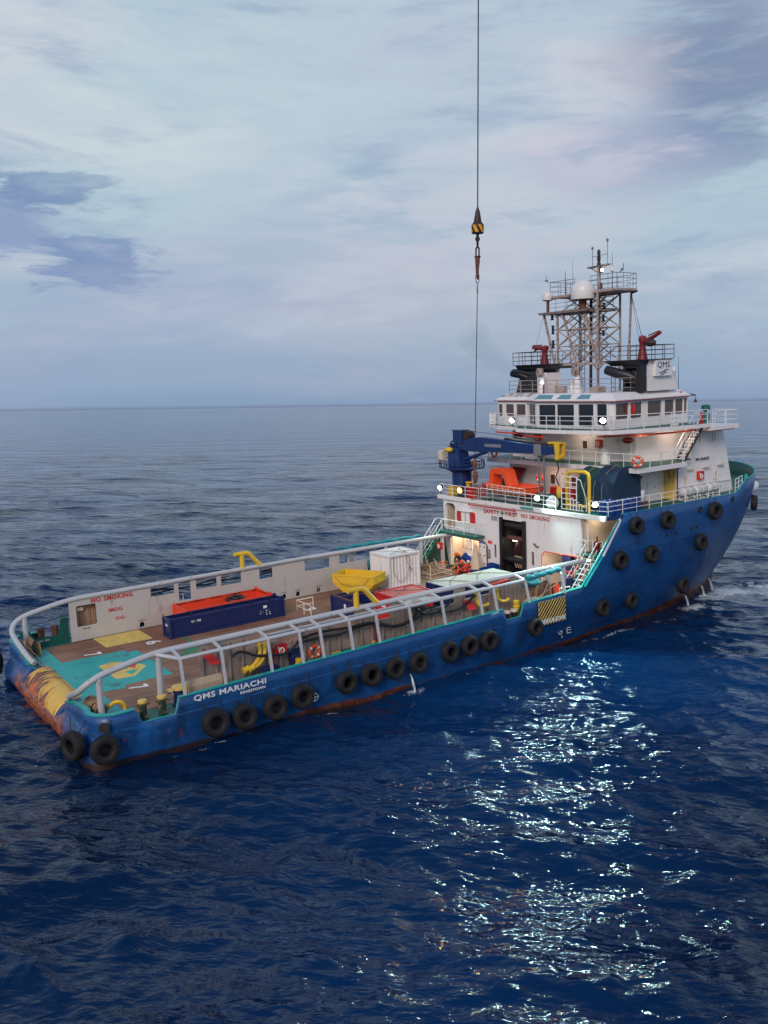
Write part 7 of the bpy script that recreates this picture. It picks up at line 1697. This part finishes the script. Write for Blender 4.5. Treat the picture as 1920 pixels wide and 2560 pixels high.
mb = MB(); mb.lathe([(.28, -.7), (.3, -.66), (.3, .66), (.28, .7)], (0, 0, .3), 'X', 16, rotm=Matrix.Rotation(R(8), 3, 'Z')); single('canvas_roll', mb, M['ropew'], 'pale canvas roll lying beside the rope reel', 'roll', (27.4, -7.55, 3.15))
mb = MB()
for i in range(9): mb.tube([(rs.uniform(-.6, .6), rs.uniform(-.2, .2), rs.uniform(0, .3)) for _ in range(4)], .05, 5)
single('orange_slings', mb, M['redorange'], 'heap of orange slings on the gutter deck at the striped panel', 'sling', (28.4, -7.75, 3.35))
mb = MB()
for i in range(8): mb.ell((rs.uniform(-.5, .5), rs.uniform(-.15, .15), rs.uniform(-.1, .2)), (.3, .2, .14), 8, 6)
single('turquoise_cloth', mb, M['tealcloth'], 'crumpled turquoise cloth hanging above the rope reel', 'cloth', (27.6, -7.2, 4.55))
mb = MB(); mb.lathe([(.2, 0), (.2, 1.3), (.1, 1.45), (.05, 1.6)], (0, 0, 0), n=14); single('gas_cylinder', mb, M['redorange'], 'tall orange-red gas cylinder forward of the rope reel', 'gas cylinder', (29.9, -7.0, DZ))
mb = MB(); mb.lathe([(.18, 0), (.18, 1.2), (.09, 1.35), (.05, 1.45)], (0, 0, 0), n=14); single('gas_cylinder', mb, M['maroon'], 'dark red gas cylinder next to the tall orange-red one', 'gas cylinder', (30.1, -6.55, DZ))
mb = MB(); mb.lathe([(.29, 0), (.3, .02), (.3, .3), (.32, .32), (.3, .34), (.3, .9), (.0001, .9)], (0, 0, 0), n=18); single('navy_drum', mb, M['navy'], 'navy drum on its stand below the starboard hose box', 'drum', (31.0, -6.9, 3.35))
mb = MB(); rail(mb, [(-.35, -.35, 0), (.35, -.35, 0), (.35, .35, 0), (-.35, .35, 0)], .8, 2, .7, .03, closed=True); mb.box(-.35, .35, -.35, .35, .74, .8); single('drum_stand', mb, M['rust'], 'rusty frame carrying the navy drum', 'stand', (31.0, -6.9, DZ), smooth=False)
mb = MB(); rail(mb, [(0, 0, 0), (.9, 0, 0)], 1.2, 4, .45, .035); single('cream_rack', mb, M['gun'], 'cream pipe rack at the bulwark beside the stairs', 'rack', (29.3, -7.8, DZ + .2), smooth=False)

# ================================================================ CREW
def person(lab, loc, rz, J, cloth, helmet, extra=None):
    t = thing('person', lab, 'person', loc, rz)
    def skin(name, chains, m, grow=0, seg=2):
        vs, es, rad = [], [], []; ix = {}
        for ch in chains:
            prev = None
            for key, r_ in ch:
                p = J[key] if isinstance(key, str) else key; kk = tuple(round(q, 4) for q in p)
                if kk not in ix: ix[kk] = len(vs); vs.append(p); rad.append(r_ + grow)
                i = ix[kk]
                if prev is not None and prev != i: es.append((prev, i))
                prev = i
        me = bpy.data.meshes.new(name); me.from_pydata(vs, es, []); me.materials.append(m)
        o = bpy.data.objects.new(name, me); COL.objects.link(o); o.parent = t
        o.modifiers.new('skin', 'SKIN')
        if not me.skin_vertices:
            return o
        for i, sv in enumerate(me.skin_vertices[0].data): sv.radius = (rad[i], rad[i]); sv.use_root = (i == 0)
        s_ = o.modifiers.new('subdivision', 'SUBSURF'); s_.levels = seg; s_.render_levels = seg
        o.modifiers['skin'].use_smooth_shade = True
        return o
    V_ = lambda k: Vector(J[k])
    ch = [[('pelvis', .12), ('chest', .15), ('neck', .062), ('chin', .075), ('head', .095), ('crown', .07)]]
    for s in 'LR':
        ch.append([('pelvis', .12), ('hip' + s, .095), ('knee' + s, .06), ('ankle' + s, .042), ('toe' + s, .038)])
        ch.append([('chest', .15), ('sh' + s, .065), ('el' + s, .042), ('wr' + s, .028), ('palm' + s, .035)])
    J['chin'] = tuple(V_('neck').lerp(V_('head'), .55)); hd = (V_('head') - V_('neck')).normalized(); J['crown'] = tuple(V_('head') + hd * .07)
    fdir = Vector((1, 0, 0)); fdir = (fdir - hd * fdir.dot(hd)).normalized()
    nose = V_('head') + fdir * .10 - hd * .03
    ch.append([('head', .095), (tuple(nose), .018)])
    for s, sg in (('L', 1), ('R', -1)):
        w_ = V_('wr' + s); d = (w_ - V_('el' + s)).normalized(); side = d.cross(Vector((0, 0, 1))).normalized(); palm = w_ + d * .07; J['palm' + s] = tuple(palm)
        curl = -side.cross(d)
        for k in range(4):
            b_ = palm + side * (-.03 + .02 * k); l_ = (.033, .04, .038, .028)[k]
            ch.append([('palm' + s, .035), (tuple(b_ + d * .03), .010), (tuple(b_ + d * (.03 + l_) + curl * .008), .009), (tuple(b_ + d * (.03 + l_ * 1.7) + curl * .03), .008)])
        ch.append([('palm' + s, .035), (tuple(w_ + side * .045 * sg + d * .04), .011), (tuple(w_ + side * .06 * sg + d * .085), .009)])
    skin('body', ch, M['skin'], 0, 1)
    cc = [[('pelvis', .125), ('chest', .16), (tuple(V_('chest').lerp(V_('neck'), .75)), .085)]]
    for s in 'LR':
        an = V_('knee' + s).lerp(V_('ankle' + s), .95); wr = V_('el' + s).lerp(V_('wr' + s), .9)
        cc.append([('pelvis', .125), ('hip' + s, .105), (tuple(V_('hip' + s).lerp(V_('knee' + s), .5)), .095), ('knee' + s, .08), (tuple(an), .075)])
        cc.append([('chest', .16), ('sh' + s, .085), (tuple(V_('sh' + s).lerp(V_('el' + s), .5)), .07), ('el' + s, .06), (tuple(wr), .05)])
    skin('coverall', cc, cloth, .006, 2)
    mb = MB(); rm = Vector((0, 0, 1)).rotation_difference(hd).to_matrix()
    mb.ell(V_('head') + hd * .045, (.135, .12, .105), 14, 8, rotm=rm); mb.lathe([(.13, .0), (.165, -.008), (.165, .006), (.13, .015)], V_('head') + hd * .03 + fdir * .012, n=16, rotm=rm); sm('helmet', mb, helmet, t)
    mb = MB()
    for s in 'LR': a = V_('ankle' + s); b_ = V_('toe' + s); mb.tube([a + Vector((0, 0, .04)), a + Vector((0, 0, -.03)), b_ + Vector((.02, 0, -.01))], [.065, .07, .055], 8)
    sm('boots', mb, M['black'], t)
    if cloth is not M['navycloth']:
        mb = MB(); 
        for s in 'LR': c = V_('hip' + s).lerp(V_('knee' + s), .75); ax = (V_('knee' + s) - V_('hip' + s)).normalized(); mb.torus(c, .098, .018, 'Z', 14, 5, rotm=Vector((0, 0, 1)).rotation_difference(ax).to_matrix())
        c = V_('pelvis').lerp(V_('chest'), .6); ax = (V_('chest') - V_('pelvis')).normalized(); mb.torus(c, .155, .02, 'Z', 18, 5, rotm=Vector((0, 0, 1)).rotation_difference(ax).to_matrix()); mb.build('reflective_band', M['cream'], t)
    return t
stoop = dict(pelvis=(-.05, 0, .92), chest=(.22, 0, 1.28), neck=(.34, 0, 1.42), head=(.43, 0, 1.53), hipL=(-.04, .1, .88), hipR=(-.04, -.1, .88), kneeL=(.08, .12, .48), kneeR=(.02, -.13, .48), ankleL=(0, .13, .09), ankleR=(-.05, -.14, .09), toeL=(.16, .14, .045), toeR=(.11, -.15, .045), shL=(.22, .2, 1.3), shR=(.22, -.2, 1.3), elL=(.34, .26, 1.02), elR=(.36, -.25, 1.02), wrL=(.55, .16, .92), wrR=(.57, -.14, .92))
crouch = dict(pelvis=(-.1, 0, .42), chest=(.16, 0, .78), neck=(.27, 0, .93), head=(.37, 0, 1.03), hipL=(-.08, .11, .42), hipR=(-.08, -.11, .42), kneeL=(.33, .18, .52), kneeR=(.3, -.2, .48), ankleL=(.1, .17, .09), ankleR=(.02, -.18, .09), toeL=(.26, .18, .045), toeR=(.18, -.19, .045), shL=(.17, .2, .8), shR=(.17, -.2, .8), elL=(.36, .27, .6), elR=(.38, -.26, .58), wrL=(.56, .15, .46), wrR=(.58, -.12, .45))
stand = dict(pelvis=(0, 0, .95), chest=(.03, 0, 1.36), neck=(.04, 0, 1.53), head=(.06, 0, 1.66), hipL=(0, .1, .92), hipR=(0, -.1, .92), kneeL=(.05, .12, .5), kneeR=(.02, -.12, .5), ankleL=(0, .13, .09), ankleR=(-.04, -.14, .09), toeL=(.16, .14, .045), toeR=(.12, -.15, .045), shL=(.03, .21, 1.4), shR=(.03, -.21, 1.4), elL=(.08, .27, 1.12), elR=(.14, -.26, 1.12), wrL=(.3, .2, 1.0), wrR=(.36, -.14, 1.08))
person('person in an orange coverall crouching over the deck work', (31.05, 4.25, DZ), R(-75), dict(crouch), M['coverall'], M['coverall'])
person('person in a red coverall and white helmet bending at the tray', (31.5, 3.85, DZ), R(15), {k: (v[0], v[1], v[2] * .9) for k, v in crouch.items()}, M['coverallr'], M['white_clean'])
person('person in a navy coverall and red helmet standing behind the others', (31.75, 4.75, DZ), R(200), dict(stoop), M['navycloth'], M['redorange'])
person('person in a dark coverall with orange helmet between the two crouching crew', (31.2, 3.95, DZ + .02), R(120), {k: (v[0], v[1], v[2] * 1.0) for k, v in crouch.items()}, M['navycloth'], M['maroon'])

# ================================================================ SHORE-SIDE CRANE WIRE HANGING FROM ABOVE
msi = MS.inverted()
def bpx(px, py, x):          # the point of the ship-frame plane x = const seen at this place of the photograph
    d = _fw + _r2 * ((px - 960) / FPX) - _u2 * ((py - 1280) / FPX); t_ = (x - CAMP.x) / d.x; return CAMP + d * t_
TOPP = bpx(1196, -60, 33.2); BLK = bpx(1194, 566, 33.2); BOT = bpx(1187, 1150, 33.2)
print('WIRE', TOPP, BLK, BOT)
ax = (TOPP - BLK).normalized()
t = thing('crane_hook_block', 'black and yellow striped hook block hanging on a long wire above the ship', 'hook block', BLK)
def at(h): return ax * h
s_ = (BLK - CAMP).length / FPX         # metres per photograph pixel there
def zpx(y): return -(y - 70) * 1.0 * s_ * .1266     # rows of the zoomed photograph strip
L_ = (TOPP - BLK).length
mb = MB(); mb.tube([at(1.3), at(L_)], .045, 6); sm('hoist_wire', mb, M['black'], t)
rot = Vector((0, 0, 1)).rotation_difference(ax).to_matrix()
mb = MB(); mb.lathe([(.04, 1.35), (.17, .95), (.27, .36), (.27, .3)], (0, 0, 0), n=10, rotm=rot); sm('rope_socket', mb, M['dsteel'], t)
mb = MB(); mb.lathe([(.22, .34), (.30, .28), (.42, .12), (.43, 0), (.43, -.42), (.38, -.5), (.12, -.53)], (0, 0, 0), n=26, rotm=rot); blk_ = sm('block', mb, M['dsteel'], t)
mb = MB()
for k in range(6):
    a0 = k * math.pi / 3 + .15
    vs = []; 
    for i in range(7):
        u_ = i / 6; h_ = .1 - .5 * u_; a = a0 + .62 * u_
        for da in (-.27, -.1, .1, .27): vs.append(rot @ Vector((.437 * math.cos(a + da), .437 * math.sin(a + da), h_)))
    mb.add(vs, [(i * 4 + j, i * 4 + j + 1, i * 4 + j + 5, i * 4 + j + 4) for i in range(6) for j in range(3)])
mb.build('yellow_stripes', mat('hook_yellow', (.85, .36, .01), .5), blk_)
mb = MB(); mb.lathe([(.10, -.5), (.10, -.7), (.17, -.78), (.17, -.92), (.09, -1.02), (.08, -1.35), (.06, -1.5)], (0, 0, 0), n=12, rotm=rot); sm('swivel', mb, M['dsteel'], t)
mb = MB(); lk = [(0, -.16, -1.5), (0, 0, -1.32), (0, .16, -1.5), (0, .17, -2.1), (0, -.17, -2.1)]; 
mb.tube([rot @ Vector(p) for p in lk], .055, 8, closed=True); mb.tube([rot @ Vector(p) for p in ((0, -.24, -2.08), (0, .24, -2.08))], .09, 8); sm('shackle', mb, M['dsteel'], t)
mb = MB(); mb.tube([rot @ Vector(p) for p in ((0, 0, -2.1), (0, 0, -2.4), (0, .02, -2.9), (0, .0, -3.4), (0, -.02, -3.6))], [.17, .17, .12, .1, .05], 10); mb.tube([rot @ Vector(p) for p in ((0, 0, -2.9), (.12, .05, -3.25), (.1, 0, -3.55), (0, 0, -3.62))], .05, 8); sm('hook', mb, M['rust'], t)
mb = MB(); mb.tube([rot @ Vector(p) for p in ((0, -.17, -3.35), (0, 0, -3.2), (0, .17, -3.35), (0, .17, -3.75), (0, 0, -3.92), (0, -.17, -3.75))], .028, 8, closed=True); sm('link', mb, M['black'], t)
mb = MB(); mb.lathe([(.03, -3.85), (.05, -4.2), (.06, -4.3), (.06, -4.55), (.03, -4.65)], (0, 0, 0), n=8, rotm=rot); sm('ferrule', mb, M['rope'], t)
d2 = BOT - BLK
mb = MB(); mb.tube([at(-4.6), d2], .03, 6); sm('pennant_wire', mb, M['black'], t)
mb = MB(); q0 = d2; mb.lathe([(.05, .1), (.16, -.05), (.2, -.35), (.12, -.55)], q0, n=10); mb.tube([q0 + Vector((0, 0, -.5)), q0 + Vector((0, 0, -.8))], .05, 6); mb.ell(q0 + Vector((0, 0, -1.25)), (.2, .2, .5)); mb.tube([q0 + Vector((0, .1, -1.5)), q0 + Vector((0, .16, -1.85)), q0 + Vector((0, 0, -2.0)), q0 + Vector((0, -.14, -1.85))], .045, 6)
sm('lower_hook', mb, M['rust'], t)

# ================================================================ COOLING WATER FALLING FROM THE SIDE
mwat = mat('falling_water', (.70, .78, .83), .3, bump=.6, bs=9)
_n = mwat.node_tree.nodes; _l = mwat.node_tree.links; _c = _n.new('ShaderNodeTexCoord'); _m = _n.new('ShaderNodeMapping'); _m.inputs['Scale'].default_value = (9, 9, 1.6); _t = _n.new('ShaderNodeTexNoise'); _t.inputs['Scale'].default_value = 1.6; _t.inputs['Detail'].default_value = 6
_r = _n.new('ShaderNodeMapRange'); _r.inputs[1].default_value = .36; _r.inputs[2].default_value = .56; _l.new(_c.outputs['Object'], _m.inputs[0]); _l.new(_m.outputs[0], _t.inputs['Vector']); _l.new(_t.outputs[0], _r.inputs[0]); _l.new(_r.outputs[0], _n['Principled BSDF'].inputs['Alpha'])
for i, (x, z, r_, lab) in enumerate(((46.2, -.1, .06, 'aftmost white water jet falling from the bow side'), (50.0, -.2, .065, 'middle white water jet falling from the bow side'), (52.4, -.2, .065, 'foremost white water jet falling from the bow side'), (17.4, 1.3, .05, 'single white water jet amidships below the tyres'))):
    y = -hull_y(x, z); zw_ = zwl(x) - .1; n_ = hull_n(x, z); P_ = []
    for k in range(9): u_ = k / 8; P_.append(Vector((x, y, z)) + Vector((n_.x, n_.y, 0)) * (.42 * u_) + Vector((0, 0, (zw_ - z) * u_ ** 2)))
    mb = MB(); mb.tube(P_, [r_ * (.7 + .9 * k / 8) for k in range(9)], 8)
    single('water_jet', mb, mwat, lab, 'water jet', group='water jets')

# ================================================================ THIN EXHAUST SMOKE
mb = MB(); P_ = [Vector((38.7, 6.2, 17.2)), Vector((38.6, 7.0, 17.7)), Vector((38.4, 8.0, 18.4)), Vector((38.2, 9.2, 19.4)), Vector((38.0, 10.3, 20.6))]
mb.tube(P_, [.22, .5, .85, 1.2, 1.5], 14)
sm_ = bpy.data.materials.new('exhaust_smoke'); sm_.use_nodes = True; n = sm_.node_tree.nodes; n.remove(n['Principled BSDF'])
va = n.new('ShaderNodeVolumeAbsorption'); va.inputs['Color'].default_value = (.45, .62, .62, 1); va.inputs['Density'].default_value = .10; sm_.node_tree.links.new(va.outputs[0], n['Material Output'].inputs['Volume'])
o = mb.build('exhaust_smoke', sm_, None, smooth=True); o.matrix_world = MS; o['kind'] = 'stuff'
